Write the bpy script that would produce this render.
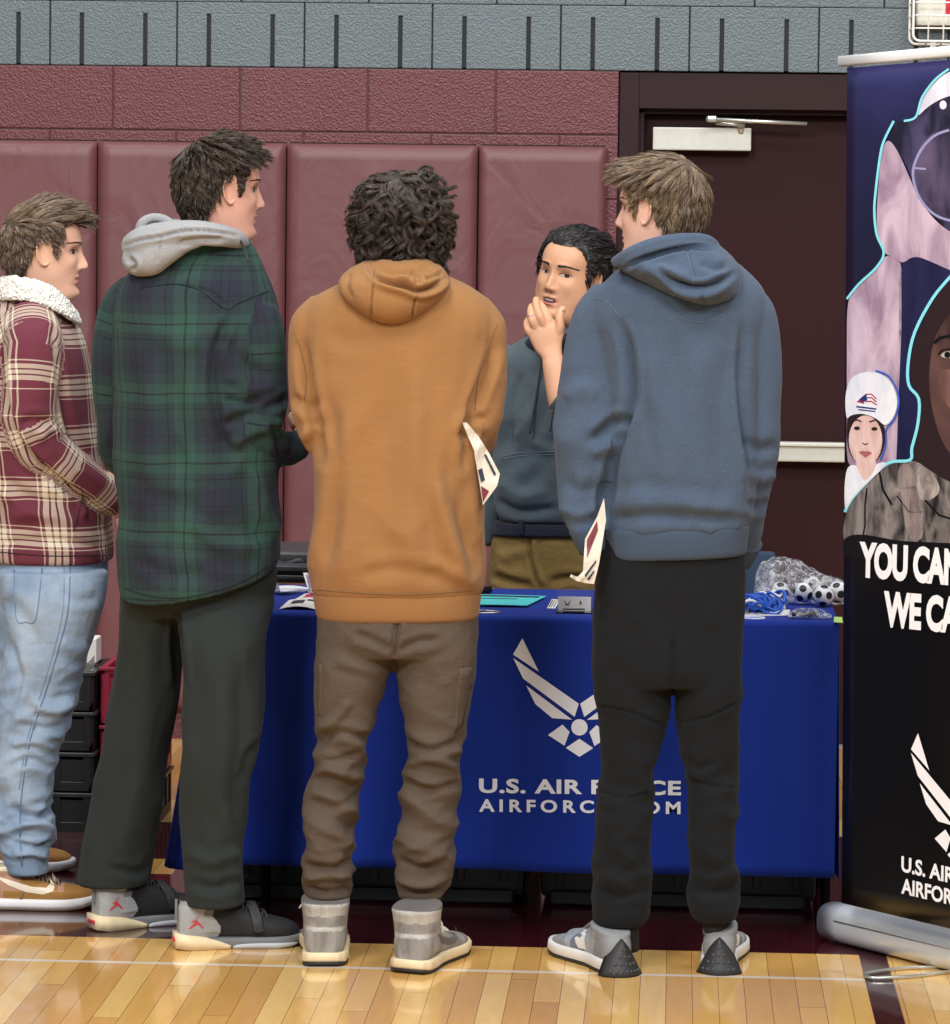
import bpy, bmesh, math, random
import numpy as np
from math import sin, cos, pi, sqrt, radians, atan2, exp
from mathutils import Vector, Matrix, noise
from mathutils.bvhtree import BVHTree

for o in list(bpy.data.objects): bpy.data.objects.remove(o)
SC = bpy.context.scene
COL = SC.collection

# ---------------------------------------------------------------- camera
F = 3700.0; CX = 475.0; CY = 441.0; EYE = 1.69; YAW = .054; PIT = .061; ROL = .0125
fw = Vector((-sin(YAW)*cos(PIT), cos(YAW)*cos(PIT), -sin(PIT)))
r0 = Vector((cos(YAW), sin(YAW), 0)); u0 = r0.cross(fw)
RT = r0*cos(ROL) + u0*sin(ROL); UP = -r0*sin(ROL) + u0*cos(ROL)
cam = bpy.data.cameras.new('camera'); camo = bpy.data.objects.new('camera', cam); COL.objects.link(camo)
cam.sensor_fit = 'HORIZONTAL'; cam.sensor_width = 36; cam.lens = 36*F/950
cam.shift_y = -(512-CY)/950
cam.clip_end = 200
mw = Matrix.Identity(4)
for i in range(3):
    mw[i][0] = RT[i]; mw[i][1] = UP[i]; mw[i][2] = -fw[i]
mw[2][3] = EYE
camo.matrix_world = mw
SC.camera = camo
CAMP = Vector((0, 0, EYE))

# ---------------------------------------------------------------- world, lamps, exposure
W = bpy.data.worlds.new('world'); SC.world = W; W.use_nodes = True
W.node_tree.nodes['Background'].inputs[0].default_value = (.93, .96, 1, 1)
W.node_tree.nodes['Background'].inputs[1].default_value = .36
def area(name, loc, size, power, target, col=(1, .985, .96)):
    l = bpy.data.lights.new(name, 'AREA'); l.energy = power; l.shape = 'RECTANGLE'; l.size = size[0]; l.size_y = size[1]; l.color = col
    o = bpy.data.objects.new(name, l); COL.objects.link(o); o.location = loc
    o.rotation_euler = (Vector(target)-Vector(loc)).to_track_quat('-Z', 'Y').to_euler()
    o['label'] = 'gym ceiling lamp (front pair: added fill)'; return o
area('gym_and_fill_lamp', (-2.5, 3.5, 7.5), (2.4, 2.0), 400, (-.8, 9, 1))
area('gym_and_fill_lamp', (2.8, 5.0, 7.5), (2.4, 2.0), 340, (-.3, 9, 1))
area('gym_and_fill_lamp', (-3.0, 9.6, 7.5), (2.0, 2.0), 190, (-1, 9.4, 0))
area('gym_and_fill_lamp', (1.5, 9.8, 7.5), (2.0, 2.0), 170, (-.5, 9.4, 0))
area('gym_and_fill_lamp', (-3.2, -1.5, 6.6), (2.4, 2.0), 760, (-.8, 9, 1))  # front pair: added fill that brightens upright faces, no known fixture
area('gym_and_fill_lamp', (2.6, -1.5, 6.6), (2.4, 2.0), 700, (-.3, 9, 1))  # second added front fill, lower than the ceiling lamps
SC.view_settings.view_transform = 'Standard'
try: SC.view_settings.look = 'None'
except Exception: pass
SC.view_settings.gamma = 1; SC.view_settings.exposure = -.36
SC.view_settings.use_curve_mapping = False

# ---------------------------------------------------------------- measuring helpers
def ray(x, y): return RT*((x-CX)/F) - UP*((y-CY)/F) + fw
def P(x, y, Y):
    d = ray(x, y); return CAMP + d*(Y/d.y)
def G(x, y, z=0.0):
    d = ray(x, y); return CAMP + d*((z-EYE)/d.z)
RTn, UPn, FWn = np.array(RT), np.array(UP), np.array(fw)
def projn(co):
    q = co-np.array(CAMP); w = q@FWn
    return CX+F*(q@RTn)/w, CY-F*(q@UPn)/w

# ---------------------------------------------------------------- materials
def lin(c):
    return tuple(((v/255)/12.92 if v/255 <= .04045 else ((v/255+.055)/1.055)**2.4) for v in c)
class NT:
    def __init__(s, name):
        s.m = bpy.data.materials.new(name); s.m.use_nodes = True; s.t = s.m.node_tree; s.n = s.t.nodes; s.l = s.t.links
        s.b = s.n['Principled BSDF']
    def node(s, typ, **k):
        n = s.n.new(typ)
        for a, v in k.items(): setattr(n, a, v)
        return n
    def link(s, a, b): s.l.new(a, b)
    def math(s, op, a, b=None, c=None):
        n = s.n.new('ShaderNodeMath'); n.operation = op
        for i, v in enumerate((a, b, c)):
            if v is None: continue
            if isinstance(v, (int, float)): n.inputs[i].default_value = v
            else: s.l.new(v, n.inputs[i])
        return n.outputs[0]
    def mix(s, f, a, b, mode='MIX'):
        n = s.n.new('ShaderNodeMix'); n.data_type = 'RGBA'; n.blend_type = mode
        for i, v in ((0, f), (6, a), (7, b)):
            if isinstance(v, (int, float)): n.inputs[i].default_value = v
            elif isinstance(v, tuple): n.inputs[i].default_value = (*v[:3], 1)
            else: s.l.new(v, n.inputs[i])
        return n.outputs[2]
    def ramp(s, fac, stops, interp='LINEAR'):
        n = s.n.new('ShaderNodeValToRGB'); n.color_ramp.interpolation = interp
        e = n.color_ramp.elements
        while len(e) < len(stops): e.new(.5)
        for i, (p, c) in enumerate(stops):
            e[i].position = p; e[i].color = (*c[:3], 1)
        s.l.new(fac, n.inputs[0]); return n.outputs[0]
    def noise(s, vec, scale, detail=3, rough=.5, dist=0):
        n = s.n.new('ShaderNodeTexNoise'); n.inputs['Scale'].default_value = scale; n.inputs['Detail'].default_value = detail
        n.inputs['Roughness'].default_value = rough; n.inputs['Distortion'].default_value = dist
        if vec is not None: s.l.new(vec, n.inputs['Vector'])
        return n.outputs['Fac']
    def obj(s): return s.n.new('ShaderNodeTexCoord').outputs['Object']
    def uv(s): return s.n.new('ShaderNodeTexCoord').outputs['UV']
    def pos(s): return s.n.new('ShaderNodeNewGeometry').outputs['Position']
    def mapv(s, vec, scale=(1, 1, 1), rot=(0, 0, 0)):
        n = s.n.new('ShaderNodeMapping'); n.inputs['Scale'].default_value = scale; n.inputs['Rotation'].default_value = rot
        s.l.new(vec, n.inputs[0]); return n.outputs[0]
    def bump(s, h, strength=.3, dist=.01, prev=None):
        n = s.n.new('ShaderNodeBump'); n.inputs['Strength'].default_value = strength; n.inputs['Distance'].default_value = dist
        s.l.new(h, n.inputs['Height'])
        if prev is not None: s.l.new(prev, n.inputs['Normal'])
        s.l.new(n.outputs[0], s.b.inputs['Normal']); return n.outputs[0]
    def setc(s, c):
        if isinstance(c, tuple): s.b.inputs['Base Color'].default_value = (*c[:3], 1)
        else: s.l.new(c, s.b.inputs['Base Color'])
    def r(s, rough=.6, metal=0, spec=.5, sheen=0, coat=0):
        s.b.inputs['Roughness'].default_value = rough; s.b.inputs['Metallic'].default_value = metal
        s.b.inputs['Specular IOR Level'].default_value = spec; s.b.inputs['Sheen Weight'].default_value = sheen
        s.b.inputs['Coat Weight'].default_value = coat; return s
def simple(name, rgb, rough=.55, metal=0, spec=.5, var=.08, vs=30, bump=0, bs=200, bd=.002, sheen=0):
    t = NT(name); t.r(rough, metal, spec, sheen)
    c = lin(rgb); o = t.obj()
    if var:
        n = t.noise(o, vs, 4)
        t.setc(t.mix(n, tuple(x*(1-var) for x in c), tuple(min(1, x*(1+var)) for x in c)))
    else: t.setc(c)
    if bump: t.bump(t.noise(o, bs, 3), bump, bd)
    return t.m
def fabric(name, rgb, rough=.9, var=.12, fine=.10, bump=.25, sheen=.25, wr=0, tint=None):
    sheen *= .22; fine *= .6
    """woven cloth: large patches, fine flecks, thread bump, optional soft wrinkle bump"""
    t = NT(name); t.r(rough, 0, .2, sheen); c = lin(rgb); o = t.obj()
    t.b.inputs['Sheen Roughness'].default_value = .6
    a = t.noise(o, 9, 5, .6); f = t.noise(o, 420, 2, .7)
    col = t.mix(a, tuple(x*(1-var) for x in c), tuple(min(1, x*(1+var)) for x in c))
    col = t.mix(t.math('MULTIPLY', t.math('SUBTRACT', f, .35), fine*5), col, tuple(min(1, x*1.5+.01) for x in (tint and lin(tint) or c)))
    t.setc(col)
    b = t.bump(t.noise(o, 500, 2), bump, .0015)
    if wr: t.bump(t.noise(t.mapv(o, (1, 1, 2.2)), 16, 3, .45, .8), wr, .02, b)
    return t.m
MT = {}

# ---------------------------------------------------------------- object helpers
def link(name, me, mats=None, parent=None, smooth=True):
    o = bpy.data.objects.new(name, me); COL.objects.link(o)
    if mats is not None:
        if not isinstance(mats, (list, tuple)): mats = [mats]
        if len(me.materials) == 0:
            for m in mats: me.materials.append(m)
    if smooth: me.polygons.foreach_set('use_smooth', [True]*len(me.polygons))
    if parent is not None:
        o.parent = parent
    return o
def par(o, p):   # parent keeping world placement (vertices are in world space; parents carry a location)
    o.parent = p; o.matrix_parent_inverse = Matrix.Translation(-Vector(p.location)); return o
def thing(name, label, cat, loc=(0, 0, 0), group=None, kind=None):
    o = bpy.data.objects.new(name, None); COL.objects.link(o); o.location = loc; o.empty_display_size = .1
    return tag(o, label, cat, group, kind)
def tag(o, label=None, cat=None, group=None, kind=None):
    if label: o['label'] = label
    if cat: o['category'] = cat
    if group: o['group'] = group
    if kind: o['kind'] = kind
    return o
def mk(name, vf, mats=None, parent=None, smooth=True):
    v, f = vf; me = bpy.data.meshes.new(name); me.from_pydata([tuple(x) for x in v], [], f); me.update()
    o = link(name, me, mats, None, smooth)
    if parent is not None: par(o, parent)
    return o
def join(*vfs):
    V = []; Fc = []
    for v, f in vfs:
        k = len(V); V += list(v); Fc += [tuple(i+k for i in q) for q in f]
    return V, Fc
def box(c, s, rot=None, bev=0.0):
    bm = bmesh.new(); bmesh.ops.create_cube(bm, size=1)
    for v in bm.verts: v.co = Vector((v.co.x*s[0], v.co.y*s[1], v.co.z*s[2]))
    if bev: bmesh.ops.bevel(bm, geom=list(bm.edges), offset=bev, segments=2, affect='EDGES', profile=.6)
    M = Matrix.Translation(Vector(c)) @ (rot.to_4x4() if rot else Matrix.Identity(4))
    v = [M @ x.co for x in bm.verts]; bm.verts.index_update(); f = [tuple(q.index for q in p.verts) for p in bm.faces]; bm.free(); return v, f
def se(c, u, v, e, n):
    out = []
    for i in range(n):
        a = 2*pi*i/n; ca, sa = cos(a), sin(a); k = 2/e
        out.append(c + u*(math.copysign(abs(ca)**k, ca)) + v*(math.copysign(abs(sa)**k, sa)))
    return out
def cr(a, b, c, d, t):
    return .5*((2*b)+(c-a)*t+(2*a-5*b+4*c-d)*t*t+(3*b-a-3*c+d)*t**3)
def tube(ctrl, n=28, sub=5, cap=True, scale=1.0):
    """ctrl: list of (centre, u, v, exponent) lofted smoothly"""
    ctrl = [(Vector(c), Vector(u)*scale, Vector(v)*scale, e) for c, u, v, e in ctrl]
    rings = []
    m = len(ctrl)
    for i in range(m-1):
        a, b, c, d = ctrl[max(i-1, 0)], ctrl[i], ctrl[i+1], ctrl[min(i+2, m-1)]
        for k in range(sub):
            t = k/sub; rings.append([cr(a[j], b[j], c[j], d[j], t) for j in range(4)])
    rings.append(list(ctrl[-1]))
    V = []; Fc = []
    for r in rings: V += se(r[0], r[1], r[2], max(1.2, r[3]), n)
    for i in range(len(rings)-1):
        for j in range(n):
            k = (j+1) % n; Fc.append((i*n+j, i*n+k, (i+1)*n+k, (i+1)*n+j))
    if cap:
        V.append(rings[0][0]); V.append(rings[-1][0]); a = len(V)-2
        for j in range(n):
            k = (j+1) % n; Fc.append((a, k, j)); Fc.append((a+1, (len(rings)-1)*n+j, (len(rings)-1)*n+k))
    return V, Fc
def TR(xl, yl, xr, yr, Y, hd, e=2.4, dz=0.0):
    a = P(xl, yl, Y); b = P(xr, yr, Y); return ((a+b)/2, (b-a)/2, Vector((0, hd, dz)), e)
def LR(x, xr_, y, Y, hd): return TR(x, y, xr_, y, Y, hd)
def limb(pts, e=2.1):
    """pts: (x,y,Y,r_px[,depth ratio])"""
    cs = [P(p[0], p[1], p[2]) for p in pts]; out = []
    for i, p in enumerate(pts):
        t = (cs[min(i+1, len(cs)-1)]-cs[max(i-1, 0)]).normalized()
        u = t.cross(fw)
        if u.length < .15: u = t.cross(UP)
        u.normalize(); v = u.cross(t).normalized(); r = p[3]*p[2]/F
        out.append((cs[i], u*r, v*r*(p[4] if len(p) > 4 else 1.0), e))
    # keep frames consistent
    for i in range(1, len(out)):
        if out[i][1].dot(out[i-1][1]) < 0: out[i] = (out[i][0], -out[i][1], out[i][2], out[i][3])
        if out[i][2].dot(out[i-1][2]) < 0: out[i] = (out[i][0], out[i][1], -out[i][2], out[i][3])
    return out
def wire(pts, r, n=8, closed=False, taper=None):
    """round tube through 3D points"""
    pts = [Vector(p) for p in pts]; m = len(pts); V = []; Fc = []; pu = None
    for i, p in enumerate(pts):
        if closed: t = pts[(i+1) % m]-pts[i-1]
        else: t = pts[min(i+1, m-1)]-pts[max(i-1, 0)]
        t.normalize()
        u = (pu - t*pu.dot(t)) if pu is not None else t.orthogonal()
        if u.length < 1e-6: u = t.orthogonal()
        u.normalize(); pu = u; v = t.cross(u); rr = r*(taper(i/(m-1)) if taper else 1)
        for k in range(n): V.append(p+(u*cos(2*pi*k/n)+v*sin(2*pi*k/n))*rr)
    seg = m if closed else m-1
    for i in range(seg):
        i2 = (i+1) % m
        for k in range(n):
            k2 = (k+1) % n; Fc.append((i*n+k, i*n+k2, i2*n+k2, i2*n+k))
    if not closed:
        Fc.append(tuple(range(n-1, -1, -1))); Fc.append(tuple((m-1)*n+k for k in range(n)))
    return V, Fc
def spline(pts, k=6):
    pts = [Vector(p) for p in pts]; out = []; m = len(pts)
    for i in range(m-1):
        for j in range(k): out.append(cr(pts[max(i-1, 0)], pts[i], pts[i+1], pts[min(i+2, m-1)], j/k))
    out.append(pts[-1]); return out
def ncalc(me):
    n = len(me.vertices); co = np.empty(n*3); me.vertices.foreach_get('co', co); no = np.empty(n*3)
    me.vertex_normals.foreach_get('vector', no)
    return co.reshape(-1, 3), no.reshape(-1, 3)
def remesh(vf, voxel, smooth=3, mats=None):
    me = bpy.data.meshes.new('t'); me.from_pydata([tuple(x) for x in vf[0]], [], vf[1]); me.update()
    bm = bmesh.new(); bm.from_mesh(me); bmesh.ops.recalc_face_normals(bm, faces=bm.faces); bm.to_mesh(me); bm.free()
    o = bpy.data.objects.new('t', me); COL.objects.link(o)
    m = o.modifiers.new('r', 'REMESH'); m.mode = 'VOXEL'; m.voxel_size = voxel
    if smooth:
        s = o.modifiers.new('s', 'SMOOTH'); s.iterations = smooth; s.factor = .5
    dg = bpy.context.evaluated_depsgraph_get(); me2 = bpy.data.meshes.new_from_object(o.evaluated_get(dg))
    bpy.data.objects.remove(o); bpy.data.meshes.remove(me); me2.materials.clear(); return me2
def strokes_disp(co, no, strokes):
    """push cloth in/out along drawn creases on the side the camera sees. stroke=(pts, width_px, depth_m)"""
    x, y = projn(co); face = -(no@FWn); w8 = np.clip(face*2.5, 0, 1); d = np.zeros(len(co))
    for pts, w, dep in strokes:
        pts = spline([(a, b, 0) for a, b in pts], 5) if len(pts) > 2 else [Vector((a, b, 0)) for a, b in pts]
        best = np.full(len(co), 1e9); tt = np.zeros(len(co)); m = len(pts)-1
        x0 = min(p.x for p in pts)-3*w; x1 = max(p.x for p in pts)+3*w; y0 = min(p.y for p in pts)-3*w; y1 = max(p.y for p in pts)+3*w
        idx = np.where((x > x0) & (x < x1) & (y > y0) & (y < y1))[0]
        if len(idx) == 0: continue
        X, Yy = x[idx], y[idx]; b = best[idx]; t_ = tt[idx]
        for i in range(m):
            ax, ay = pts[i].x, pts[i].y; bx, by = pts[i+1].x-ax, pts[i+1].y-ay; L = bx*bx+by*by+1e-9
            t = np.clip(((X-ax)*bx+(Yy-ay)*by)/L, 0, 1); q = np.hypot(X-ax-t*bx, Yy-ay-t*by)
            u = q < b; b = np.where(u, q, b); t_ = np.where(u, (i+t)/m, t_)
        fade = np.clip(np.minimum(t_, 1-t_)*5+.15, 0, 1)
        d[idx] += dep*np.exp(-(b/w)**2)*fade
        d[idx] -= .35*dep*np.exp(-((b-2.0*w)/w)**2)*fade
    return d*w8*1.4
def wrinkle(co, wins):
    """window=(z0,z1,amp,kx,kz,tilt,seed): cloth folds from stretched ridged noise"""
    d = np.zeros(len(co))
    for z0, z1, amp, kx, kz, tilt, sd in wins:
        m = np.where((co[:, 2] > z0) & (co[:, 2] < z1))[0]; h = (z1-z0)/2
        for i in m:
            x, y, z = co[i]
            w = min(1, min(z-z0, z1-z)/(h*.45))
            q = noise.noise(Vector((x*kx+sd*7.3, y*kx, (z+tilt*x+.3*tilt*y)*kz+sd)))
            q2 = noise.noise(Vector((x*kx*1.9+sd, y*kx*1.9+3, (z-tilt*.8*x)*kz*1.7)))
            d[i] += amp*w*((.5-abs(q)*2.4)+.45*(.4-abs(q2)*2.4))
    return d
def garment(name, tubes, mat, parent, voxel=.006, smooth=4, strokes=(), wins=(), uvf=None, post=None):
    me = remesh(join(*tubes), voxel, smooth)
    co, no = ncalc(me); d = np.zeros(len(co))
    if wins: d += wrinkle(co, wins)
    if strokes: d += strokes_disp(co, no, strokes)
    co2 = co+no*d[:, None]
    if post: co2 = post(co2, no)
    me.vertices.foreach_set('co', co2.ravel()); me.update()
    if uvf:
        uv = uvf(co); lay = me.uv_layers.new(name='UVMap'); li = np.empty(len(me.loops), dtype=np.int32)
        me.loops.foreach_get('vertex_index', li); lay.data.foreach_set('uv', uv[li].ravel())
    o = link(name, me, mat)
    if parent is not None: par(o, parent)
    return o
def bvh_of(o):
    me = o.data; return BVHTree.FromPolygons([v.co.copy() for v in me.vertices], [tuple(p.vertices) for p in me.polygons])
def fill(poly, k=1):
    """triangulated polygon (2D list) -> verts2d, faces"""
    bm = bmesh.new(); vs = [bm.verts.new((p[0], p[1], 0)) for p in poly]
    es = [bm.edges.new((vs[i], vs[(i+1) % len(vs)])) for i in range(len(vs))]
    bmesh.ops.triangle_fill(bm, edges=es, use_beauty=True)
    for _ in range(k):
        bmesh.ops.subdivide_edges(bm, edges=[e for e in bm.edges], cuts=1, use_grid_fill=True)
        bmesh.ops.triangulate(bm, faces=bm.faces)
    bm.verts.index_update(); v = [(q.co.x, q.co.y) for q in bm.verts]; f = [tuple(a.index for a in q.verts) for q in bm.faces]; bm.free(); return v, f
def on_plane(poly, org, nrm, off, toward=None, k=0, back=.0008):
    """pixel polygon laid on a plane (thin solid)"""
    v, f = fill(poly, k); V = []
    for x, y in v:
        d = ray(x, y); t = (org-CAMP).dot(nrm)/d.dot(nrm); V.append(CAMP+d*t+nrm*off)
    return fixn(V, f, nrm)
def fixn(V, f, nrm):
    out = []
    for q in f:
        n = (V[q[1]]-V[q[0]]).cross(V[q[2]]-V[q[0]]); out.append(q if n.dot(nrm) > 0 else q[::-1])
    return V, out
def text_vf(s, off=0.0, spc=1.0):
    cu = bpy.data.curves.new('t', 'FONT'); cu.body = s; cu.size = 1; cu.offset = off; cu.space_character = spc; cu.resolution_u = 4
    o = bpy.data.objects.new('t', cu); COL.objects.link(o); dg = bpy.context.evaluated_depsgraph_get()
    me = bpy.data.meshes.new_from_object(o.evaluated_get(dg)); v = [(q.co.x, q.co.y) for q in me.vertices]; f = [tuple(p.vertices) for p in me.polygons]
    bpy.data.objects.remove(o); bpy.data.meshes.remove(me)
    x0 = min(q[0] for q in v); x1 = max(q[0] for q in v); y0 = min(q[1] for q in v); y1 = max(q[1] for q in v)
    return [((a-x0)/(x1-x0), (b-y0)/(y1-y0)) for a, b in v], f
def text_quad(s, tl, tr, bl, off=0.0, spc=1.0):
    """text filling the parallelogram given by three corner points (3D)"""
    v, f = text_vf(s, off, spc); tl, tr, bl = Vector(tl), Vector(tr), Vector(bl)
    V = [bl+(tr-tl)*a+(tl-bl)*b for a, b in v]; n = (tr-tl).cross(tl-bl).normalized()
    return fixn(V, f, n)
def arcpts(c, r, a0, a1, n): return [(c[0]+r*cos(a0+(a1-a0)*i/n), c[1]+r*sin(a0+(a1-a0)*i/n)) for i in range(n+1)]
def strip(pts, w):
    """2D polyline thickened to quads"""
    V = []; Fc = []; m = len(pts)
    for i in range(m):
        a = pts[max(i-1, 0)]; b = pts[min(i+1, m-1)]; dx, dy = b[0]-a[0], b[1]-a[1]; L = math.hypot(dx, dy) or 1
        V += [(pts[i][0]-dy/L*w/2, pts[i][1]+dx/L*w/2), (pts[i][0]+dy/L*w/2, pts[i][1]-dx/L*w/2)]
    return V[0::2]+V[1::2][::-1]
# ================================================================ SETTING
WALLY = 11.8; FACE = 11.74
# floor ----------------------------------------------------------
t = NT('court_floor'); t.r(.16, 0, .5); p = t.pos()
sx = t.node('ShaderNodeSeparateXYZ'); t.link(p, sx.inputs[0]); X, Y = sx.outputs[0], sx.outputs[1]
pw = .0572
row = t.math('FLOOR', t.math('DIVIDE', X, pw)); fx = t.math('FRACT', t.math('DIVIDE', X, pw))
wn = t.node('ShaderNodeTexWhiteNoise', noise_dimensions='1D'); t.link(row, wn.inputs['W'])
yy = t.math('ADD', t.math('DIVIDE', Y, 1.1), t.math('MULTIPLY', wn.outputs[0], 7.0))
seg = t.math('FLOOR', yy); fy = t.math('FRACT', yy)
cv = t.node('ShaderNodeCombineXYZ'); t.link(row, cv.inputs[0]); t.link(seg, cv.inputs[1])
w2 = t.node('ShaderNodeTexWhiteNoise', noise_dimensions='2D'); t.link(cv.outputs[0], w2.inputs['Vector'])
base = t.ramp(w2.outputs[0], [(0, lin((204, 154, 84))), (.35, lin((222, 174, 98))), (.7, lin((236, 192, 114))), (1, lin((244, 208, 136)))])
off = t.node('ShaderNodeVectorMath', operation='ADD'); t.link(p, off.inputs[0])
sc = t.node('ShaderNodeVectorMath', operation='SCALE'); t.link(w2.outputs[1], sc.inputs[0]); sc.inputs['Scale'].default_value = 5; t.link(sc.outputs[0], off.inputs[1])
g = t.noise(t.mapv(off.outputs[0], (26, 3.2, 1)), 1.0, 5, .6, 1.2)
base = t.mix(t.math('MULTIPLY', g, .55), base, lin((178, 124, 66)))
g2 = t.noise(t.mapv(off.outputs[0], (60, 16, 1)), 1.0, 4, .7, 2.0)
knot = t.math('MULTIPLY', t.math('GREATER_THAN', g2, .735), .55)
base = t.mix(knot, base, lin((120, 62, 30)))
edge = t.math('MAXIMUM', t.math('GREATER_THAN', t.math('ABSOLUTE', t.math('SUBTRACT', fx, .5)), .485), t.math('GREATER_THAN', t.math('ABSOLUTE', t.math('SUBTRACT', fy, .5)), .4985))
base = t.mix(t.math('MULTIPLY', edge, .62), base, lin((70, 38, 20)))
def between(v, a, b): return t.math('MULTIPLY', t.math('GREATER_THAN', v, a), t.math('LESS_THAN', v, b))
m1 = between(Y, 8.472, 10.11)
m2 = t.math('MULTIPLY', between(X, .442, .505), t.math('LESS_THAN', Y, 9))
mar = t.math('MAXIMUM', m1, m2)
# painted letter gaps in the apron where the bare maple shows
for cx, cy, hx, hy in ((-1.32, 9.42, .055, .11), (-1.66, 9.52, .05, .06), (-1.93, 9.52, .08, .09)):
    q = t.math('MULTIPLY', t.math('LESS_THAN', t.math('ABSOLUTE', t.math('SUBTRACT', X, cx)), hx), t.math('LESS_THAN', t.math('ABSOLUTE', t.math('SUBTRACT', Y, cy)), hy))
    mar = t.math('SUBTRACT', mar, q)
mcol = t.mix(g, lin((62, 18, 27)), lin((50, 14, 21)))
col = t.mix(mar, base, mcol)
wl = t.math('MULTIPLY', between(Y, 8.182, 8.204), t.math('LESS_THAN', X, .442))
col = t.mix(t.math('MULTIPLY', wl, .75), col, lin((226, 222, 214)))
t.setc(col)
rr = t.noise(t.mapv(p, (3, 3, 1)), 2.0, 4, .6)
t.link(t.math('ADD', t.math('MULTIPLY', rr, .14), .06), t.b.inputs['Roughness'])
t.b.inputs['Coat Weight'].default_value = .5; t.b.inputs['Coat Roughness'].default_value = .05
hb = t.math('ADD', t.math('MULTIPLY', edge, -1.0), t.math('MULTIPLY', t.noise(t.mapv(p, (4, 1.5, 1)), 2.5, 2), 1.6))
t.bump(hb, .10, .004)
MT['floor'] = t.m
fl = mk('floor', ([(-6, -1, 0), (6, -1, 0), (6, WALLY+.6, 0), (-6, WALLY+.6, 0)], [(0, 1, 2, 3)]), MT['floor'], smooth=False); tag(fl, kind='structure')
# block wall ------------------------------------------------------
def blockmat(name, rgb, sc=150):
    t = NT(name); t.r(.42, 0, .5); o = t.obj(); c = lin(rgb)
    n = t.noise(o, 5, 3); t.setc(t.mix(n, tuple(x*.9 for x in c), tuple(x*1.08 for x in c)))
    b = t.noise(o, sc, 3, .6); v = t.node('ShaderNodeTexVoronoi'); v.inputs['Scale'].default_value = sc*.9; t.link(o, v.inputs['Vector'])
    t.bump(t.math('ADD', b, t.math('MULTIPLY', v.outputs['Distance'], .7)), .55, .004); return t.m
MT['bm'] = blockmat('painted_block_maroon', (92, 40, 47)); MT['bg'] = blockmat('painted_block_grey', (90, 101, 107)); MT['mor'] = simple('slot_dark', (30, 32, 36), .8)
MT['joint_m'] = simple('joint_maroon', (70, 30, 36), .5); MT['joint_g'] = simple('joint_grey', (76, 86, 91), .5)
V = []; Fc = []; MI = []
def addb(v, f, mi):
    k = len(V); V.extend(v)
    for q in f: Fc.append(tuple(i+k for i in q)); MI.append(mi)
BW = .4064; BH = .2032; Z0 = 2.150
XJ = P(113, 100, FACE).x           # a head joint of the first maroon course
dopen = (-.192, 1.25, 2.146)       # door opening x0, x1, top
for rI in range(-11, 4):           # courses; row 0 = acoustic grey course above the maroon
    z0 = Z0+rI*BH; z1 = z0+BH; mi = 1 if rI >= 0 else 0
    offx = XJ if rI % 2 else XJ-BW/2
    for k in range(-11, 14):
        x0 = offx+k*BW; x1 = x0+BW
        if x1 < -5 or x0 > 5: continue
        spans = [(x0, x1)]
        if rI < 0:
            if x0 < dopen[0] < x1: spans = [(x0, dopen[0])]
            elif x0 >= dopen[0] and x1 <= dopen[1]: continue
            elif x0 < dopen[1] < x1: spans = [(dopen[1], x1)]
            if spans[0][1]-spans[0][0] < .02: continue
        for a, b in spans:
            g_ = .0022
            if rI == 0 or rI == 2:
                # two slots per block
                sw = .0065; s1 = a+BW*.25; s2 = a+BW*.75; zb = z0+.004; zt = z1-.034
                for q0, q1 in ((a+g_, s1-sw), (s1+sw, s2-sw), (s2+sw, b-g_)):
                    addb(*box(((q0+q1)/2, FACE+.06, (z0+zt)/2), (q1-q0, .12, zt-z0-g_), None, .003), mi)
                addb(*box(((a+b)/2, FACE+.0605, (zt+z1)/2-.001), (b-a-2*g_, .1195, z1-zt-g_+.006), None, .003), mi)
            else:
                addb(*box(((a+b)/2, FACE+.06, (z0+z1)/2), (b-a-2*g_, .12, BH-2*g_), None, .0035), mi)
addb(*box(((-5+dopen[0])/2, FACE+.065, Z0/2), (5+dopen[0]-.004, .12, Z0), None), 3)
addb(*box((0, FACE+.067, Z0+BH*2), (10, .12, BH*4-.01), None), 4)
for i, (v, f) in enumerate([box((0, FACE+.14, Z0+BH*.5), (10, .05, BH*4))]): addb(v, f, 2)
# carve the joint filler away from slots: put filler behind slots only
me = bpy.data.meshes.new('wall_back'); me.from_pydata([tuple(v) for v in V], [], Fc); me.polygons.foreach_set('material_index', MI); me.update()
for m in (MT['bm'], MT['bg'], MT['mor'], MT['joint_m'], MT['mor']): me.materials.append(m)
wb = link('wall_back', me, None, None, False); tag(wb, kind='structure')
# door, frame ------------------------------------------------------
MT['frame'] = simple('door_frame_paint', (40, 20, 22), .5, spec=.2, var=.05); MT['door'] = simple('door_paint', (44, 18, 21), .6, spec=.15, var=.05, bump=.05)
fy = FACE+.03
jx = P(638, 200, fy).x; hz = P(700, 109, fy).z
fr = join(box(((dopen[0]+jx)/2, fy+.05, dopen[2]/2), (jx-dopen[0], .14, dopen[2]), None, .004),
          box(((jx+dopen[1])/2, fy+.05, (dopen[2]+hz)/2), (dopen[1]-jx+.001, .139, dopen[2]-hz), None, .001),
          box((dopen[1]-.03, fy+.05, dopen[2]/2), (.06, .14, dopen[2]), None, .004),
          box((jx+.006, fy+.07, hz/2), (.02, .10, hz), None, .003), box(((jx+dopen[1])/2, fy+.07, hz-.006), (dopen[1]-jx, .10, .02), None, .003))
fro = mk('trim_1', fr, MT['frame'], smooth=False); tag(fro, kind='structure')
lx0 = P(643, 200, fy+.05).x; lz = P(700, 116, fy+.05).z
dr = thing('door_1', None, None, (0, fy+.09, 0)); tag(dr, kind='structure')
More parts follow.
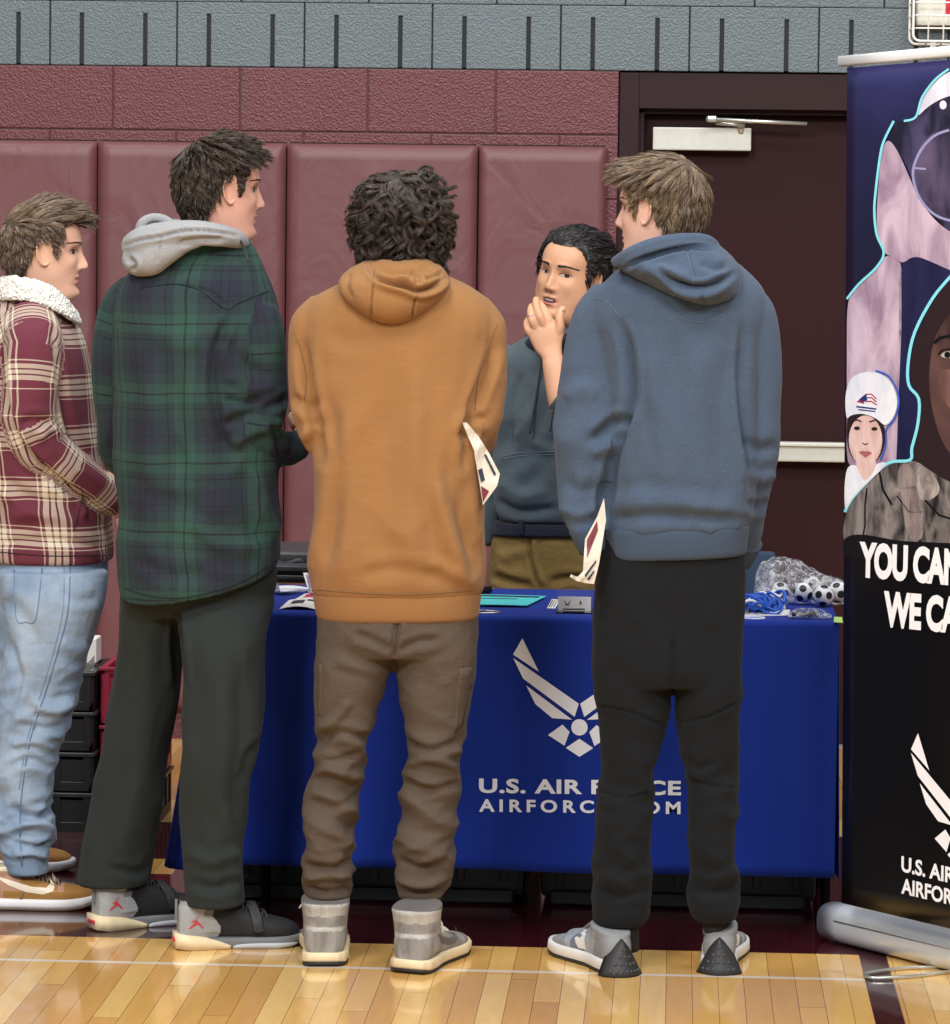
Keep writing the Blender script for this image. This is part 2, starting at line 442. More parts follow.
mk('door_leaf', box(((lx0+1.18)/2, fy+.10, lz/2+.004), (1.18-lx0, .045, lz-.008), None, .002), MT['door'], dr, False)
dyF = fy+.077
MT['alu'] = simple('brushed_aluminium', (205, 205, 200), .32, .85, var=.04); MT['closer'] = simple('closer_cover', (198, 199, 190), .4, .15, var=.1, vs=60)
a = P(653, 127, dyF-.05); b = P(751, 151, dyF-.05)
cl = mk('door_closer', box(((a.x+b.x)/2, dyF-.03, (a.z+b.z)/2), (b.x-a.x, .06, a.z-b.z), None, .004), MT['closer'], dr, False)
arm = join(wire([P(706, 119, dyF-.1), P(807, 124, dyF-.10)], .0065, 8), wire([P(740, 122, dyF-.06), P(741, 133, dyF-.05)], .013, 10), wire([P(716, 123, dyF-.085), P(745, 125, dyF-.085)], .006, 8), box(P(712, 119, dyF-.1), (.03, .02, .02), None, .004))
ao = mk('closer_arm', arm, MT['alu'], dr)
a = P(700, 444, dyF-.05); b = P(905, 463, dyF-.05)
pb = mk('panic_bar', join(box(((jx+.05+1.1)/2, dyF-.045, P(815, 452, dyF-.05).z), (1.1-jx-.05, .05, .062), None, .006), box(((jx+.05+1.1)/2, dyF-.075, P(815, 444.5, dyF-.05).z), (1.1-jx-.05, .012, .01), None, .002)), MT['closer'], dr, False)
# wall pads ---------------------------------------------------------
t = NT('vinyl_pad'); t.r(.48, 0, .5); o_ = t.obj(); c = lin((101, 59, 63))
t.setc(t.mix(t.noise(o_, 3, 3), tuple(x*.94 for x in c), tuple(x*1.06 for x in c)))
b1 = t.bump(t.noise(o_, 500, 2), .15, .001)
t.bump(t.noise(t.mapv(o_, (1.6, 1, 1), (0, .7, 0)), 3.2, 3, .5, 1.2), .25, .03, b1); MT['pad'] = t.m
PY = FACE-.055
ptop = 1.909
xs = [P(v, 200, PY).x for v in (-94, 96, 285.5, 477.5, 606.5)]
def pad(x0, x1, lab):
    w = x1-x0-.006; z0 = .10; h = ptop-z0; nx, nz = 26, 70; V = []; Fc = []
    th = PY; bk = FACE-.004
    for j in range(nz+1):
        for i in range(nx+1):
            u = i/nx; v = j/nz; x = x0+.003+w*u; z = z0+h*v
            ed = min(u*w, (1-u)*w, v*h, (1-v)*h); r = .016
            y = th + (r-sqrt(max(0, r*r-(r-min(ed, r))**2))) if ed < r else th
            y += .0022*noise.noise(Vector((x*4, z*4, 3)))*(1 if ed > .02 else 0)
            V.append((x, y, z))
    for j in range(nz):
        for i in range(nx): k = j*(nx+1)+i; Fc.append((k, k+1, k+nx+2, k+nx+1))
    n0 = len(V); loop = [i for i in range(nx+1)]+[j*(nx+1)+nx for j in range(1, nz+1)]+[nz*(nx+1)+i for i in range(nx-1, -1, -1)]+[j*(nx+1) for j in range(nz-1, 0, -1)]
    for k in loop: V.append((V[k][0], bk, V[k][2]))
    m = len(loop)
    for i in range(m): Fc.append((loop[(i+1) % m], loop[i], n0+i, n0+(i+1) % m))
    Fc.append(tuple(n0+i for i in range(m)))
    tp = thing('wall_pad', lab, 'wall pad', (x0, bk, z0), 'maroon gym wall pads')
    mk('padding', (V, Fc), MT['pad'], tp)
    mk('nailing_board', box(((x0+x1)/2, FACE-.0025, ptop-.03), (w-.01, .004, .07)), MT['frame'], tp, False)
labs = ['maroon vinyl wall pad at far left, behind the head in the sherpa collar', 'maroon vinyl wall pad behind the head of the person in green plaid', 'maroon vinyl wall pad behind the curly-haired person in the tan hoodie', 'maroon vinyl wall pad beside the door frame, the narrowest of the row']
for i in range(4): pad(xs[i], xs[i+1], labs[i])
# exit sign in its wire guard ----------------------------------------
gy = FACE-.13
MT['wwire'] = simple('white_coated_wire', (232, 232, 226), .35, var=0); MT['signw'] = simple('sign_housing', (222, 220, 208), .45, var=.05); MT['red'] = simple('red_letter', (205, 20, 40), .4, var=0)
g0 = P(913, 41, gy); x0, z0 = g0.x, g0.z; gw = .42; gh = .28
wg = thing('wire_guard', 'white wire cage over the wall sign at the top right corner', 'guard', (x0, FACE, z0))
def rrect(x0, z0, x1, z1, r, y):
    pts = []
    for cx, cz, a in ((x1-r, z0+r, -pi/2), (x1-r, z1-r, 0), (x0+r, z1-r, pi/2), (x0+r, z0+r, pi)):
        for i in range(6): pts.append(Vector((cx+r*cos(a+i*pi/10), y, cz+r*sin(a+i*pi/10))))
    return pts
mk('guard_frame', join(wire(rrect(x0, z0, x0+gw, z0+gh, .022, gy), .0042, 8, True), wire(rrect(x0-.004, z0-.004, x0+gw+.004, z0+gh+.004, .022, FACE-.006), .0042, 8, True)), MT['wwire'], wg)
for i in range(1, 9):
    x = x0+gw*i/9; mk('guard_wire', wire([(x, FACE-.005, z0-.003), (x, gy+.02, z0-.002), (x, gy-.002, z0+.012), (x, gy-.003, z0+gh-.012), (x, gy+.02, z0+gh), (x, FACE-.005, z0+gh)], .0026, 6), MT['wwire'], wg)
for i in range(1, 7):
    z = z0+gh*i/7; mk('guard_wire', wire([(x0-.003, FACE-.005, z), (x0, gy+.02, z), (x0+.012, gy-.004, z), (x0+gw-.012, gy-.004, z), (x0+gw, gy+.02, z), (x0+gw, FACE-.005, z)], .0026, 6), MT['wwire'], wg)
c_ = P(933, 44, FACE-.01); mk('mounting_tab', join(box((c_.x, FACE-.006, c_.z-.004), (.018, .006, .026), None, .002), wire([(c_.x, FACE-.012, c_.z-.006), (c_.x, FACE-.006, c_.z-.006)], .004, 8)), MT['wwire'], wg)
s0 = P(917, 25, gy+.05)
sg = thing('exit_sign', 'cream box sign with red EXIT letters inside the white wire cage', 'sign', (s0.x, FACE, s0.z))
mk('housing', box((s0.x+.155, FACE-.04, s0.z+.1), (.31, .07, .2), None, .006), MT['signw'], sg, False)
e0 = P(945.5, 14, FACE-.08); mk('lettering', text_quad('EXIT', (e0.x, FACE-.0765, e0.z+.15), (e0.x+.2, FACE-.0765, e0.z+.15), (e0.x, FACE-.0765, e0.z), .03), MT['red'], sg, False)

# ================================================================ TABLE
TY = 8.79; TB = 9.45; TZ = .733
MT['blue'] = fabric('blue_table_cloth', (13, 42, 132), .85, .05, .05, .2, .15)
tl_ = -1.13; tr_ = .397
def cloth_mesh():
    V = []; Fc = []
    # one continuous sheet: back drop, top, front drop (profile) x width, plus side drops
    prof = []   # (y,z,drop 0..1,which)
    hemz = .121
    for k in range(13): prof.append((TB+.004, hemz+(TZ-.012-hemz)*k/12, 1-k/12, -1))
    for k in range(4): a = pi/2*k/3; prof.append((TB-.008+.012*cos(a), TZ-.012+.012*sin(a), 0, 0))
    for k in range(1, 14): prof.append((TB-.008-(TB-TY-.02)*k/14, TZ, 0, 0))
    for k in range(4): a = pi/2*k/3; prof.append((TY+.012-.012*sin(a), TZ-.012+.012*cos(a), 0, 0))
    for k in range(1, 25): prof.append((TY, TZ-.012-(TZ-.012-hemz)*k/24, k/24, 1))
    nx = 90
    for (y, z, d, w) in prof:
        for i in range(nx+1):
            u = i/nx; x = tl_+(tr_-tl_)*u; yy = y
            if w == 1: yy = y-d*(.010*sin(u*9+1)*u*0+.012*exp(-((u-.0)/.09)**2)*0)-.004*d*noise.noise(Vector((x*5, z*2, 1)))*(1 if (u < .28 or u > .62) else .15)
            zz = z-(.006*noise.noise(Vector((x*3, 4, 2)))*d if w == 1 else 0)
            V.append((x, yy, zz))
    for j in range(len(prof)-1):
        for i in range(nx): k = j*(nx+1)+i; Fc.append((k, k+1, k+nx+2, k+nx+1))
    # side drops with the loose corner fold flaring out
    for s, xe in ((-1, tl_), (1, tr_)):
        n0 = len(V); ny = 36; nz = 24
        for k in range(nz+1):
            d = k/nz
            for j in range(ny+1):
                v = j/ny; y = TY+(TB-TY)*v
                fl = (.055*d**1.3)*(exp(-((v-.05)/.22)**2)+.7*exp(-((v-.95)/.2)**2)) + .02*d + .014*d*sin(v*22)
                if s > 0: fl *= .15
                V.append((xe+s*fl if v > 0 or 1 else xe, y+(-.001 if v == 0 else 0), TZ-.006-(TZ-.006-.121+.012)*d))
        for k in range(nz):
            for j in range(ny): q = n0+k*(ny+1)+j; Fc.append((q, q+1, q+ny+2, q+ny+1))
    # bridge front corner (left)
    n0 = len(V); nz = 24
    for k in range(nz+1):
        d = k/nz; fl = .055*d**1.3*exp(-(.05/.22)**2)+.02*d
        z = TZ-.006-(TZ-.006-.109)*d
        for q in range(5):
            u = q/4; V.append((tl_+.02*(1-u)-fl*u, TY-.002+.02*sin(u*pi)*d*-1, z))
    for k in range(nz):
        for q in range(4): a = n0+k*5+q; Fc.append((a, a+1, a+6, a+5))
    return V, Fc
tcl = mk('tablecloth', cloth_mesh(), MT['blue']); tcl.modifiers.new('thick', 'SOLIDIFY').thickness = .0015
tag(tcl, 'royal blue fitted cloth with white winged star emblem draped over the table', 'tablecloth')
MT['print'] = simple('white_print', (226, 228, 236), .6, var=.03, bump=.05)
FO = Vector((0, TY, 0)); FN = Vector((0, -1, 0))
LOGO = [[(172, 91), (150, 130), (211, 170)], [(150, 138), (174, 187), (296, 276), (306, 245)], [(181, 203), (203, 247), (243, 280), (290, 283)],
        [(267, 295), (233, 320), (272, 345), (284, 312)], ]
LC = 307.5
def logo_polys():
    out = [list(p) for p in LOGO]
    out += [[(2*LC-x, y) for x, y in p][::-1] for p in LOGO]
    out.append([(307.5, 328), (275, 350), (307.5, 371), (340, 350)])
    out.append([(307.5+19.5*cos(a*pi/12), 301+19.5*sin(a*pi/12)) for a in range(24)])
    return out
vf = []
for p in logo_polys():
    q = [(450+x/2.375, 600+(y+(x-230)*.012)/2.375) for x, y in p]; vf.append(on_plane(q, FO, FN, .0035, k=0))
def solid(vf, nrm, th=.0006): return vf
mk('winged_star_emblem', join(*vf), MT['print'], tcl, False)
mk('printed_text', text_quad('U.S. AIR FORCE', P(479, 778.3, TY-.0035), P(681, 780.8, TY-.0035), P(479, 793, TY-.0035), .035, 1.08), MT['print'], tcl, False)
mk('printed_text', text_quad('AIRFORCE.COM', P(479, 799, TY-.0035), P(680.5, 801.5, TY-.0035), P(479, 811.8, TY-.0035), .03, 1.45), MT['print'], tcl, False)
# folding table beneath
MT['tblack'] = simple('black_metal', (26, 26, 28), .4, .3); MT['ttop'] = simple('table_top_plastic', (120, 118, 112), .5)
ft = thing('folding_table', 'folding table under the blue cloth, its black legs showing below the hem', 'table', ((tl_+tr_)/2, (TY+TB)/2, 0))
mk('tabletop', box(((tl_+tr_)/2, (TY+TB)/2, TZ-.028), (tr_-tl_-.02, TB-TY-.02, .045), None, .008), MT['ttop'], ft)
for x in (G(266, 905).x, tr_-.016):
    for y in (TY+.12, TB-.12): mk('leg', wire([(x, y, 0), (x, y, TZ-.05)], .0125, 10), MT['tblack'], ft)
# cases under the table
MT['case'] = simple('black_case_plastic', (20, 21, 23), .45, var=.1, bump=.2, bs=90); MT['case2'] = simple('black_case_trim', (52, 53, 56), .35, .3)
def case(x0, x1, y0, y1, z1, lab, nm='storage_case'):
    c = thing(nm, lab, 'case', ((x0+x1)/2, (y0+y1)/2, 0))
    w = x1-x0; d = y1-y0
    mk('body', join(box(((x0+x1)/2, (y0+y1)/2, z1*.5), (w, d, z1*.92), None, .02), *[box((x0+w*(k+.5)/7, y0-.004, z1*.40), (.02, .012, z1*.55), None, .004) for k in range(7)]), MT['case'], c, False)
    mk('lid', box(((x0+x1)/2, (y0+y1)/2, z1*.93), (w+.02, d+.02, z1*.14), None, .015), MT['case'], c, False)
    mk('base_rail', box(((x0+x1)/2, y0-.008, .022), (w*.92, .02, .032), None, .005), MT['case2'], c, False)
    for s in (.25, .75): mk('latch', box((x0+w*s, y0-.014, z1*.82), (.05, .014, .06), None, .004), MT['case2'], c, False)
case(-1.09, -.350, 9.0, 9.30, .45, 'black storage case under the left half of the draped table')
case(-.312, .362, 9.0, 9.30, .42, 'black storage case under the right half of the draped table')

# ---- things on the table top
MT['paperw'] = simple('white_paper', (228, 226, 222), .6, var=.03); MT['teal'] = simple('turquoise_paper', (82, 200, 206), .5, var=.05); MT['ink'] = simple('dark_ink', (24, 30, 52), .6, var=0)
MT['marp'] = simple('maroon_ink', (106, 24, 44), .55, var=0); MT['wplast'] = simple('white_plastic', (232, 234, 238), .35, var=0); MT['acr'] = None
t = NT('clear_acrylic'); t.b.inputs['Transmission Weight'].default_value = 1; t.r(.04); t.setc((.95, .98, 1)); t.b.inputs['IOR'].default_value = 1.3; MT['acr'] = t.m
def T(x, y, z=TZ): return G(x, y, z)
# toy jets
def jet(px, py, yaw, lab, s=.8):
    c = T(px, py, TZ+.002); j = thing('toy_jet', lab, 'toy', c, 'white toy jets on the table')
    R = Matrix.Translation(c) @ Matrix.Rotation(yaw, 4, 'Z')
    def pl(pts, z0, z1): 
        n = len(pts); V = [R @ Vector((a*s, b*s, z0*s)) for a, b in pts]+[R @ Vector((a*s, b*s, z1*s)) for a, b in pts]
        return V, [tuple(range(n))[::-1], tuple(range(n, 2*n))]+[(i, (i+1) % n, n+(i+1) % n, n+i) for i in range(n)]
    fus = tube([(R @ Vector((x*s, 0, .014*s)), R.to_3x3() @ Vector((0, r*s, 0)), R.to_3x3() @ Vector((0, 0, r*s*1.1)), 2) for x, r in ((-.06, .006), (-.04, .011), (0, .012), (.03, .010), (.055, .006), (.072, .001))], 14, 3)
    mk('fuselage', fus, MT['wplast'], j)
    mk('wing', pl([(-.035, -.042), (-.02, -.042), (.025, -.01), (.025, .01), (-.02, .042), (-.035, .042), (-.03, 0)], .011, .014), MT['wplast'], j, False)
    for sgn in (-1, 1):
        a = [(-.06, .002), (-.030, .002), (-.058, .048), (-.072, .048)]
        V = []
        for q in (0, .003):
            for x, z in a: V.append(R @ Vector((x*s, sgn*(.008+q+z*.5)*s, (.016+z)*s)))
        mk('tail_fin', (V, [(0, 1, 2, 3), (7, 6, 5, 4), (0, 4, 5, 1), (1, 5, 6, 2), (2, 6, 7, 3), (3, 7, 4, 0)]), MT['wplast'], j, False)
jet(289, 594, .3, 'white plastic toy jet on the cloth beside the green plaid shirt')
jet(327, 594, .25, 'white plastic toy jet half hidden behind the tan hoodie')
def sheet(name, lab, cat, pts, mats, group=None, lift=.0, curl=0.0, bands=()):
    """thin stack of paper: pts = 4 corners (3D), bands = printed bars (u0,v0,u1,v1,mat)"""
    pts = [Vector(p) for p in pts]; n = 10; V = []; Fc = []
    nr = (pts[1]-pts[0]).cross(pts[3]-pts[0]).normalized()
    if nr.z < 0: nr = -nr
    def at(u, v, h=0): 
        q = pts[0]*(1-u)*(1-v)+pts[1]*u*(1-v)+pts[2]*u*v+pts[3]*(1-u)*v
        return q+nr*(h+lift+curl*(sin(u*pi))*(1-v*.4))
    root = thing(name, lab, cat, pts[0], group)
    for h in (0, .0016):
        for j in range(n+1):
            for i in range(n+1): V.append(at(i/n, j/n, h))
    N = (n+1)**2
    for j in range(n):
        for i in range(n): k = j*(n+1)+i; Fc.append((k, k+n+1, k+n+2, k+1)); Fc.append((N+k, N+k+1, N+k+n+2, N+k+n+1))
    lp = [i for i in range(n)]+[j*(n+1)+n for j in range(n)]+[n*(n+1)+i for i in range(n, 0, -1)]+[j*(n+1) for j in range(n, 0, -1)]
    for i in range(len(lp)): a, b = lp[i], lp[(i+1) % len(lp)]; Fc.append((a, b, N+b, N+a))
    mk('page', (V, Fc), mats, root, False)
    for u0, v0, u1, v1, m in bands:
        Vb = []; Fb = []; k = 6
        for j in range(2):
            for i in range(k+1): Vb.append(at(u0+(u1-u0)*i/k, v0+(v1-v0)*j, .0024))
        for i in range(k): Fb.append((i, i+1, k+2+i, k+1+i))
        mk('printed_bar', (Vb, Fb), m, root, False)
    return root
MT['redp'] = simple('red_ink', (190, 40, 66), .5, var=0)
sheet('brochure', 'curled white brochure with dark headline at the table front edge, left of the tan hoodie', 'brochure', [T(279, 610), T(318, 611), T(322, 601), T(289, 601)], MT['paperw'], 'brochures on the table', .001, .008, [(.2, .35, .55, .75, MT['ink']), (.6, .7, .95, .85, MT['ink'])])
sheet('brochure', 'red and white brochure lying behind the curled white one on the table', 'brochure', [T(292, 602), T(320, 602), T(323, 594), T(304, 595)], MT['paperw'], 'brochures on the table', .001, .006, [(.3, .2, .9, .8, MT['redp']), (.5, .5, .8, .7, MT['ink'])])
sheet('leaflet_stack', 'turquoise leaflets lying on the cloth in front of the khaki trousers', 'leaflet', [T(470, 607.5), T(527, 608.5), T(546, 599), T(470, 597)], MT['teal'], None, .006, .001, [(.03, .78, .95, .9, MT['ink']), (.05, .55, .7, .6, MT['ink'])])
sheet('info_card', 'small white striped card lying left of the standing sign', 'card', [T(547, 609), T(555, 609.5), T(560, 600.5), T(552, 600)], MT['paperw'], None, .001, 0, [(.1, .1, .25, .9, MT['marp']), (.4, .1, .5, .9, MT['ink']), (.7, .1, .8, .9, MT['ink'])])
c = T(481, 613); ell = [(c.x+.045*cos(a*pi/16), c.y+.028*sin(a*pi/16)) for a in range(32)]
dd = thing('round_badge', 'dark round badge with a silver rim at the table front edge beside the tan hoodie', 'badge', c)
mk('face', ([Vector((x, y, TZ+.004)) for x, y in ell], [tuple(range(32))]), MT['ink'], dd, False); mk('rim', wire([Vector((x, y, TZ+.003)) for x, y in ell], .0022, 6, True), MT['alu'], dd)
pn = thing('pen', 'black pen with a silver tip by the tan hoodie hem on the table', 'pen', T(482, 590))
pc = T(470, 592, TZ+.012); pe = T(496, 588.5, TZ+.012)
mk('barrel', wire([pc, pc.lerp(pe, .75)], .009, 10), MT['tblack'], pn); mk('tip', wire([pc.lerp(pe, .75), pe], .004, 8, False, lambda u: 1-.8*u), MT['alu'], pn)
# standing acrylic sign
sh = thing('sign_holder', 'clear acrylic holder with a white emblem card standing on the cloth', 'sign', T(575, 612))
a = T(557.5, 613.5); b = T(592, 614.5); sy = a.y+.03; hgt = .052*1.0
z1_ = TZ+.053
def SQ(px, py): 
    q = P(px, py, sy); return q
mk('acrylic_panel', join(box(((SQ(556, 600).x+SQ(593, 600).x)/2, sy+.003, TZ+.03), (SQ(593, 600).x-SQ(556, 600).x, .003, .056), None, 0), box(((a.x+b.x)/2, sy-.02, TZ+.003), (b.x-a.x+.008, .05, .003), None, 0)), MT['acr'], sh, False)
mk('card', box(((SQ(558, 600).x+SQ(591, 600).x)/2, sy, (SQ(570, 596.5).z+SQ(570, 613).z)/2), (SQ(591, 600).x-SQ(558, 600).x, .001, SQ(570, 596.5).z-SQ(570, 613).z), None, 0), MT['paperw'], sh, False)
fo, fn = Vector((0, sy, 0)), Vector((0, -1, 0))
mk('card_print', join(on_plane([(564, 599.5), (567.4, 604.3), (570.8, 599.7), (568.6, 605.2), (566.2, 605.2)], fo, fn, .0015), on_plane([(580.6, 599.4), (579.2, 605), (580.6, 603.6), (582, 605.1)], fo, fn, .0015),
   on_plane([(563, 608.3), (585, 608.6), (585, 609.6), (563, 609.3)], fo, fn, .0015), on_plane([(567, 610.6), (582, 610.8), (582, 611.4), (567, 611.2)], fo, fn, .0015)), MT['ink'], sh, False)
# right end: lanyards, papers, bags of balls
MT['lany'] = simple('blue_ribbon', (34, 88, 190), .6, var=.1)
ly = thing('lanyard_pile', 'tangle of blue lanyards with white lettering beside the bag of balls', 'lanyards', T(764, 610), kind='stuff')
rng = random.Random(4); vf = []; vw = []
for k in range(30):
    c = T(752+rng.random()*26, 611-rng.random()*7, TZ+.010); a0 = rng.random()*6; pts = []
    rx, ry = .025+rng.random()*.03, .015+rng.random()*.02
    for i in range(20):
        a = 2*pi*i/20; pts.append(Vector((c.x+rx*cos(a)*cos(a0)-ry*sin(a)*sin(a0), c.y+(rx*cos(a)*sin(a0)+ry*sin(a)*cos(a0))*.8, TZ+.010+.026*(k/30)+.012*sin(a*2+k))))
    (vw if k % 4 == 3 else vf).append(wire(pts, .0034, 6, True))
mk('ribbon', join(*vf), MT['lany'], ly); mk('ribbon', join(*vw), MT['paperw'], ly)
sheet('paper_stack', 'loose white papers in front of the blue lanyards', 'papers', [T(741, 617), T(789, 616.5), T(790, 611), T(748, 610.5)], MT['paperw'], None, .002, .0, [])
c = T(752, 619); ell = [(c.x+.03*cos(a*pi/16), c.y+.02*sin(a*pi/16)) for a in range(32)]
dd = thing('round_badge', 'round white badge lying on the cloth beside the black trousers', 'badge', c)
mk('face', ([Vector((x, y, TZ+.004)) for x, y in ell], [tuple(range(32))]), MT['lany'], dd, False); mk('rim', wire([Vector((x, y, TZ+.003)) for x, y in ell], .0022, 6, True), MT['wplast'], dd)
MT['note'] = simple('yellow_green_note', (176, 214, 120), .6, var=0)
sheet('sticky_note', 'small yellow-green note at the right front corner of the table', 'note', [T(834, 623), T(843, 623.4), T(842, 618), T(834, 617.8)], MT['note'], None, .001, 0, [])
# balls
t = NT('soccer_print'); t.r(.4); o_ = t.obj(); dots = None
ico = [(0, 1, 1.618), (0, -1, 1.618), (0, 1, -1.618), (0, -1, -1.618), (1, 1.618, 0), (-1, 1.618, 0), (1, -1.618, 0), (-1, -1.618, 0), (1.618, 0, 1), (-1.618, 0, 1), (1.618, 0, -1), (-1.618, 0, -1)]
nv = t.node('ShaderNodeVectorMath', operation='NORMALIZE'); t.link(o_, nv.inputs[0]); mx = None
for d in ico:
    v = Vector(d).normalized(); dp = t.node('ShaderNodeVectorMath', operation='DOT_PRODUCT'); t.link(nv.outputs[0], dp.inputs[0]); dp.inputs[1].default_value = v
    mx = dp.outputs['Value'] if mx is None else t.math('MAXIMUM', mx, dp.outputs['Value'])
t.setc(t.mix(t.math('GREATER_THAN', mx, .935), lin((230, 231, 236)), lin((22, 24, 34)))); MT['ball'] = t.m
def uvs(r, n=24, m=14):
    V = [(r*sin(pi*j/m)*cos(2*pi*i/n), r*sin(pi*j/m)*sin(2*pi*i/n), r*cos(pi*j/m)) for j in range(m+1) for i in range(n)]
    return V, [(j*n+i, j*n+(i+1) % n, (j+1)*n+(i+1) % n, (j+1)*n+i) for j in range(m) for i in range(n)]
ballme = None
for i, (bx, by, dz, lab) in enumerate([(780, 603, 0, 'small toy soccer ball at the left end of the clear bag'), (803, 604, .004, 'small toy soccer ball in the middle front of the clear bag'), (823, 606, 0, 'small toy soccer ball next to the banner end of the clear bag'), (838, 605, .006, 'small toy soccer ball half hidden behind the banner edge'), (812, 598, .002, 'small toy soccer ball behind the others in the clear bag')]):
    c = T(bx, by, TZ+.004); c.z = TZ+.030+dz
    if ballme is None:
        v, f = uvs(.0265); ballme = bpy.data.meshes.new('toy_ball'); ballme.from_pydata(v, [], f); ballme.materials.append(MT['ball']); ballme.polygons.foreach_set('use_smooth', [True]*len(f))
    o = bpy.data.objects.new('toy_ball', ballme); COL.objects.link(o); o.location = c; o.rotation_euler = (i*1.3, i*.7, i*2.1); tag(o, lab, 'ball', 'toy soccer balls in the plastic bag')
t = NT('clear_film'); t.r(.08, 0, .8); t.setc((.95, .97, 1)); t.b.inputs['Alpha'].default_value = .16; o_ = t.obj()
t.bump(t.noise(o_, 60, 4, .6, 1.0), 1.0, .01); al = t.ramp(t.noise(o_, 45, 4, .65, 1.5), [(.45, (.08,)*3), (.62, (.6,)*3), (.75, (.15,)*3)]); t.link(al, t.b.inputs['Alpha']); MT['film'] = t.m
def crumple(cs, seed, amp, n=40, sub=8):
    v, f = tube(cs, n, sub); out = []
    for p in v:
        q = Vector(p)*34+Vector((seed, 0, 0)); out.append(Vector(p)+Vector((noise.noise(q), noise.noise(q+Vector((9, 0, 0))), noise.noise(q+Vector((0, 9, 0)))))*amp)
    return out, f
bc = T(800, 604, TZ)
def br(px, zc, hw, hh): q = P(px, 600, bc.y); return (Vector((q.x, bc.y+.01, TZ+zc)), Vector((0, hw, 0)), Vector((0, 0, hh)), 2.2)
pb_ = mk('plastic_bag', crumple([br(755, .05, .02, .03), br(762, .055, .045, .05), br(775, .058, .06, .057), br(790, .056, .062, .055), br(805, .05, .062, .048), br(822, .04, .06, .038), br(840, .032, .055, .031), br(852, .03, .02, .02)], 1, .008), MT['film'])
tag(pb_, 'crumpled clear plastic bag of small soccer balls on the table right end', 'bag')
MT['bead'] = simple('black_bead', (16, 16, 18), .25, var=0)
sp = thing('bead_packet', 'clear packet of black beads lying before the bag of balls', 'packet', T(808, 616))
rng = random.Random(9); vf = []
for k in range(34):
    q = T(791+rng.random()*26, 613+rng.random()*2.5, TZ+.008+rng.random()*.006); v, f = uvs(.0048, 8, 6); vf.append(([Vector(p)+q for p in v], f))
pk = mk('beads', join(*vf), MT['bead'], sp); pk['kind'] = 'stuff'
a = T(789, 619.5); b = T(831, 620.5); 
mk('pouch', crumple([(Vector((a.x-.002, a.y+.02, TZ+.008)), Vector((0, .03, 0)), Vector((0, 0, .006)), 2), (Vector((a.x+.03, a.y+.02, TZ+.012)), Vector((0, .035, 0)), Vector((0, 0, .012)), 2), (Vector((b.x-.03, a.y+.02, TZ+.012)), Vector((0, .035, 0)), Vector((0, 0, .012)), 2), (Vector((b.x, a.y+.02, TZ+.008)), Vector((0, .03, 0)), Vector((0, 0, .006)), 2)], 5, .004), MT['film'], sp)
# chair behind the right end
MT['chairb'] = fabric('blue_grey_upholstery', (46, 62, 84), .85)
ch = thing('folding_chair', 'blue-grey padded folding chair behind the right end of the table', 'chair', (.12, 10.3, 0))
cx = P(752, 560, 10.4).x-.14; 
mk('backrest', box((cx, 10.52, .645), (.42, .035, .20), Matrix.Rotation(-.15, 3, 'X'), .015), MT['chairb'], ch)
mk('seat', box((cx, 10.3, .45), (.42, .42, .05), None, .02), MT['chairb'], ch)
for s in (-.2, .2):
    mk('leg', wire([(cx+s, 10.10, 0), (cx+s, 10.38, .45), (cx+s, 10.54, .72)], .011, 8), MT['alu'], ch)
    mk('leg', wire([(cx+s, 10.56, 0), (cx+s, 10.16, .44)], .011, 8), MT['alu'], ch)
mk('crossbar', wire([(cx-.2, 10.16, .1), (cx+.2, 10.16, .1)], .008, 8), MT['alu'], ch)
# black open case + bag seen behind the left end of the table
MT['greycase'] = simple('charcoal_plastic', (50, 53, 56), .4, var=.1)
cy_ = 9.9
a = P(240, 583, cy_); b = P(330, 557, cy_)
lc = thing('equipment_case', 'charcoal equipment case on a stand behind the left end of the table', 'case', ((a.x+b.x)/2, cy_, 0))
bz = P(290, 584, cy_).z; tz = P(290, 563, cy_).z
mk('body', box(((a.x+b.x)/2, cy_+.16, (bz+tz)/2), (b.x-a.x+.1, .32, tz-bz), None, .012), MT['greycase'], lc, False)
mk('lid_rim', box(((a.x+b.x)/2, cy_+.15, tz-.012), (b.x-a.x+.13, .36, .016), None, .004), MT['case2'], lc, False)
mk('lid', box(((a.x+b.x)/2, cy_+.16, tz+.016), (b.x-a.x+.1, .3, .03), None, .01), MT['greycase'], lc, False)
mk('base_rim', box(((a.x+b.x)/2, cy_+.155, bz+.02), (b.x-a.x+.12, .34, .012), None, .004), MT['case2'], lc, False)
for x in (a.x, b.x):
    for y in (cy_+.03, cy_+.29): mk('leg', wire([(x, y, 0), (x, y, bz)], .015, 8), MT['tblack'], lc)
MT['greybag'] = fabric('grey_bag_cloth', (70, 70, 76), .85)
a0_, b0_ = P(276, 560, cy_+.05), P(318, 552, cy_+.05)
def sag(px, pt, pb): q = P(px, pt, cy_+.10); w = P(px, pb, cy_+.10); return ((q+w)/2, Vector((0, .09, 0)), Vector((0, 0, (q.z-w.z)/2)), 2.3)
bg = mk('cloth_bag', crumple([sag(270, 558, 566), sag(280, 552, 566), sag(290, 553, 566), sag(305, 550, 563), sag(322, 548, 562), sag(335, 552, 561)], 2, .008, 26, 6), MT['greybag']); tag(bg, 'dark grey crumpled cloth bag lying on the charcoal case', 'bag')

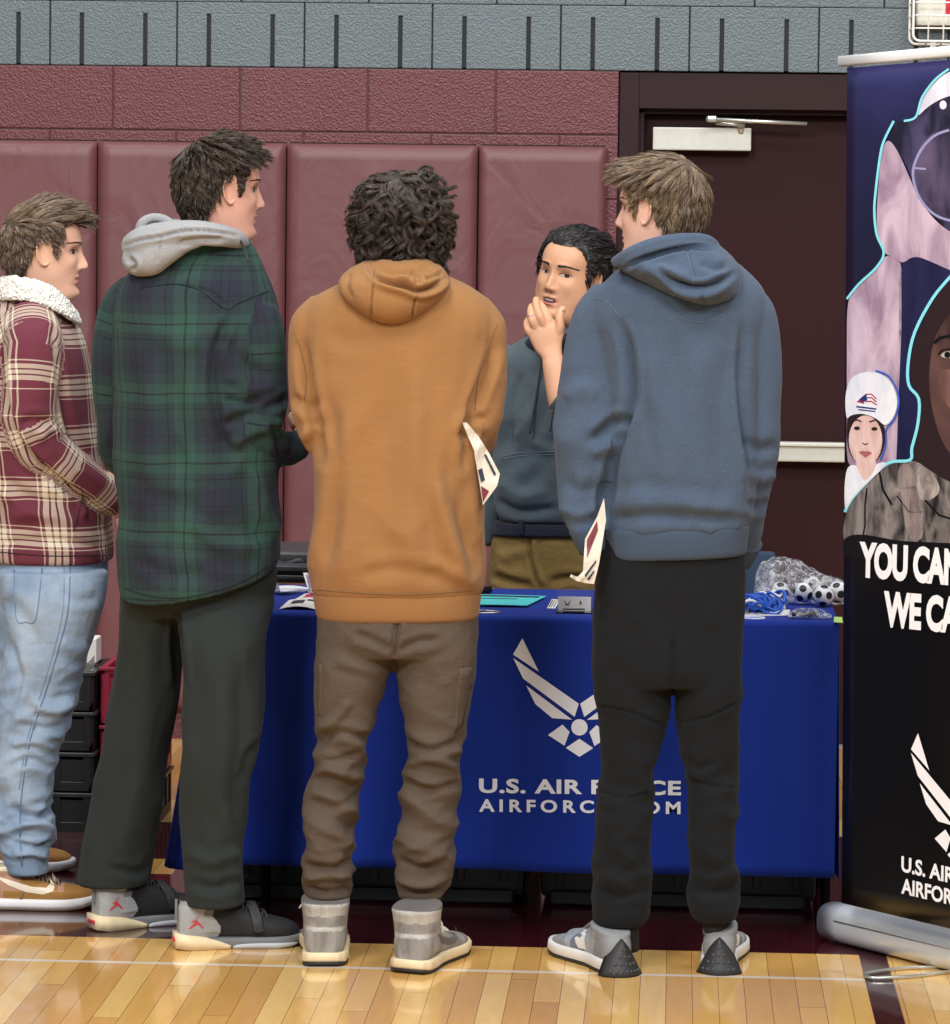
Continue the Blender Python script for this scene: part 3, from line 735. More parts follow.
# ---- crates at the left
def crate(x0, y0, w, d, z, h, lab, mat, side=None):
    c = thing('crate', lab, 'crate', (x0+w/2, y0+d/2, z), 'stacked plastic crates')
    parts = []
    th = .012
    for (cx, cy, sx_, sy_) in ((x0+w/2, y0+th/2, w, th), (x0+w/2, y0+d-th/2, w, th), (x0+th/2, y0+d/2, th, d), (x0+w-th/2, y0+d/2, th, d)):
        hor = sx_ > sy_
        parts.append(box((cx, cy, z+h*.12), (sx_, sy_, h*.24), None, .002)); parts.append(box((cx, cy, z+h*.93), (sx_+.004, sy_+.004, h*.12), None, .003))
        parts.append(box((cx, cy, z+h*.5), (sx_-.004 if hor else sx_*.45, sy_*.45 if hor else sy_-.004, h*.6), None, 0))
        for k in range(5):
            u = k/4-.5
            parts.append(box((cx+(u*(w-.03) if hor else 0), cy+(0 if hor else u*(d-.03)), z+h*.5), (.02 if hor else th*1.15, th*1.15 if hor else .02, h*.8), None, .001))
    parts.append(box((x0+w/2, y0+d/2, z+.01), (w-.01, d-.01, .02), None, 0))
    mk('body', join(*parts), mat, c, False)
    mk('rim', join(box((x0+w/2, y0-.003, z+h-.006), (w+.008, .008, .010), None, .002), box((x0+w+.003, y0+d/2, z+h-.006), (.008, d+.008, .010), None, .002)), MT['case2'] if mat == MT['case'] else mat, c, False)
MT['crim'] = simple('crimson_plastic', (150, 28, 58), .4, var=.08)
q = G(92, 832); cz = P(92, 670, q.y).z; hh = cz/4.01
cw = .36
for i in range(4):
    crate(q.x-cw, q.y, cw, .30, i*hh, hh-.003, ['black plastic crate at the bottom of the stack behind the light jeans', 'black plastic crate second from the bottom of the left stack', 'black plastic crate third from the bottom of the left stack', 'black plastic crate topmost of the left stack, a white bag on it'][i], MT['case'])
for i in range(2):
    crate(q.x+.012, q.y+.06, .15, .34, .13+i*.16, .156, ['crimson plastic crate lower of two between the jeans and dark trousers', 'crimson plastic crate upper of two between the jeans and dark trousers'][i], MT['crim'])
crate(q.x+.012, q.y+.06, .15, .34, 0, .128, 'black plastic crate under the two crimson crates', MT['case'])
a = P(78, 674, q.y+.1); b = P(95, 640, q.y+.1)
pbag = thing('paper_bag', 'white gift bag standing on the black crates behind the light jeans', 'bag', (a.x, q.y+.1, cz))
MT['silver'] = simple('silver_foil', (190, 196, 205), .25, .4)
mk('bag_body', box(((a.x+b.x)/2-.03, q.y+.17, (cz+.003+b.z)/2), (b.x-a.x+.06, .09, b.z-cz-.002), None, .004), MT['paperw'], pbag, False)
mk('foil_panel', (lambda V: (V, [(0, 1, 2)]))([P(80, 672, q.y+.09), P(94.5, 674, q.y+.09), P(94.5, 655, q.y+.09)]), MT['silver'], pbag, False)
MT['dgreen'] = fabric('dark_green_cloth', (22, 52, 46), .9)
q2 = P(-22, 690, 9.6)
def db(px, y, r): z = P(px, y, 9.6); return (z, Vector((r, 0, 0)), Vector((0, .14, 0)), 2.2)
gb = garment('green_clothing_standin', [tube([db(-40, 640, .04), db(-36, 650, .08), db(-30, 675, .10), db(-28, 700, .10), db(-30, 840, .12), (Vector((P(-30, 700, 9.6).x, 9.6, .0)), Vector((.12, 0, 0)), Vector((0, .14, 0)), 2.2)], 24)], MT['dgreen'], None, .008); tag(gb, 'bag standing in for dark green clothing at the left edge behind the light jeans', 'bag')  # bag shape stands in for dark green clothing of another person

# ================================================================ BANNER
b0 = G(840, 902, .12); b1 = G(950, 928, .12); bd = (b1-b0); bd.z = 0; bd.normalize()
BN = Vector((bd.y, -bd.x, 0)).normalized()
if BN.y > 0: BN = -BN
BO = b0.copy()
def BP(px, py, off=0): d = ray(px, py); tt = (BO-CAMP).dot(BN)/d.dot(BN); return CAMP+d*tt+BN*off
print('banner dir', bd, 'n', BN)
bs = thing('rollup_banner', 'tall dark roll-up banner with printed people beside the table right end', 'banner', (b0.x+bd.x*.4, b0.y+bd.y*.4, 0))
t = NT('banner_print'); t.r(.32, 0, .5); p = t.pos(); sx = t.node('ShaderNodeSeparateXYZ'); t.link(p, sx.inputs[0])
zz = t.math('DIVIDE', sx.outputs[2], 2.1); nn = t.noise(p, 5, 3)
t.setc(t.ramp(t.math('ADD', zz, t.math('MULTIPLY', t.math('SUBTRACT', nn, .5), .12)), [(0, lin((9, 9, 11))), (.52, lin((10, 10, 14))), (.68, lin((16, 18, 44))), (.9, lin((26, 26, 66))), (1, lin((52, 52, 110)))])); MT['bprint'] = t.m
pl0 = BP(846.5, 500); L = .83
left_top = BP(847, 68); left_bot = BP(841.5, 903)
BZT = left_top.z; up_ = Vector((0, 0, 1))
nV = []; nF = []; nx_, nz_ = 20, 40
for j in range(nz_+1):
    v = j/nz_; a = left_bot.lerp(left_top, v)
    for i in range(nx_+1):
        u = i/nx_; q = a+bd*(L*u); q.z += .022*u*v/.4*L*.5
        nV.append(q)
for j in range(nz_):
    for i in range(nx_): k = j*(nx_+1)+i; nF.append((k, k+1, k+nx_+2, k+nx_+1))
pan = mk('banner_sheet', (nV, nF), MT['bprint'], bs); sm = pan.modifiers.new('s', 'SOLIDIFY'); sm.thickness = .0012; sm.offset = -1
MT['brail'] = simple('white_rail', (232, 234, 236), .3, .1, var=0)
tl0 = BP(840.5, 62); 
tr0 = left_top+bd*(L+.02); tr0.z += .014*2
def rail(): 
    a = BP(840.5, 61.5); b = a+bd*(L+.03); b.z = a.z+.031; return tube([(x, Vector((0, 0, .0125)), BN*.009, 3.5) for x in (a, a.lerp(b, .5), b)], 16, 2)
mk('top_rail', rail(), MT['brail'], bs)
# base cassette
t = NT('cassette_aluminium'); t.r(.34, .35, .6); t.setc(lin((206, 211, 216))); MT['cass'] = t.m
bb = G(838, 900, .115); 
q0 = G(850, 912, .075); q1 = q0+bd*(L+.06)
base = tube([(x, Vector((0, 0, .045*k)), BN*(.05*k), 2.6) for x, k in ((q0-bd*.004, .8), (q0+bd*.004, 1), (q1-bd*.004, 1), (q1+bd*.004, .8))], 32, 3)
q0c = q0.copy(); 
dzc = .047-q0.z; base = ([v+Vector((0, 0, dzc)) for v in base[0]], base[1])
mk('base_cassette', base, MT['cass'], bs)
mk('end_cap', tube([(x+Vector((0, 0, dzc)), Vector((0, 0, .0445)), BN*.049, 2.6) for x in (q0-bd*.010, q0-bd*.003)], 28, 1), simple('cap_grey', (150, 156, 162), .35, .4), bs)
mk('cassette_groove', wire([q0+BN*.03+Vector((0, 0, dzc+.037)), q1+BN*.03+Vector((0, 0, dzc+.037))], .002, 6), MT['tblack'], bs)
mk('cassette_lip', wire([q0+BN*.049+Vector((0, 0, dzc+.012)), q1+BN*.049+Vector((0, 0, dzc+.012))], .0022, 6), MT['alu'], bs)
fc = G(872, 972, .004)
foot = []
for s in (0, 1):
    pass
fa = G(950, 966, .004); fb = G(866, 973.5, .004); fcx = G(866, 976, .004); fd = G(960, 974, .004)
mk('swivel_foot', wire(spline([G(985, 958, .005), fa, G(905, 968, .005), G(872, 972, .005), G(865, 975, .005), G(875, 978, .005), G(910, 976.5, .005), G(950, 971.5, .005), G(985, 967, .005)], 5), .0042, 8), MT['alu'], bs)
mk('support_pole', wire([q0+bd*.44-BN*.02+Vector((0, 0, .05)), q0+bd*.44-BN*.02+Vector((0, 0, BZT-.03))], .008, 8), MT['alu'], bs)
def chaikin(p, n=2):
    for _ in range(n):
        q = []
        for i in range(len(p)):
            a, b = p[i], p[(i+1) % len(p)]
            if math.hypot(b[0]-a[0], b[1]-a[1]) > 45: q += [(a[0]*.93+b[0]*.07, a[1]*.93+b[1]*.07), (a[0]*.07+b[0]*.93, a[1]*.07+b[1]*.93)]
            else: q += [(a[0]*.75+b[0]*.25, a[1]*.75+b[1]*.25), (a[0]*.25+b[0]*.75, a[1]*.25+b[1]*.75)]
        p = q
    return p
def strip2(p, w): return strip([(v.x, v.y) for v in spline([(a, b, 0) for a, b in p], 4)], w)
def pr(name, polys, mat, lay, k=1):
    if k == 1: polys = [chaikin(p) if 4 < len(p) < 24 else p for p in polys]; k = 0
    polys = [[(max(x if x < 994 else 1058, 847.2-(y-68)*.0066), y) for x, y in p] for p in polys]; polys = [[q for i, q in enumerate(p) if math.hypot(q[0]-p[i-1][0], q[1]-p[i-1][1]) > .05] for p in polys]
    return mk(name, join(*[on_plane(p, BO, BN, .00028*lay+.0014, k=k) for p in polys]), mat, bs, False)
def pmat(name, a, b, s=18, rot=0, rough=.35):
    t = NT(name); t.r(rough); o = t.obj(); t.setc(t.ramp(t.noise(t.mapv(o, (1, 1, .45), (0, rot, 0)), s, 4, .55, .6), [(.35, lin(a)), (.65, lin(b))])); return t.m
MT['pink'] = pmat('print_flight_suit', (150, 124, 148), (206, 184, 202), 14, .5); MT['navyp'] = pmat('print_navy', (22, 24, 58), (32, 34, 74)); MT['helm'] = pmat('print_helmet', (206, 204, 222), (236, 234, 244))
MT['visor'] = pmat('print_visor', (22, 20, 42), (72, 66, 102), 20, .8); MT['vglass'] = pmat('print_visor_glass', (34, 30, 54), (100, 86, 118), 9); MT['lav'] = simple('print_lavender', (150, 148, 190), .35, var=.1)
MT['cyan'] = simple('print_cyan', (134, 220, 236), .35, var=0); MT['hatw'] = pmat('print_chef_hat', (214, 218, 232), (240, 240, 248), 24); MT['skin1'] = pmat('print_face', (206, 168, 160), (232, 204, 198), 26)
MT['hairp'] = simple('print_hair', (40, 26, 30), .4, var=.1); MT['lipp'] = simple('print_lip', (170, 96, 100), .4, var=0); MT['skin2'] = pmat('print_dark_face', (48, 30, 30), (98, 70, 66), 8, 1)
MT['camo'] = pmat('print_camouflage', (34, 32, 34), (140, 132, 130), 26, .6); MT['strap'] = pmat('print_strap', (96, 84, 86), (150, 136, 134), 30); MT['strapl'] = pmat('print_collar', (120, 110, 108), (186, 176, 170), 40); MT['blackp'] = simple('print_black', (12, 12, 15), .35, var=0); MT['flr'] = simple('print_red', (176, 40, 66), .4, var=0); MT['flb'] = simple('print_blue', (34, 52, 120), .4, var=0)
pr('pilot_print', [[(847.5, 300), (857, 288), (877, 268), (885, 254), (902, 260), (902, 330), (899, 400), (897, 470), (870, 470), (847, 470)]], MT['pink'], 1)
pr('pilot_print', [[(900, 264), (912, 255), (935, 264), (950, 270), (1000, 280), (1000, 480), (896, 480), (899, 400)]], MT['navyp'], 1)
pr('pilot_helmet_print', [[(917, 119), (922, 100), (935, 82), (950, 70.5), (985, 62), (1000, 62), (1000, 110), (960, 96), (930, 108)]], MT['helm'], 1)
pr('pilot_helmet_print', [[(894, 122), (905, 121), (917, 118), (930, 105), (950, 95), (1000, 100), (1000, 245), (950, 236), (935, 220), (918, 190), (905, 160), (890, 140)]], MT['visor'], 2)
pr('pilot_print', [[(889, 139), (897, 148), (908, 172), (918, 196), (933, 218), (950, 232), (1000, 246), (1000, 285), (950, 270), (935, 263), (915, 255), (903, 264), (897, 258), (885, 254), (880, 242), (877, 225), (878, 200), (881, 160), (884, 146)]], MT['pink'], 3)
gl = [(962+48*cos(a*pi/14), 172+48*sin(a*pi/14)*1.02) for a in range(28)]
gl = [(min(x, 1000), y) for x, y in gl]
pr('visor_print', [gl], MT['vglass'], 4)
pr('visor_print', [strip2([(950, 130), (935, 136), (922, 150), (914, 170), (917, 190), (926, 206), (940, 217), (958, 222)], 2.6), strip([(915, 168), (927, 169)], 2)], MT['lav'], 5, 0)
pr('helmet_snap_print', [[(944+3.6*cos(a*pi/6), 105+4.5*sin(a*pi/6)) for a in range(12)]], MT['helm'], 5, 0)
pr('soldier_print', [[(953, 277), (934, 300), (918, 332), (911, 362), (912, 384), (922, 398), (921, 424), (915, 448), (913, 462), (930, 476), (1000, 490), (1000, 270)]], MT['hairp'], 4)
pr('soldier_print', [[(1000, 286), (965, 300), (940, 326), (932, 350), (929, 385), (936, 425), (948, 452), (970, 470), (1000, 475)]], MT['skin2'], 5)
pr('soldier_eye_print', [[(941, 356), (944, 352.5), (948, 351), (953, 351.5), (957, 355), (953, 358), (947, 358.5)]], MT['strapl'], 6); pr('soldier_eye_print', [[(945.5+3.2*cos(a*pi/6)+3, 354.8+3.2*sin(a*pi/6)) for a in range(12)], strip([(939, 355), (943, 350.5), (949, 349), (957, 350.5)], 1.6)], MT['blackp'], 7, 0); pr('soldier_brow_print', [strip([(935, 343), (941, 338), (950, 336), (962, 338)], 3.4)], MT['blackp'], 6, 0); pr('soldier_cheek_print', [[(938, 372), (950, 368), (975, 376), (985, 400), (960, 415), (944, 402)]], pmat('print_cheek', (92, 66, 62), (128, 98, 92), 12, 1), 6)
pr('soldier_jacket_print', [[(844.5, 520), (852, 500), (868, 484), (888, 464), (915, 459), (930, 470), (950, 482), (1000, 494), (1000, 548), (843.5, 548)]], MT['camo'], 5)
pr('strap_print', [[(897, 466), (912, 462), (917, 482), (925, 540), (908, 541), (903, 500)], [(893, 488), (916, 486), (916, 490), (894, 493)]], MT['strap'], 6)
pr('collar_print', [[(917, 466), (930, 468), (944, 490), (930, 502), (918, 498)]], MT['strapl'], 6)
pr('jacket_seam_print', [strip([(868, 488), (866, 505), (866, 525), (863, 541)], 1.6), strip([(880, 470), (884, 490), (893, 505)], 2.2), strip([(898, 496), (910, 512), (922, 512)], 1.5), strip([(926, 500), (940, 515), (956, 520)], 2)], MT['blackp'], 6, 0)
pr('fade_print', [[(843.5, 538), (860, 533), (900, 541), (950, 543), (1000, 546), (1000, 560), (843, 560)]], MT['blackp'], 7)
pr('outline_print', [strip2([(895, 121), (885, 141), (881, 158), (877, 190), (875.5, 212), (878, 235), (885, 253), (877, 268), (860, 284), (848, 299)], 2.4), strip2([(905, 121), (917, 117), (923, 98), (936, 80), (950, 69)], 2.2),
    strip2([(953, 275), (934, 298), (916, 332), (909.5, 362), (910, 385), (920, 399), (919, 424), (913, 448), (911, 460), (889, 463), (868, 482), (852, 500), (846, 512)], 3)], MT['cyan'], 8, 0)
pr('chef_print', [[(845.5, 515), (846, 472), (853, 463), (866, 470), (884, 461), (889, 464), (868, 483), (853, 498)]], MT['hatw'], 9)
pr('chef_print', [[(855, 458), (860, 472), (866, 482), (874, 474), (880, 458)]], MT['skin1'], 10)
pr('chef_hair_print', [[(848, 418), (852, 412), (870, 412), (886, 424), (887, 440), (882, 456), (876, 462), (855, 462), (848, 445)]], MT['hairp'], 9)
pr('chef_face_print', [[(867+16.8*cos(a*pi/12), 440+26*sin(a*pi/12)*(1 if sin(a*pi/12) > 0 else .95)) for a in range(24)]], MT['skin1'], 11)
pr('chef_hat_print', [[(848, 420), (846.5, 402), (848, 388), (853, 377), (864, 372), (876, 371.5), (889, 377), (897, 390), (899.5, 404), (895, 418), (887, 427), (878, 418), (864, 413), (852, 415)]], MT['hatw'], 12)
pr('chef_outline_print', [strip2([(877, 370.5), (890, 376), (898.5, 390), (900.5, 404), (896, 419), (888, 429), (887, 445), (882, 460)], 1.6)], MT['lany'], 12, 0)
pr('chef_eye_print', [strip([(853.5, 422), (858, 419.5), (863, 421.5)], 1.5), strip([(871, 422), (877, 419.8), (881.5, 423)], 1.5), [(858.6+3.1*cos(a*pi/5), 428.2+1.9*sin(a*pi/5)) for a in range(10)], [(876+3.1*cos(a*pi/5), 428.8+1.9*sin(a*pi/5)) for a in range(10)], strip([(864, 443), (867, 444.5), (870, 443)], 1.0)], MT['hairp'], 13, 0)
pr('chef_lip_print', [[(860, 452), (864.5, 450.6), (867, 451.4), (869.5, 450.8), (874, 453), (867, 457.5)]], MT['lipp'], 13, 0)
pr('hat_flag_print', [[(858, 402), (864, 397), (866, 404)], strip([(867, 394.5), (873, 394), (878, 399)], 1.3), strip([(867, 398), (873, 397.5), (878, 402)], 1.3), strip([(867, 401.5), (873, 401.3), (878.5, 405)], 1.3)], MT['flr'], 13, 0)
pr('hat_flag_print', [[(861, 399), (868, 393.5), (869, 400), (864, 402.5)], strip([(858, 406.5), (878, 409)], 1.6), strip([(860, 409.5), (877, 411.5)], 1.2)], MT['flb'], 14, 0)
def btext(s, x0, y0, x1, y1, yb, off=.04, spc=1.0, lay=15):
    """text from px (x0,y0)-(x1,y1) top line, baseline yb below the start"""
    a = BP(x0, y0, .0003*lay); b = BP(x1, y1, .0003*lay); c = BP(x0+.0, yb, .0003*lay); c = Vector((a.x, a.y, c.z)); mk('headline', text_quad(s, a, b, c, off, spc), MT['bwhite'], bs, False)
t = NT('banner_white'); t.r(.4); t.setc(lin((240, 240, 244))); MT['bwhite'] = t.m
btext('YOU CAN', 861, 541, 963, 549.2, 577.5, .05, .95)
btext('WE CAN', 885.5, 590.3, 978, 598.3, 627, .05, .95)
btext('U.S. AIR FORCE', 903, 855.5, 1010, 880.5, 871.5, .03)
btext('AIRFORCE.COM', 903, 877.5, 1010, 902, 893.5, .03)
A0 = BP(920, 733, .006)
vf = []
s_ = 1/421/2.375*1.0
for p in logo_polys():
    v, f = fill(p, 0); VV = [A0+bd*((x-172)*s_)+Vector((0, 0, -(y-91)*s_)) for x, y in v]; vf.append(fixn(VV, f, BN))
mk('winged_star_emblem', join(*vf), MT['bwhite'], bs, False)
# ================================================================ PEOPLE: HEADS, HAIR, HANDS
def skinmat(name, rgb, red=(176, 92, 78)):
    t = NT(name); t.r(.5, 0, .4); c = lin(rgb); o = t.obj(); p = t.pos()
    n = t.noise(p, 22, 4); f = t.noise(p, 160, 3)
    col = t.mix(n, tuple(x*.92 for x in c), tuple(min(1, x*1.06) for x in c)); col = t.mix(t.math('MULTIPLY', f, .16), col, lin(red)); t.setc(col)
    t.b.inputs['Subsurface Weight'].default_value = .12; t.b.inputs['Subsurface Radius'].default_value = (1, .35, .2); t.b.inputs['Subsurface Scale'].default_value = .006
    t.bump(t.noise(p, 900, 2), .12, .0006); return t.m
def lipmat(name, rgb):
    return simple(name, rgb, .4, var=.05)
def smooth1(zs, vals, sig):
    out = np.zeros_like(vals)
    for i, z in enumerate(zs):
        w = np.exp(-((zs-z)/sig)**2); out[i] = (w*vals).sum()/w.sum()
    return out
def gauss(x, m, s): return np.exp(-((x-m)/s)**2)
def head_mesh(opt):
    NA = 168
    zl = np.linspace(-.235, .03, 96); ph = np.linspace(0, pi/2*.985, 46)[1:]; zs = np.concatenate([zl, .03+.087*np.sin(ph)])
    kz = [-.235, -.20, -.17, -.148, -.132, -.122, -.114, -.105, -.095, -.082, -.066, -.05, -.03, 0, .03]
    kf = [.028, .026, .024, .026, .044, .070, .0825, .0875, .0870, .0835, .0850, .0865, .0870, .0865, .092]
    kb = [-.075, -.068, -.062, -.060, -.058, -.057, -.057, -.058, -.060, -.066, -.074, -.084, -.094, -.1, -.1]
    kw = [.075, .060, .056, .055, .055, .055, .0555, .057, .0585, .062, .066, .069, .0715, .0745, .077]
    zz = np.linspace(-.235, .06, 300)
    def prof(k): return np.interp(zl, zz, smooth1(zz, np.interp(zz, kz, k), .0045))
    s = np.cos(ph)
    XF = np.concatenate([prof(kf), .092*s-.01*(1-s)]); XB = np.concatenate([prof(kb), -.1*s-.01*(1-s)]); WW = np.concatenate([prof(kw), .077*s**.93])
    fat = opt.get('fat', 0); 
    a = np.arange(NA)*2*pi/NA
    V = np.zeros((len(zs), NA, 3))
    for i, z in enumerate(zs):
        c = (XF[i]+XB[i])/2; ax = (XF[i]-XB[i])/2; e = 2.1
        tj = min(1, max(0, (.01-z)/.06))*min(1, max(0, (z+.17)/.05)); tj = tj*tj*(3-2*tj); c = c*(1-.6*tj)+.6*tj*min(c, .004)  # widest point stays by the jaw hinge
        cf = XF[i]-c; cb = c-XB[i]
        ca, sa = np.cos(a), np.sin(a); k = 2/e
        V[i, :, 0] = c+np.where(ca > 0, cf, cb)*np.sign(ca)*np.abs(ca)**k; V[i, :, 1] = (WW[i]+(fat*gauss(z, -.055, .06)))*np.sign(sa)*np.abs(sa)**k; V[i, :, 2] = z
    V = V.reshape(-1, 3); x, y, z = V[:, 0].copy(), V[:, 1], V[:, 2]; ay = np.abs(y); fr = np.clip((x-.02)/.04, 0, 1)
    d = np.zeros(len(V))
    nz = opt.get('nose', 1.0)
    # nose: bridge, tip, wings
    ridge = np.interp(z, [-.052, -.046, -.038, -.030, -.015, .0, .012, .022], [0, .008, .0215, .0225, .0155, .0085, .004, 0])*nz
    wid = np.interp(z, [-.05, -.036, -.02, .01], [.0105, .0095, .0072, .0065])*opt.get('nwid', 1)
    d += ridge*np.exp(-(ay/wid)**2)
    d += .0065*gauss(ay, .0135, .0055)*gauss(z, -.0385, .0065)
    d -= .0025*gauss(ay, .0065, .003)*gauss(z, -.0455, .003)
    # eye sockets, brow, cheeks
    d -= .0095*gauss(ay, .031, .0155)*gauss(z, .001, .0115); d += .0035*gauss(ay, .031, .011)*gauss(z, .0, .0065)
    d += .0045*gauss(ay, .026, .022)*gauss(z, .0225, .0075)
    d += .0045*gauss(ay, .044, .016)*gauss(z, -.026, .016)
    d -= .0025*gauss(ay, .045, .012)*gauss(z, -.06, .016)
    # mouth
    mo = opt.get('mouth', 0)
    d += .0052*gauss(z, -.0600, .0042)*np.exp(-(ay/.0185)**4); d += .0058*gauss(z, -.0720-mo, .0050)*np.exp(-(ay/.0165)**4)
    d -= .0042*gauss(z, -.0660-mo*.5, .0018+mo*.45)*np.exp(-(ay/.0225)**4)
    d -= .0016*gauss(z, -.053, .004)*gauss(ay, 0, .003)
    d -= .0030*gauss(z, -.0830-mo, .005)*np.exp(-(ay/.02)**2)
    d += .0045*gauss(z, -.1000-mo*.6, .010)*np.exp(-(ay/.016)**2)
    V[:, 0] = x+d*fr
    # temple hollow
    V[:, 1] -= np.sign(y)*.003*gauss(x, .055, .02)*gauss(z, .02, .02)
    Fc = []; n = NA
    for i in range(len(zs)-1):
        for j in range(n): k = (j+1) % n; Fc.append((i*n+j, i*n+k, (i+1)*n+k, (i+1)*n+j))
    V = [tuple(v) for v in V]; V.append((-.01, 0, zs[-1]+.0008)); V.append((-.02, 0, -.236)); m = len(zs)-1
    for j in range(n): k = (j+1) % n; Fc.append((len(V)-2, m*n+j, m*n+k)); Fc.append((len(V)-1, k, j))
    return V, Fc
def ear_mesh(side):
    """cupped ear with rolled rim, tragus and lobe"""
    nr, na = 14, 40; V = []; Fc = []
    def pt(r, a, back):
        h = .0315*(1.02 if sin(a) > 0 else 1.0); w = .0185*(1+.16*sin(a))
        ex = w*r*cos(a)*(1-.10*sin(a)); ez = h*r*sin(a)
        ex -= .004*sin(a)*r
        rim = .0075*exp(-((r-.88)/.11)**2)*(1 if cos(a) < .35 else .3); bowl = -.0075*exp(-((r-.35)/.28)**2)
        anti = .0030*exp(-((r-.62)/.09)**2)*(1 if sin(a) > -.6 and cos(a) < .3 else 0); trag = .0045*exp(-(((ex-.0105)/.004)**2+((ez+.003)/.006)**2))
        o = .0065+rim+bowl+anti+trag + (-ex)*.42
        if back: o = o-.0035-.006*(1-r)
        return Vector((.006+ex, side*(.0685+o), -.006+ez))
    for b in (0, 1):
        for i in range(nr+1):
            for j in range(na): V.append(pt(max(.001, i/nr), 2*pi*j/na, b))
    N = (nr+1)*na
    for i in range(nr):
        for j in range(na):
            k = (j+1) % na; Fc.append((i*na+j, (i+1)*na+j, (i+1)*na+k, i*na+k)); Fc.append((N+i*na+j, N+i*na+k, N+(i+1)*na+k, N+(i+1)*na+j))
    for j in range(na): k = (j+1) % na; Fc.append((nr*na+j, N+nr*na+j, N+nr*na+k, nr*na+k))
    if side < 0: Fc = [f[::-1] for f in Fc]
    return V, Fc
class Head:
    def __init__(s, center, yaw, pitch=0, roll=0, scale=1.0, **opt):
        s.M = Matrix.Translation(Vector(center)) @ Matrix.Rotation(yaw, 4, 'Z') @ Matrix.Rotation(pitch, 4, 'Y') @ Matrix.Rotation(roll, 4, 'X') @ Matrix.Scale(scale, 4)
        s.sc = scale; s.opt = opt; v, f = head_mesh(opt); s.lv = v; s.lf = f
        s.bvh = BVHTree.FromPolygons([Vector(p) for p in v], f)
        e1 = ear_mesh(1); e2 = ear_mesh(-1)
        s.vf = join((v, f), e1, e2); s.nh = len(f)
    def world(s, vf): return [s.M @ Vector(p) for p in vf[0]], vf[1]
    def surf(s, y, z, off=0):
        h = s.bvh.ray_cast(Vector((.3, y, z)), Vector((-1, 0, 0)))
        return (h[0] if h[0] else Vector((.085, y, z)))+Vector((off, 0, 0))
    def patch(s, poly, off, k=1):
        v, f = fill(poly, k); V = [s.M @ s.surf(a, b, off) for a, b in v]; n = (s.M.to_3x3() @ Vector((1, 0, 0)))
        return fixn(V, f, n)
    def eyes(s, parent, iris, gaze=(0, 0), brow=(40, 28, 24), bw=1.0, open_=1.0):
        for sg in (-1, 1):
            cy = sg*.0315
            def alm(k, up, lo, n=12, w=.0142):
                a = [(cy+w*cos(pi-pi*i/n), .001+up*sin(pi*i/n)**.8) for i in range(n+1)]; b = [(cy+w*cos(pi*i/n), .001-lo*sin(pi*i/n)**.8) for i in range(1, n)]; return a+b
            e = mk('eye', s.world_patch(alm(1, .0050*open_, .0042*open_), .0012), MT['sclera'], parent)
            ix, iz = cy+gaze[0], .0012+gaze[1]
            def disc(r, top=.0046): return [(ix+r*cos(a*pi/9), min(.001+.0048*open_, max(.001-.0040*open_, iz+r*sin(a*pi/9)))) for a in range(18)]
            io = mk('iris', s.world_patch(disc(.0063), .0019), simple_cached('iris_dark', iris, .2), e)
            mk('upper_lid', s.world_patch(strip([(cy+.0155*cos(pi-pi*i/10), .0015+.0056*open_*sin(pi*i/10)**.8) for i in range(11)], .0017), .0024), MT['lash'], e)
            mk('eyelid_crease', s.world_patch(strip([(cy+.0145*cos(pi-pi*i/10), .0055+.0062*open_*sin(pi*i/10)**.8) for i in range(1, 10)], .0009), .0014), MT['crease'], e)
            # brow of short hairs
            rg = random.Random(3+sg); vf = []
            for i in range(int(170*bw)+20):
                u = rg.random(); yy = sg*(.0125+.040*u); zz = .0222+.0028*sin(min(1, u*1.15)*pi*.62)-.005*max(0, u-.6)+(rg.random()-.5)*.0058*(1-.5*u)
                p0 = s.surf(yy, zz, .0002); p1 = s.surf(yy+sg*.0065, zz+.0030*(1-1.6*u), .0010)
                vf.append(wire([s.M @ p0, s.M @ p0.lerp(p1, .5), s.M @ p1], .0008*(.4+.6*bw)*s.sc, 3, False, lambda t: 1-.7*t))
            mk('eyebrow', join(*vf), simple_cached('brow_%d' % brow[0], brow, .6), parent)
    def world_patch(s, poly, off, k=1): return s.patch(poly, off, k)
def simple_cached(name, rgb, rough):
    if name not in MT: MT[name] = simple(name, rgb, rough, var=.05)
    return MT[name]
MT['sclera'] = simple('eye_white', (178, 168, 162), .25, var=0); MT['lash'] = simple('lash_dark', (34, 24, 22), .6, var=0); MT['crease'] = simple('lid_crease', (140, 92, 74), .6, var=0)
def hairmat(name, rgb, hi):
    t = NT(name); t.r(.42, 0, .45); a = t.node('ShaderNodeAttribute'); a.attribute_name = 'tint'
    t.setc(t.mix(a.outputs['Fac'], lin(rgb), lin(hi))); return t.m
def scalp_cap(head, hl, off, mat, parent, name='hair_base'):
    V = []; idx = {}; nv = [Vector(v) for v in head.lv]; keep = []
    for i, v in enumerate(nv):
        az = abs(atan2(v.y, v.x)); ok = v.z > hl(az, v)
        if ok: keep.append(i)
    ks = set(keep); out = {}; c = Vector((-.01, 0, .03))
    for i in keep:
        q = nv[i]; d = (q-c); m = min(1, (q.z-hl(abs(atan2(q.y, q.x)), q))/.02); out[i] = len(V); V.append(head.M @ (q+d.normalized()*off*(.15+.85*m)))
    Fc = [tuple(out[i] for i in f) for f in head.lf if all(i in ks for i in f)]
    return V, Fc
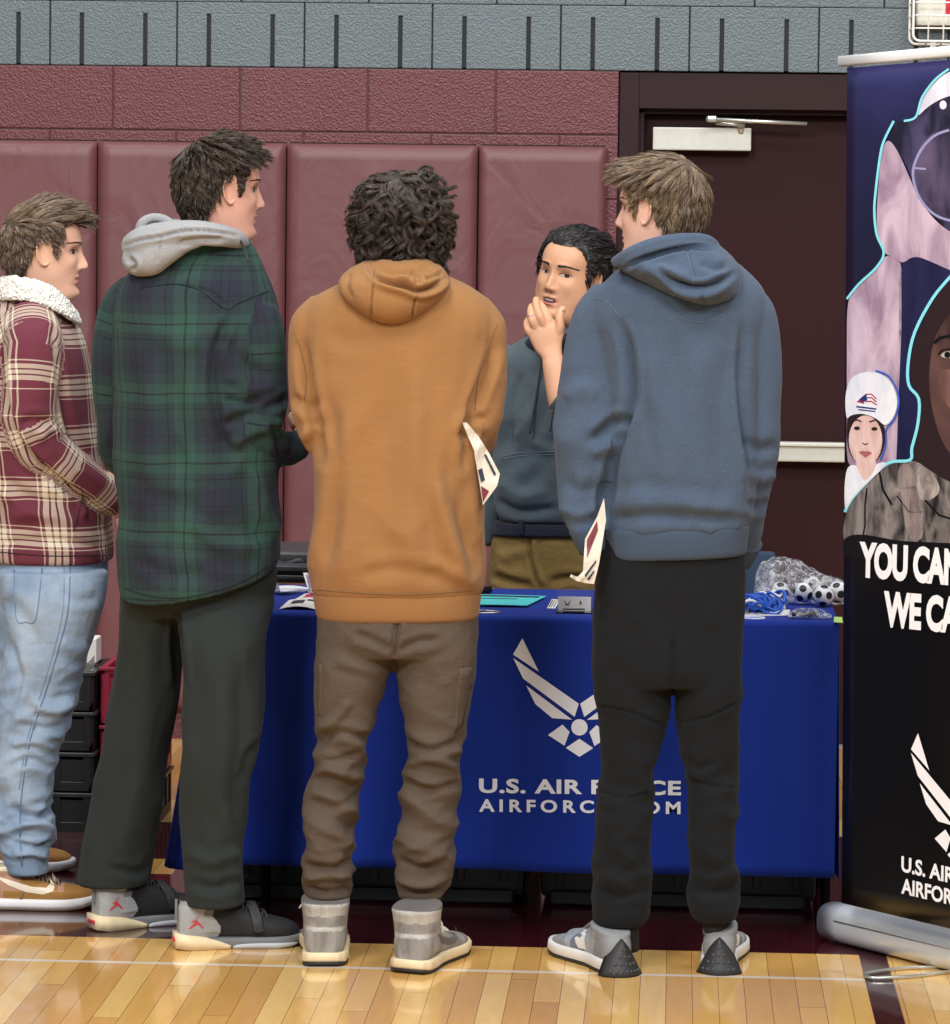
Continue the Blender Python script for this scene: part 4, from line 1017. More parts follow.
def hair(head, name, hl, style, n, seed, rad, mat, parent, capoff=.005, seg=7, clump=.35, label=None, guides=420, tight=.62, mx=.007):
    """locks: guide strands combed by style(), every hair follows its nearest guide and gathers toward the tip
    style(az, p, rnd) -> (length, start lift 0..1, comb direction, curl amplitude, curl turns, tint bias)"""
    from mathutils.kdtree import KDTree
    rg = random.Random(seed); VV = []; FF = []; tint = []
    cv, cf = scalp_cap(head, hl, capoff, mat, parent); VV += cv; FF += cf; tint += [.12]*len(cv)
    cen = Vector((-.01, 0, .02))
    def root():
        while True:
            d = Vector((rg.gauss(0, 1), rg.gauss(0, 1), rg.gauss(.35, 1))).normalized(); h = head.bvh.ray_cast(cen+d*.3, -d)
            if h[0] is None: continue
            p = h[0]; nn = h[1] if h[1].dot(d) > 0 else -h[1]; az = abs(atan2(p.y, p.x))
            if p.z > hl(az, p): return p, nn, az
    def minoff(p):
        m = min(1, max(0, (p.z-hl(abs(atan2(p.y, p.x)), p))/.02)); return capoff*(.15+.85*m)
    def push(q, extra):
        loc, n2, _, dist = head.bvh.find_nearest(q)
        if loc is not None:
            mo = minoff(loc)+extra
            if (q-loc).dot(n2) < mo: q = loc+n2*mo
        return q
    G_ = []; kd = KDTree(guides)
    for gi in range(guides):
        p, nn, az = root(); L, lift, comb, ca, ct, tb = style(az, p, rg)
        cl = noise.noise_vector(p*24+Vector((seed, 0, 0))); comb = (Vector(comb).normalized()+cl*clump+Vector((rg.gauss(0, .09), rg.gauss(0, .09), rg.gauss(0, .07)))).normalized()
        dr = (nn*lift+comb*(1-lift)).normalized(); q = push(p.copy(), .001); base = [q.copy()]; st = L/seg
        ph = rg.random()*6.28; ax1 = nn; ax2 = comb.cross(nn).normalized() if comb.cross(nn).length > .1 else comb.orthogonal().normalized(); hd_ = 1 if rg.random() > .5 else -1
        for k in range(1, seg+1):
            dr = (dr+comb*.45+Vector((0, 0, -.03))).normalized(); q = push(q+dr*st, .0015)
            loc, n2, _, dist = head.bvh.find_nearest(q); lim = capoff+mx+.045*min(1, max(0, (p.z-.055)/.03))
            if loc is not None and loc.z > -.105 and (q-loc).dot(n2) > lim: q = loc+n2*lim
            base.append(q.copy())
        pts = []
        for k, w in enumerate(base):
            t = k/seg
            if ca: w = w+(ax1*(cos(ph+ct*2*pi*t))+ax2*hd_*sin(ph+ct*2*pi*t))*ca*min(1, t*2)
            pts.append(push(w, .001) if k else w)
        G_.append((pts, tb+rg.gauss(0, .13))); kd.insert(p, gi)
    kd.balance()
    for i in range(n):
        p, nn, az = root(); _, gi, _ = kd.find(p); gp, tb = G_[gi]; r_ = p+nn*minoff(p); off = r_-gp[0]; ls = .82+.25*rg.random(); pts = [p-nn*.001]
        j3 = Vector((rg.gauss(0, 1), rg.gauss(0, 1), rg.gauss(0, 1)))*.0011
        for k in range(1, seg+1):
            t = k/seg; a = t*ls*seg; ia = min(seg-1, int(a)); w = gp[ia].lerp(gp[min(seg, ia+1)], min(1, a-ia))
            w = w+off*(1-tight*min(1, t*1.3))+j3*t*2; pts.append(push(w, .0006) if k < seg else w)
        W_ = [head.M @ w for w in pts]; r0_ = rad*(.7+.6*rg.random())
        v, f = wire(W_, r0_, 3, False, lambda t: 1-.75*t**2); k = len(VV); VV += v; FF += [tuple(i_+k for i_ in x) for x in f]
        tn = min(1, max(0, .38+tb+rg.gauss(0, .10))); tint += [tn]*len(v)
    o = mk(name, (VV, FF), mat, parent); at = o.data.attributes.new('tint', 'FLOAT', 'POINT'); at.data.foreach_set('value', tint)
    if label: o['label'] = label
    return o
# ---- generic fingers
def finger(j, r): 
    """j: joint positions root..tip, r radii"""
    out = []; m = len(j)
    for i in range(m):
        t = (j[min(i+1, m-1)]-j[max(i-1, 0)]).normalized(); u = t.orthogonal().normalized(); 
        if i: u = (pu-t*pu.dot(t)).normalized()
        pu = u; out.append((j[i], u*r[i], t.cross(u)*r[i], 2))
    t = (j[-1]-j[-2]).normalized(); out.append((j[-1]+t*r[-1]*.7, out[-1][1]*.55, out[-1][2]*.55, 2))
    return tube(out, 14, 4)
def hand_generic(wrist, fwd, palm_n, side=1, curl=.6, s=1.0):
    """relaxed hand: palm + four unequal bent fingers + thumb from the side of the palm"""
    f = Vector(fwd).normalized(); n = Vector(palm_n); n = (n-f*n.dot(f)).normalized(); w = f.cross(n)*side
    P0 = Vector(wrist); vf = []
    vf.append(tube([(P0-f*.02*s, w*.026*s, n*.019*s, 2.2), (P0+f*.01*s, w*.028*s, n*.017*s, 2.3), (P0+f*.05*s, w*.040*s, n*.016*s, 2.6), (P0+f*.088*s, w*.041*s, n*.012*s, 2.6), (P0+f*.097*s, w*.036*s, n*.008*s, 2.3)], 20, 4))
    for i, (off, L) in enumerate(((-.030, .066), (-.010, .076), (.010, .071), (.029, .055))):
        r = P0+f*.085*s+w*off*s; d = f.copy(); j = [r]; a = 0
        for k, fr_ in enumerate((.45, .32, .23)):
            a += curl*(.55, .8, .6)[k]; dd = f*cos(a)+n*sin(a); j.append(j[-1]+dd*L*fr_*1.12*s)
        vf.append(finger(j, [.0095*s, .009*s, .0082*s, .007*s]))
    r = P0+f*.030*s-w*.030*s; j = [r, r+(f*.6-w*.75+n*.2).normalized()*.035*s, r+(f*.6-w*.75+n*.2).normalized()*.035*s+(f*.9-w*.25+n*.4).normalized()*.030*s]; j.append(j[-1]+(f*.9+w*.05+n*.5).normalized()*.022*s)
    vf.append(finger(j, [.014*s, .0115*s, .0105*s, .0085*s]))
    return join(*vf)
# ================================================================ SHOES
def Rz(a): return Matrix.Rotation(a, 4, 'Z')
def shoe(kind, heel, toe, parent, L=None, lean=0, flip=1, label=None):
    heel = Vector((heel.x, heel.y, 0)); toe = Vector((toe.x, toe.y, 0)); d = toe-heel; a = atan2(d.y, d.x)
    if L is None: L = min(.325, max(.285, d.length))
    M = Matrix.Translation(heel) @ Rz(a); k = L/.30
    X, Y_, Z_ = Vector((1, 0, 0)), Vector((0, 1, 0)), Vector((0, 0, 1))
    high = kind == 'high'
    def cy(x): return .010*sin(pi*min(1, x/.30))*flip*-1+.004*flip
    hx = dict(high=[.032, .046, .050, .047, .053, .055, .047, .028, .013], dunk=[.022, .034, .038, .038, .048, .050, .043, .024, .011], bball=[.024, .037, .040, .039, .049, .051, .044, .025, .012], runner=[.026, .037, .039, .036, .047, .049, .042, .024, .011])[kind]
    hw = lambda x: np.interp(x, [0, .02, .06, .12, .19, .235, .27, .295, .30], hx)
    soleh = dict(high=.030, dunk=.027, bball=.026, runner=.032)[kind]
    # sole: stacked outline
    def outline(grow, z, n=40):
        pts = []
        xs_ = [.30*(.5-.5*cos(pi*i/n)) for i in range(n+1)]
        up = [(x, cy(x)+hw(x)+grow) for x in xs_]; dn = [(x, cy(x)-hw(x)-grow) for x in xs_[::-1]]
        return [Vector((((x-.15)*(1+grow/.15)+.15)*k, y, z)) for x, y in up+dn]
    def zspring(x): return .010*max(0, (x-.22)/.08)**2+.004*max(0, (.03-x)/.03)**2
    def ringz(g, z): 
        o = outline(g, z)
        for v in o: v.z += zspring(v.x/k)*(1 if z < .02 else .6)
        return o
    def stack(levels):
        rs = [ringz(g, z) for g, z in levels]; n = len(rs[0]); V = [v for r in rs for v in r]; Fc = []
        for i in range(len(rs)-1):
            for j in range(n): q = (j+1) % n; Fc.append((i*n+j, i*n+q, (i+1)*n+q, (i+1)*n+j))
        Fc.append(tuple(range(n))[::-1]); Fc.append(tuple((len(rs)-1)*n+j for j in range(n))); return V, Fc
    sh = bpy.data.objects.new('shoe', None)
    def W(vf): return [M @ Vector(p) for p in vf[0]], vf[1]
    # upper
    tops = dict(high=[.085, .10, .11, .105, .082, .066, .058, .050, .040], dunk=[.072, .088, .092, .092, .078, .064, .057, .050, .040], bball=[.098, .122, .128, .120, .098, .078, .068, .058, .046], runner=[.078, .094, .094, .090, .075, .062, .054, .046, .038])[kind]
    ctrl = []
    for x, tz, sh_ in zip([.004, .025, .06, .10, .15, .19, .23, .27, .292], tops, [.8, .95, .96, .95, .95, .96, .95, .9, .75]):
        w = hw(x)*sh_; zb = .012; ctrl.append((Vector((x*k, cy(x), (tz+zb)/2)), Y_*w, Z_*((tz-zb)/2), 2.6 if x < .2 else 2.4))
    parts = [tube(ctrl, 32, 6)]
    ah = dict(high=.143, dunk=.098, bball=.125, runner=.095)[kind]
    ac = dict(high=.058, dunk=.062, bball=.062, runner=.062)[kind]
    aw = dict(high=.054, dunk=.036, bball=.042, runner=.038)[kind]
    parts.append(tube([(Vector((ac*k+.012, cy(.05), .04)), X*.060*k, Y_*aw*.9, 2.3), (Vector((ac*k+.006, cy(.05), .085)), X*.056*k, Y_*aw*.92, 2.3), (Vector((ac*k+.002, cy(.05), ah-.02)), X*.054*k+Z_*.004, Y_*aw*.98, 2.3), (Vector((ac*k+.002, cy(.05), ah)), X*.057*k+Z_*.008, Y_*aw*1.03, 2.3), (Vector((ac*k+.002, cy(.05), ah+.004)), X*.051*k+Z_*.008, Y_*aw*.9, 2.3)], 30, 4))
    # tongue
    parts.append(tube([(Vector((.155*k, cy(.15), .080)), Y_*.024, X*.006+Z_*.004, 2.4), (Vector((.125*k, cy(.12), ah*.5+.05)), Y_*.026, X*.007, 2.4), (Vector((.112*k, cy(.1), ah+.008)), Y_*.028, X*.006, 2.6)], 16, 4))
    me = remesh(join(*parts), .0032, 2)
    co, _ = ncalc(me)
    nf = len(me.polygons); pc = np.empty(nf*3); me.polygons.foreach_get('center', pc); pc = pc.reshape(-1, 3); x, y, z = pc[:, 0]/k, pc[:, 1], pc[:, 2]
    ycl = np.array([cy(q) for q in np.clip(x, 0, .3)]); yy = y-ycl; top = z
    mi = np.zeros(nf, dtype=np.int32)
    if kind == 'high':
        mats = [MT['sg1'], MT['sg2'], MT['sgd'], MT['sgl']]
        mi[:] = 0
        mi[(x < .105-.25*(z-.03)) & (z < .078)] = 1; mi[(x > .235)] = 1; mi[(z > .112) & (x < .10)] = 3; mi[(z > .088) & (z < .112) & (x < .12)] = 1
        mi[(x > .10+.0*z) & (x < .225) & (np.abs(yy) < .022) & (z > .05)] = 2; mi[z > ah-.004] = 2
        mi[(z > .080) & (z < .088) & (x < .11)] = 3
    elif kind == 'dunk':
        mats = [MT['dk1'], MT['dk2'], MT['dk3'], MT['dk4']]
        mi[:] = 1; mi[(x < .075-.3*(z-.03))] = 0; mi[(x > .225)] = 0; mi[(x > .12) & (x < .21) & (z > .052-.05*(x-.12)) & (np.abs(yy) > .016)] = 0
        mi[(x > .11) & (x < .215) & (np.abs(yy) < .017) & (z > .045)] = 3; mi[z > ah-.004] = 2; mi[(x < .07) & (z > .078)] = 0; mi[(x < .03) & (z > .06)] = 3
        mi[(z < .046) & (x > .08) & (x < .23)] = 0
    elif kind == 'bball':
        mats = [MT['bk1'], MT['bk2'], MT['bk3']]
        mi[:] = 0; q = x-.085-.016*np.sin((z-.02)*60); mi[(q < 0) & (z < .112)] = 1
    else:
        mats = [MT['rn1'], MT['rn2'], MT['rn3'], MT['blk']]
        mi[:] = 0; mi[(x < .085-.35*(z-.03))] = 1; mi[(x > .19) & (z < .05+.02*np.sin(x*60))] = 1; mi[(x > .125) & (x < .18) & (np.abs(yy) > .014)] = 2
        mi[z > ah-.006] = 1
    me.materials.clear()
    for m_ in mats: me.materials.append(m_)
    me.polygons.foreach_set('material_index', mi)
    me.polygons.foreach_set('use_smooth', [True]*nf)
    co = np.array([M @ Vector(c) for c in co]); me.vertices.foreach_set('co', co.ravel()); me.update()
    names = dict(high='high_top_sneaker', dunk='low_sneaker', bball='basketball_shoe', runner='running_shoe')
    up = bpy.data.objects.new(names[kind], me); COL.objects.link(up); par(up, parent)
    if label: up['label'] = label
    bv = BVHTree.FromPolygons([v.co.copy() for v in me.vertices], [tuple(p.vertices) for p in me.polygons])
    def sub(nm, vf, mat, smooth=True, lab=None):
        v, f = W(vf); m2 = bpy.data.meshes.new(nm); m2.from_pydata([tuple(q) for q in v], [], f); m2.update()
        o = link(nm, m2, mat, None, smooth); o.parent = up; o.matrix_parent_inverse = up.matrix_world.inverted() if False else Matrix.Identity(4)
        o.matrix_parent_inverse = Matrix.Translation(Vector((0, 0, 0)))
        return o
    def side_decal(nm, poly, sg, mat, off=.0012, kk=2):
        v, f = fill(poly, kk); V = []; dW = M.to_3x3() @ Vector((0, -sg, 0)); 
        for a_, b_ in v:
            o0 = M @ Vector((a_*k, sg*.2, b_)); h = bv.ray_cast(o0, dW)
            V.append((h[0] if h[0] else M @ Vector((a_*k, sg*.04, b_)))-dW*off)
        n = -dW; V, f = fixn(V, f, n); m2 = bpy.data.meshes.new(nm); m2.from_pydata([tuple(q) for q in V], [], f); m2.update(); o = link(nm, m2, mat, None, True); o.parent = up
        return o
    if kind in ('high', 'dunk'):
        sub('midsole', stack([(.001, .006), (.0035, .012), (.003, soleh-.003), (.0005, soleh)]), MT['sole_cream'] if kind == 'high' else MT['sole_white'])
        sub('outsole', stack([(-.001, .0), (.002, .001), (.003, .008)]), MT['outs_b'] if kind == 'high' else MT['outs_t'])
        sw = [(.085, .062), (.10, .047), (.125, .043), (.16, .052), (.215, .078), (.165, .062), (.13, .058), (.112, .063), (.105, .076), (.092, .074)]
        sw = [(.055, .085), (.095, .060), (.135, .045), (.175, .040), (.200, .048), (.203, .062), (.192, .078), (.193, .064), (.183, .056), (.150, .058), (.10, .072)]
        for sg in (-1, 1): side_decal('swoosh_patch', sw, sg, MT['swh'] if kind == 'dunk' else MT['sgd'])
    elif kind == 'bball':
        sub('midsole', stack([(.000, .004), (.002, .010), (.002, .020), (-.0005, .026)]), MT['bk_mid'])
        # heel wedge cream, front part pale
        hwv = lambda g, z, a0, b0: None
        def seg_(x0, x1, g, zt, mat, nm):
            n = 16; V = []; Fc = []
            for i in range(n+1):
                x_ = x0+(x1-x0)*i/n; t_ = min(1, min(i, n-i)/n*3)
                for sg in (-1, 1):
                    for zz_ in (0.001+zspring(x_), (zt*(.55+.45*sin(pi*i/n)**.5) if x0 > .05 else zt*(1-.75*(i/n)**2))+zspring(x_)*.6):
                        V.append(Vector((x_*k-(.005 if i == 0 and x0 < .01 else 0), cy(x_)+sg*(hw(x_)+g), zz_)))
            for i in range(n):
                a0_ = i*4; b0_ = (i+1)*4
                Fc += [(a0_, b0_, b0_+1, a0_+1), (a0_+2, a0_+3, b0_+3, b0_+2), (a0_+1, b0_+1, b0_+3, a0_+3), (a0_, a0_+2, b0_+2, b0_)]
            Fc += [(0, 1, 3, 2), (n*4, n*4+2, n*4+3, n*4+1)]
            return sub(nm, (V, Fc), mat)
        seg_(0, .125, .0035, .036, MT['sole_cream'], 'heel_wedge'); seg_(.13, .285, .0032, .014, MT['bk_fore'], 'forefoot_sole')
        sub('heel_bar', box((-.006*k, cy(0), .022), (.006, .034, .008), None, .002), MT['redj'])
        for sg in (-1, 1):
            fig = [(.040, .074), (.043, .070), (.047, .066), (.060, .052), (.058, .050), (.045, .061), (.036, .056), (.026, .050), (.024, .052), (.035, .062), (.038, .067), (.030, .066), (.030, .068), (.038, .070), (.046, .080), (.048, .079)]
            side_decal('red_figure_mark', fig, sg, MT['redj'], .0014, 1)
            side_decal('vent_holes', [(.060, .078), (.082, .080), (.083, .092), (.062, .094)], sg, MT['bk3'], .0008, 1)
        sub('strap', tube([(Vector((.19*k, cy(.19)-.053, .040)), X*.012, Z_*.004, 3), (Vector((.185*k, cy(.19)-.043, .074)), X*.012, Z_*.004+Y_*.004, 3), (Vector((.178*k, cy(.19), .100)), X*.012, Z_*.004, 3), (Vector((.185*k, cy(.19)+.043, .074)), X*.012, Z_*.004-Y_*.004, 3), (Vector((.19*k, cy(.19)+.053, .040)), X*.012, Z_*.004, 3)], 12, 4), MT['blk'])
        sub('heel_stripe', box((-.001, cy(0), .09), (.006, .004, .05), None, .001), MT['bk3'])
    else:
        sub('midsole', stack([(.000, .006), (.004, .010), (.003, .026), (.000, soleh)]), MT['rn_w'])
        sub('outsole', stack([(.000, .0), (.003, .002), (.004, .009)]), MT['blk'])
        # black lugged triangle climbing the heel
        tri = []; n = 8; V = []; Fc = []
        for i in range(n+1):
            v_ = i/n; z_ = .001+.080*v_; hwid = .042*(1-v_)**.9+.009*(1-v_**8)
            xo = -.034+.028*v_**.8
            for j in range(7):
                u = j/6*2-1; V.append(Vector((xo*k+.030*abs(u)**2*(1-v_*.6), cy(0)+u*hwid, z_)))
        for i in range(n):
            for j in range(6): q = i*7+j; Fc.append((q, q+7, q+8, q+1))
        N = len(V); V += [v+Vector((.02, 0, 0)) for v in V]; Fc += [tuple(N+i for i in f[::-1]) for f in Fc]
        lp = list(range(7))+[i*7+6 for i in range(1, n+1)]+[n*7+j for j in range(5, -1, -1)]+[i*7 for i in range(n-1, 0, -1)]
        for i in range(len(lp)): a_, b_ = lp[i], lp[(i+1) % len(lp)]; Fc.append((a_, b_, N+b_, N+a_))
        ho = sub('heel_lug_panel', (V, Fc), MT['blk'])
        lug = []
        for i in range(4):
            for j in range(-i+3 and -(3-i), (3-i)+1):
                if abs(j) > 3-i: continue
                z_ = .012+i*.0155; u = j*.0115; v, f = uvs(.0042, 8, 6); lug.append(([Vector((p[0]*.5-.0345*k+.028*(z_/.080)**.8+.030*(u/(.052*(1-z_/.09)+.003))**2*(1-z_/.09*.6), p[1]+cy(0)+u, p[2]+z_)) for p in v], f))
        lo = sub('heel_lugs', join(*lug), MT['blk2']); lo['kind'] = 'stuff'
        nl = [(.125, .040), (.133, .040), (.155, .078), (.150, .082), (.142, .078), (.122, .050)]
        for sg in (-1, 1): side_decal('side_letter_patch', [(.118, .038), (.150, .036), (.168, .056), (.150, .078), (.130, .082), (.126, .060)], sg, MT['rn_w'], .001, 1)
    # laces
    lm = dict(high=MT['lace_w'], dunk=MT['lace_b'], bball=MT['blk'], runner=MT['lace_g'])[kind]
    vf = []
    for i in range(5 if kind != 'runner' else 6):
        x_ = .125+i*.019; zt = np.interp(x_, [.004, .025, .06, .10, .15, .19, .23, .27, .292], tops)+.002
        if kind == 'high' and i < 2: continue
        y0_ = cy(x_)
        for s_ in (-1, 1):
            vf.append(wire(spline([Vector((x_*k, y0_+s_*.026, zt-.012)), Vector((x_*k+.004, y0_+s_*.013, zt+.003)), Vector((x_*k+.009, y0_-s_*.012, zt+.002)), Vector((x_*k+.014, y0_-s_*.025, zt-.013))], 3), .0027, 5))
    if kind in ('high', 'dunk'):
        vf.append(wire(spline([Vector((.115*k, cy(.1)+.022, ah-.01)), Vector((.118*k, cy(.1)+.045, ah-.012)), Vector((.110*k, cy(.1)+.062, ah-.030))], 4), .0024, 5))
        vf.append(wire(spline([Vector((.12*k, cy(.1), ah-.02)), Vector((.128*k, cy(.1)-.02, ah-.03)), Vector((.13*k, cy(.1)-.036, ah-.05)), Vector((.122*k, cy(.1)-.041, ah-.07))], 4), .0024, 5))
    sub('laces', join(*vf), lm)
    return up
MT['sg1'] = pmat('suede_washed_grey', (124, 120, 115), (158, 154, 147), 26, rough=.9); MT['sg2'] = pmat('suede_mid_grey', (112, 109, 106), (146, 142, 136), 30, rough=.9); MT['sgd'] = simple('grey_dark_suede', (96, 92, 90), .85); MT['sgl'] = pmat('suede_light_grey', (138, 135, 130), (176, 172, 164), 26, rough=.9)
MT['sole_cream'] = simple('cream_rubber', (214, 196, 160), .55, var=.08, vs=60); MT['sole_white'] = simple('white_rubber', (226, 224, 226), .5, var=.04); MT['outs_b'] = simple('black_rubber', (30, 29, 30), .6); MT['outs_t'] = simple('taupe_rubber', (112, 96, 84), .6)
MT['swh'] = simple('pale_leather', (226, 212, 190), .5, var=.03); MT['dk1'] = simple('tan_suede', (156, 112, 54), .85, var=.14, vs=60); MT['dk2'] = simple('dusty_pink_suede', (176, 134, 110), .8, var=.1); MT['dk3'] = simple('cream_lining', (220, 204, 178), .7); MT['dk4'] = simple('dark_brown_mesh', (78, 62, 50), .85, var=.2, vs=200)
MT['bk1'] = simple('black_nubuck', (25, 25, 28), .75, var=.2, vs=50, bump=.3, bs=300); MT['bk2'] = simple('grey_cement_suede', (150, 152, 154), .8, var=.14, vs=90); MT['bk3'] = simple('dark_perforation', (110, 112, 115), .8, var=.3, vs=400); MT['bk_mid'] = simple('grey_midsole', (104, 106, 110), .55, var=.1); MT['bk_fore'] = simple('pale_midsole', (172, 176, 182), .5); MT['redj'] = simple('red_mark', (188, 52, 62), .5, var=0)
MT['rn1'] = simple('silver_mesh', (150, 156, 166), .6, var=.14, vs=120); MT['rn2'] = simple('grey_suede', (128, 130, 132), .85, var=.1, vs=70); MT['rn3'] = simple('slate_saddle', (104, 110, 122), .7); MT['rn_w'] = simple('off_white_foam', (216, 214, 210), .5, var=.06, vs=40); MT['blk'] = simple('black_rubber_knob', (38, 38, 40), .6, var=.1); MT['blk2'] = simple('black_lug', (58, 58, 60), .5)
MT['lace_w'] = simple('cream_lace', (208, 202, 188), .8, var=0); MT['lace_b'] = simple('brown_lace', (120, 102, 90), .8, var=.1); MT['lace_g'] = simple('grey_lace', (132, 138, 148), .8, var=0)
def body_person(name, label, head, inner, hands, skin, lip, loc, lipbox=True):
    """one continuous skin mesh: head, neck, trunk, limbs, hands"""
    hv = head.world(head.vf); me_in = remesh(join(*inner), .010, 2); v2 = [v.co.copy() for v in me_in.vertices]; f2 = [tuple(p.vertices) for p in me_in.polygons]
    sets = [hv, (v2, f2)]
    for h in hands:
        mh = remesh(h, .0021, 2); sets.append(([v.co.copy() for v in mh.vertices], [tuple(p.vertices) for p in mh.polygons]))
    v, f = join(*sets); me = bpy.data.meshes.new(name); Lo = Vector(loc)
    me.from_pydata([tuple(x-Lo) for x in map(Vector, v)], [], f); me.update()
    o = link(name, me, [skin, lip]); o.location = Lo
    mi = [0]*len(f); mo = head.opt.get('mouth', 0); lv = head.lv
    for i in range(head.nh):
        c = [sum(lv[k][a] for k in head.lf[i])/len(head.lf[i]) for a in range(3)]
        if c[0] > .06:
            u = min(1, abs(c[1])/.0235); md = -.066-mo*.5
            if u < 1 and md-(.0105+mo*.6)*(1-u*u) < c[2] < md+.0095*(1-u*u): mi[i] = 1
    me.polygons.foreach_set('material_index', mi)
    tag(o, label, 'person'); return o
def garm(name, tubes, mat, person, **k): return garment(name, tubes, mat, person, **k)
def plaid_uv(torso, arms, cx_shift=0):
    """uv in metres: along/around torso, or along/around the sleeve where a vertex belongs to an arm"""
    tz = np.array([c[0].z for c in torso]); order = np.argsort(tz); tz = tz[order]; tc = np.array([list(c[0]) for c in torso])[order]; tu = np.array([c[1].length for c in torso])[order]; tv = np.array([c[2].length for c in torso])[order]
    def f(co):
        z = co[:, 2]; cx = np.interp(z, tz, tc[:, 0]); cy = np.interp(z, tz, tc[:, 1]); a = np.interp(z, tz, tu); b = np.interp(z, tz, tv)
        dx = co[:, 0]-cx; dy = co[:, 1]-cy; dt = np.hypot(dx/a, dy/b); R_ = np.maximum(.12, (np.interp(z, tz, smooth1(tz, tu, .15))))
        ang = np.arctan2(dx/a, -dy/b); uv = np.stack([ang*R_*.86+cx_shift, z], 1); best = np.abs(dt-1)*np.minimum(a, b)
        for arm in arms:
            pts = np.array([list(c[0]) for c in arm]); rr = np.array([c[1].length for c in arm]); acc = 0; bd = np.full(len(co), 1e9); bt = np.zeros(len(co)); bs_ = np.zeros(len(co)); ba = np.zeros(len(co))
            for i in range(len(pts)-1):
                d = pts[i+1]-pts[i]; L = np.linalg.norm(d); t = np.clip(((co-pts[i])@d)/L**2, 0, 1); q = pts[i]+t[:, None]*d; w = co-q; dist = np.linalg.norm(w, axis=1)/(rr[i]+(rr[i+1]-rr[i])*t)
                u = d/L; s1 = np.cross(u, [0, 1, 0]); s1 /= np.linalg.norm(s1); s2 = np.cross(u, s1)
                an = np.arctan2(w@s1, w@s2); m = dist < bd; bd = np.where(m, dist, bd); bs_ = np.where(m, acc+t*L, bs_); ba = np.where(m, an*rr.mean(), ba); acc += L
            ad = np.abs(bd-1)*rr.mean(); m = ad < best; uv[m] = np.stack([ba, -bs_], 1)[m]+np.array([.37, .11]); best = np.where(m, ad, best)
        return uv
    return f
# ================================================================ CLOTHES MATERIALS
def plaidmat(name, period, warp, weft, rough=.92, fleck=.1):
    t = NT(name); t.r(rough, 0, .2, .03); uv = t.uv(); sp = t.node('ShaderNodeSeparateXYZ')
    wob = t.node('ShaderNodeVectorMath', operation='ADD'); nz_ = t.node('ShaderNodeTexNoise'); nz_.inputs['Scale'].default_value = 5; t.link(uv, nz_.inputs['Vector'])
    sc = t.node('ShaderNodeVectorMath', operation='SCALE'); t.link(nz_.outputs['Color'], sc.inputs[0]); sc.inputs['Scale'].default_value = .018; t.link(uv, wob.inputs[0]); t.link(sc.outputs[0], wob.inputs[1]); t.link(wob.outputs[0], sp.inputs[0])
    a = t.ramp(t.math('FRACT', t.math('DIVIDE', sp.outputs[0], period[0])), [(p, lin(c)) for p, c in warp], 'CONSTANT'); b = t.ramp(t.math('FRACT', t.math('DIVIDE', sp.outputs[1], period[1])), [(p, lin(c)) for p, c in weft], 'CONSTANT')
    tw = t.math('GREATER_THAN', t.math('SINE', t.math('MULTIPLY', t.math('ADD', sp.outputs[0], sp.outputs[1]), 2*pi/.0032)), 0)
    col = t.mix(t.math('ADD', t.math('MULTIPLY', tw, .2), .4), a, b); o = t.obj(); col = t.mix(t.math('MULTIPLY', t.noise(o, 260, 3, .7), fleck*2), col, lin((120, 120, 120))); t.setc(col)
    t.bump(t.noise(o, 380, 3), .35, .002); return t.m
MRN, CRM, DMR = (98, 28, 50), (218, 206, 184), (78, 20, 40)
MT['plaid_red'] = plaidmat('maroon_cream_flannel', (.128, .120), [(0, MRN), (.36, CRM), (.385, MRN), (.44, CRM), (.53, DMR), (.56, CRM), (.64, DMR), (.67, CRM), (.76, MRN), (.82, CRM), (.845, MRN)], [(0, MRN), (.36, CRM), (.385, MRN), (.44, CRM), (.53, DMR), (.56, CRM), (.64, DMR), (.67, CRM), (.76, MRN), (.82, CRM), (.845, MRN)])
NV, GR, BK, G2 = (27, 31, 46), (38, 72, 62), (16, 18, 24), (30, 48, 50)
MT['plaid_green'] = plaidmat('green_navy_flannel', (.150, .158), [(0, GR), (.12, BK), (.145, GR), (.26, G2), (.40, NV), (.50, BK), (.525, NV), (.60, BK), (.625, NV), (.76, G2), (.90, BK), (.92, G2)], [(0, GR), (.12, BK), (.145, GR), (.27, G2), (.42, NV), (.52, BK), (.545, NV), (.78, G2), (.90, BK), (.92, G2)], .95, .05)
MT['paperc'] = simple('cream_paper', (204, 196, 182), .6, var=.03)
MT['tan'] = fabric('tan_hoodie_fleece', (143, 102, 62), .95, .07, .04, .3, .35, .10); MT['tan_rib'] = fabric('tan_hoodie_rib', (139, 99, 60), .95, .05, .04, .5, .3)
MT['slate'] = fabric('slate_blue_fleece', (60, 74, 94), .95, .10, .12, .3, .4, .10, (110, 124, 142)); MT['slate_rib'] = fabric('slate_blue_rib', (59, 72, 90), .95, .08, .08, .5, .3)
MT['greyhood'] = fabric('heather_grey_fleece', (136, 137, 140), .95, .08, .22, .3, .3, 0, (176, 176, 178)); MT['ehood'] = fabric('charcoal_blue_fleece', (66, 77, 84), .95, .08, .16, .3, .4, .10, (110, 122, 128))
MT['edark'] = fabric('navy_collar', (30, 34, 44), .8); MT['brownpants'] = fabric('brown_cargo_cotton', (79, 67, 57), .85, .10, .06, .35, .1, .18, (120, 104, 90)); MT['blackpants'] = fabric('black_sweatpants', (19, 21, 24), .95, .08, .05, .25, .12, .08)
MT['greenpants'] = fabric('charcoal_green_sweatpants', (38, 43, 42), .95, .06, .05, .25, .12, .08); MT['khaki'] = fabric('khaki_cotton', (120, 97, 56), .85, .14, .05, .3, .1, .2, (160, 136, 90)); MT['belt'] = fabric('navy_webbing', (28, 32, 46), .7)
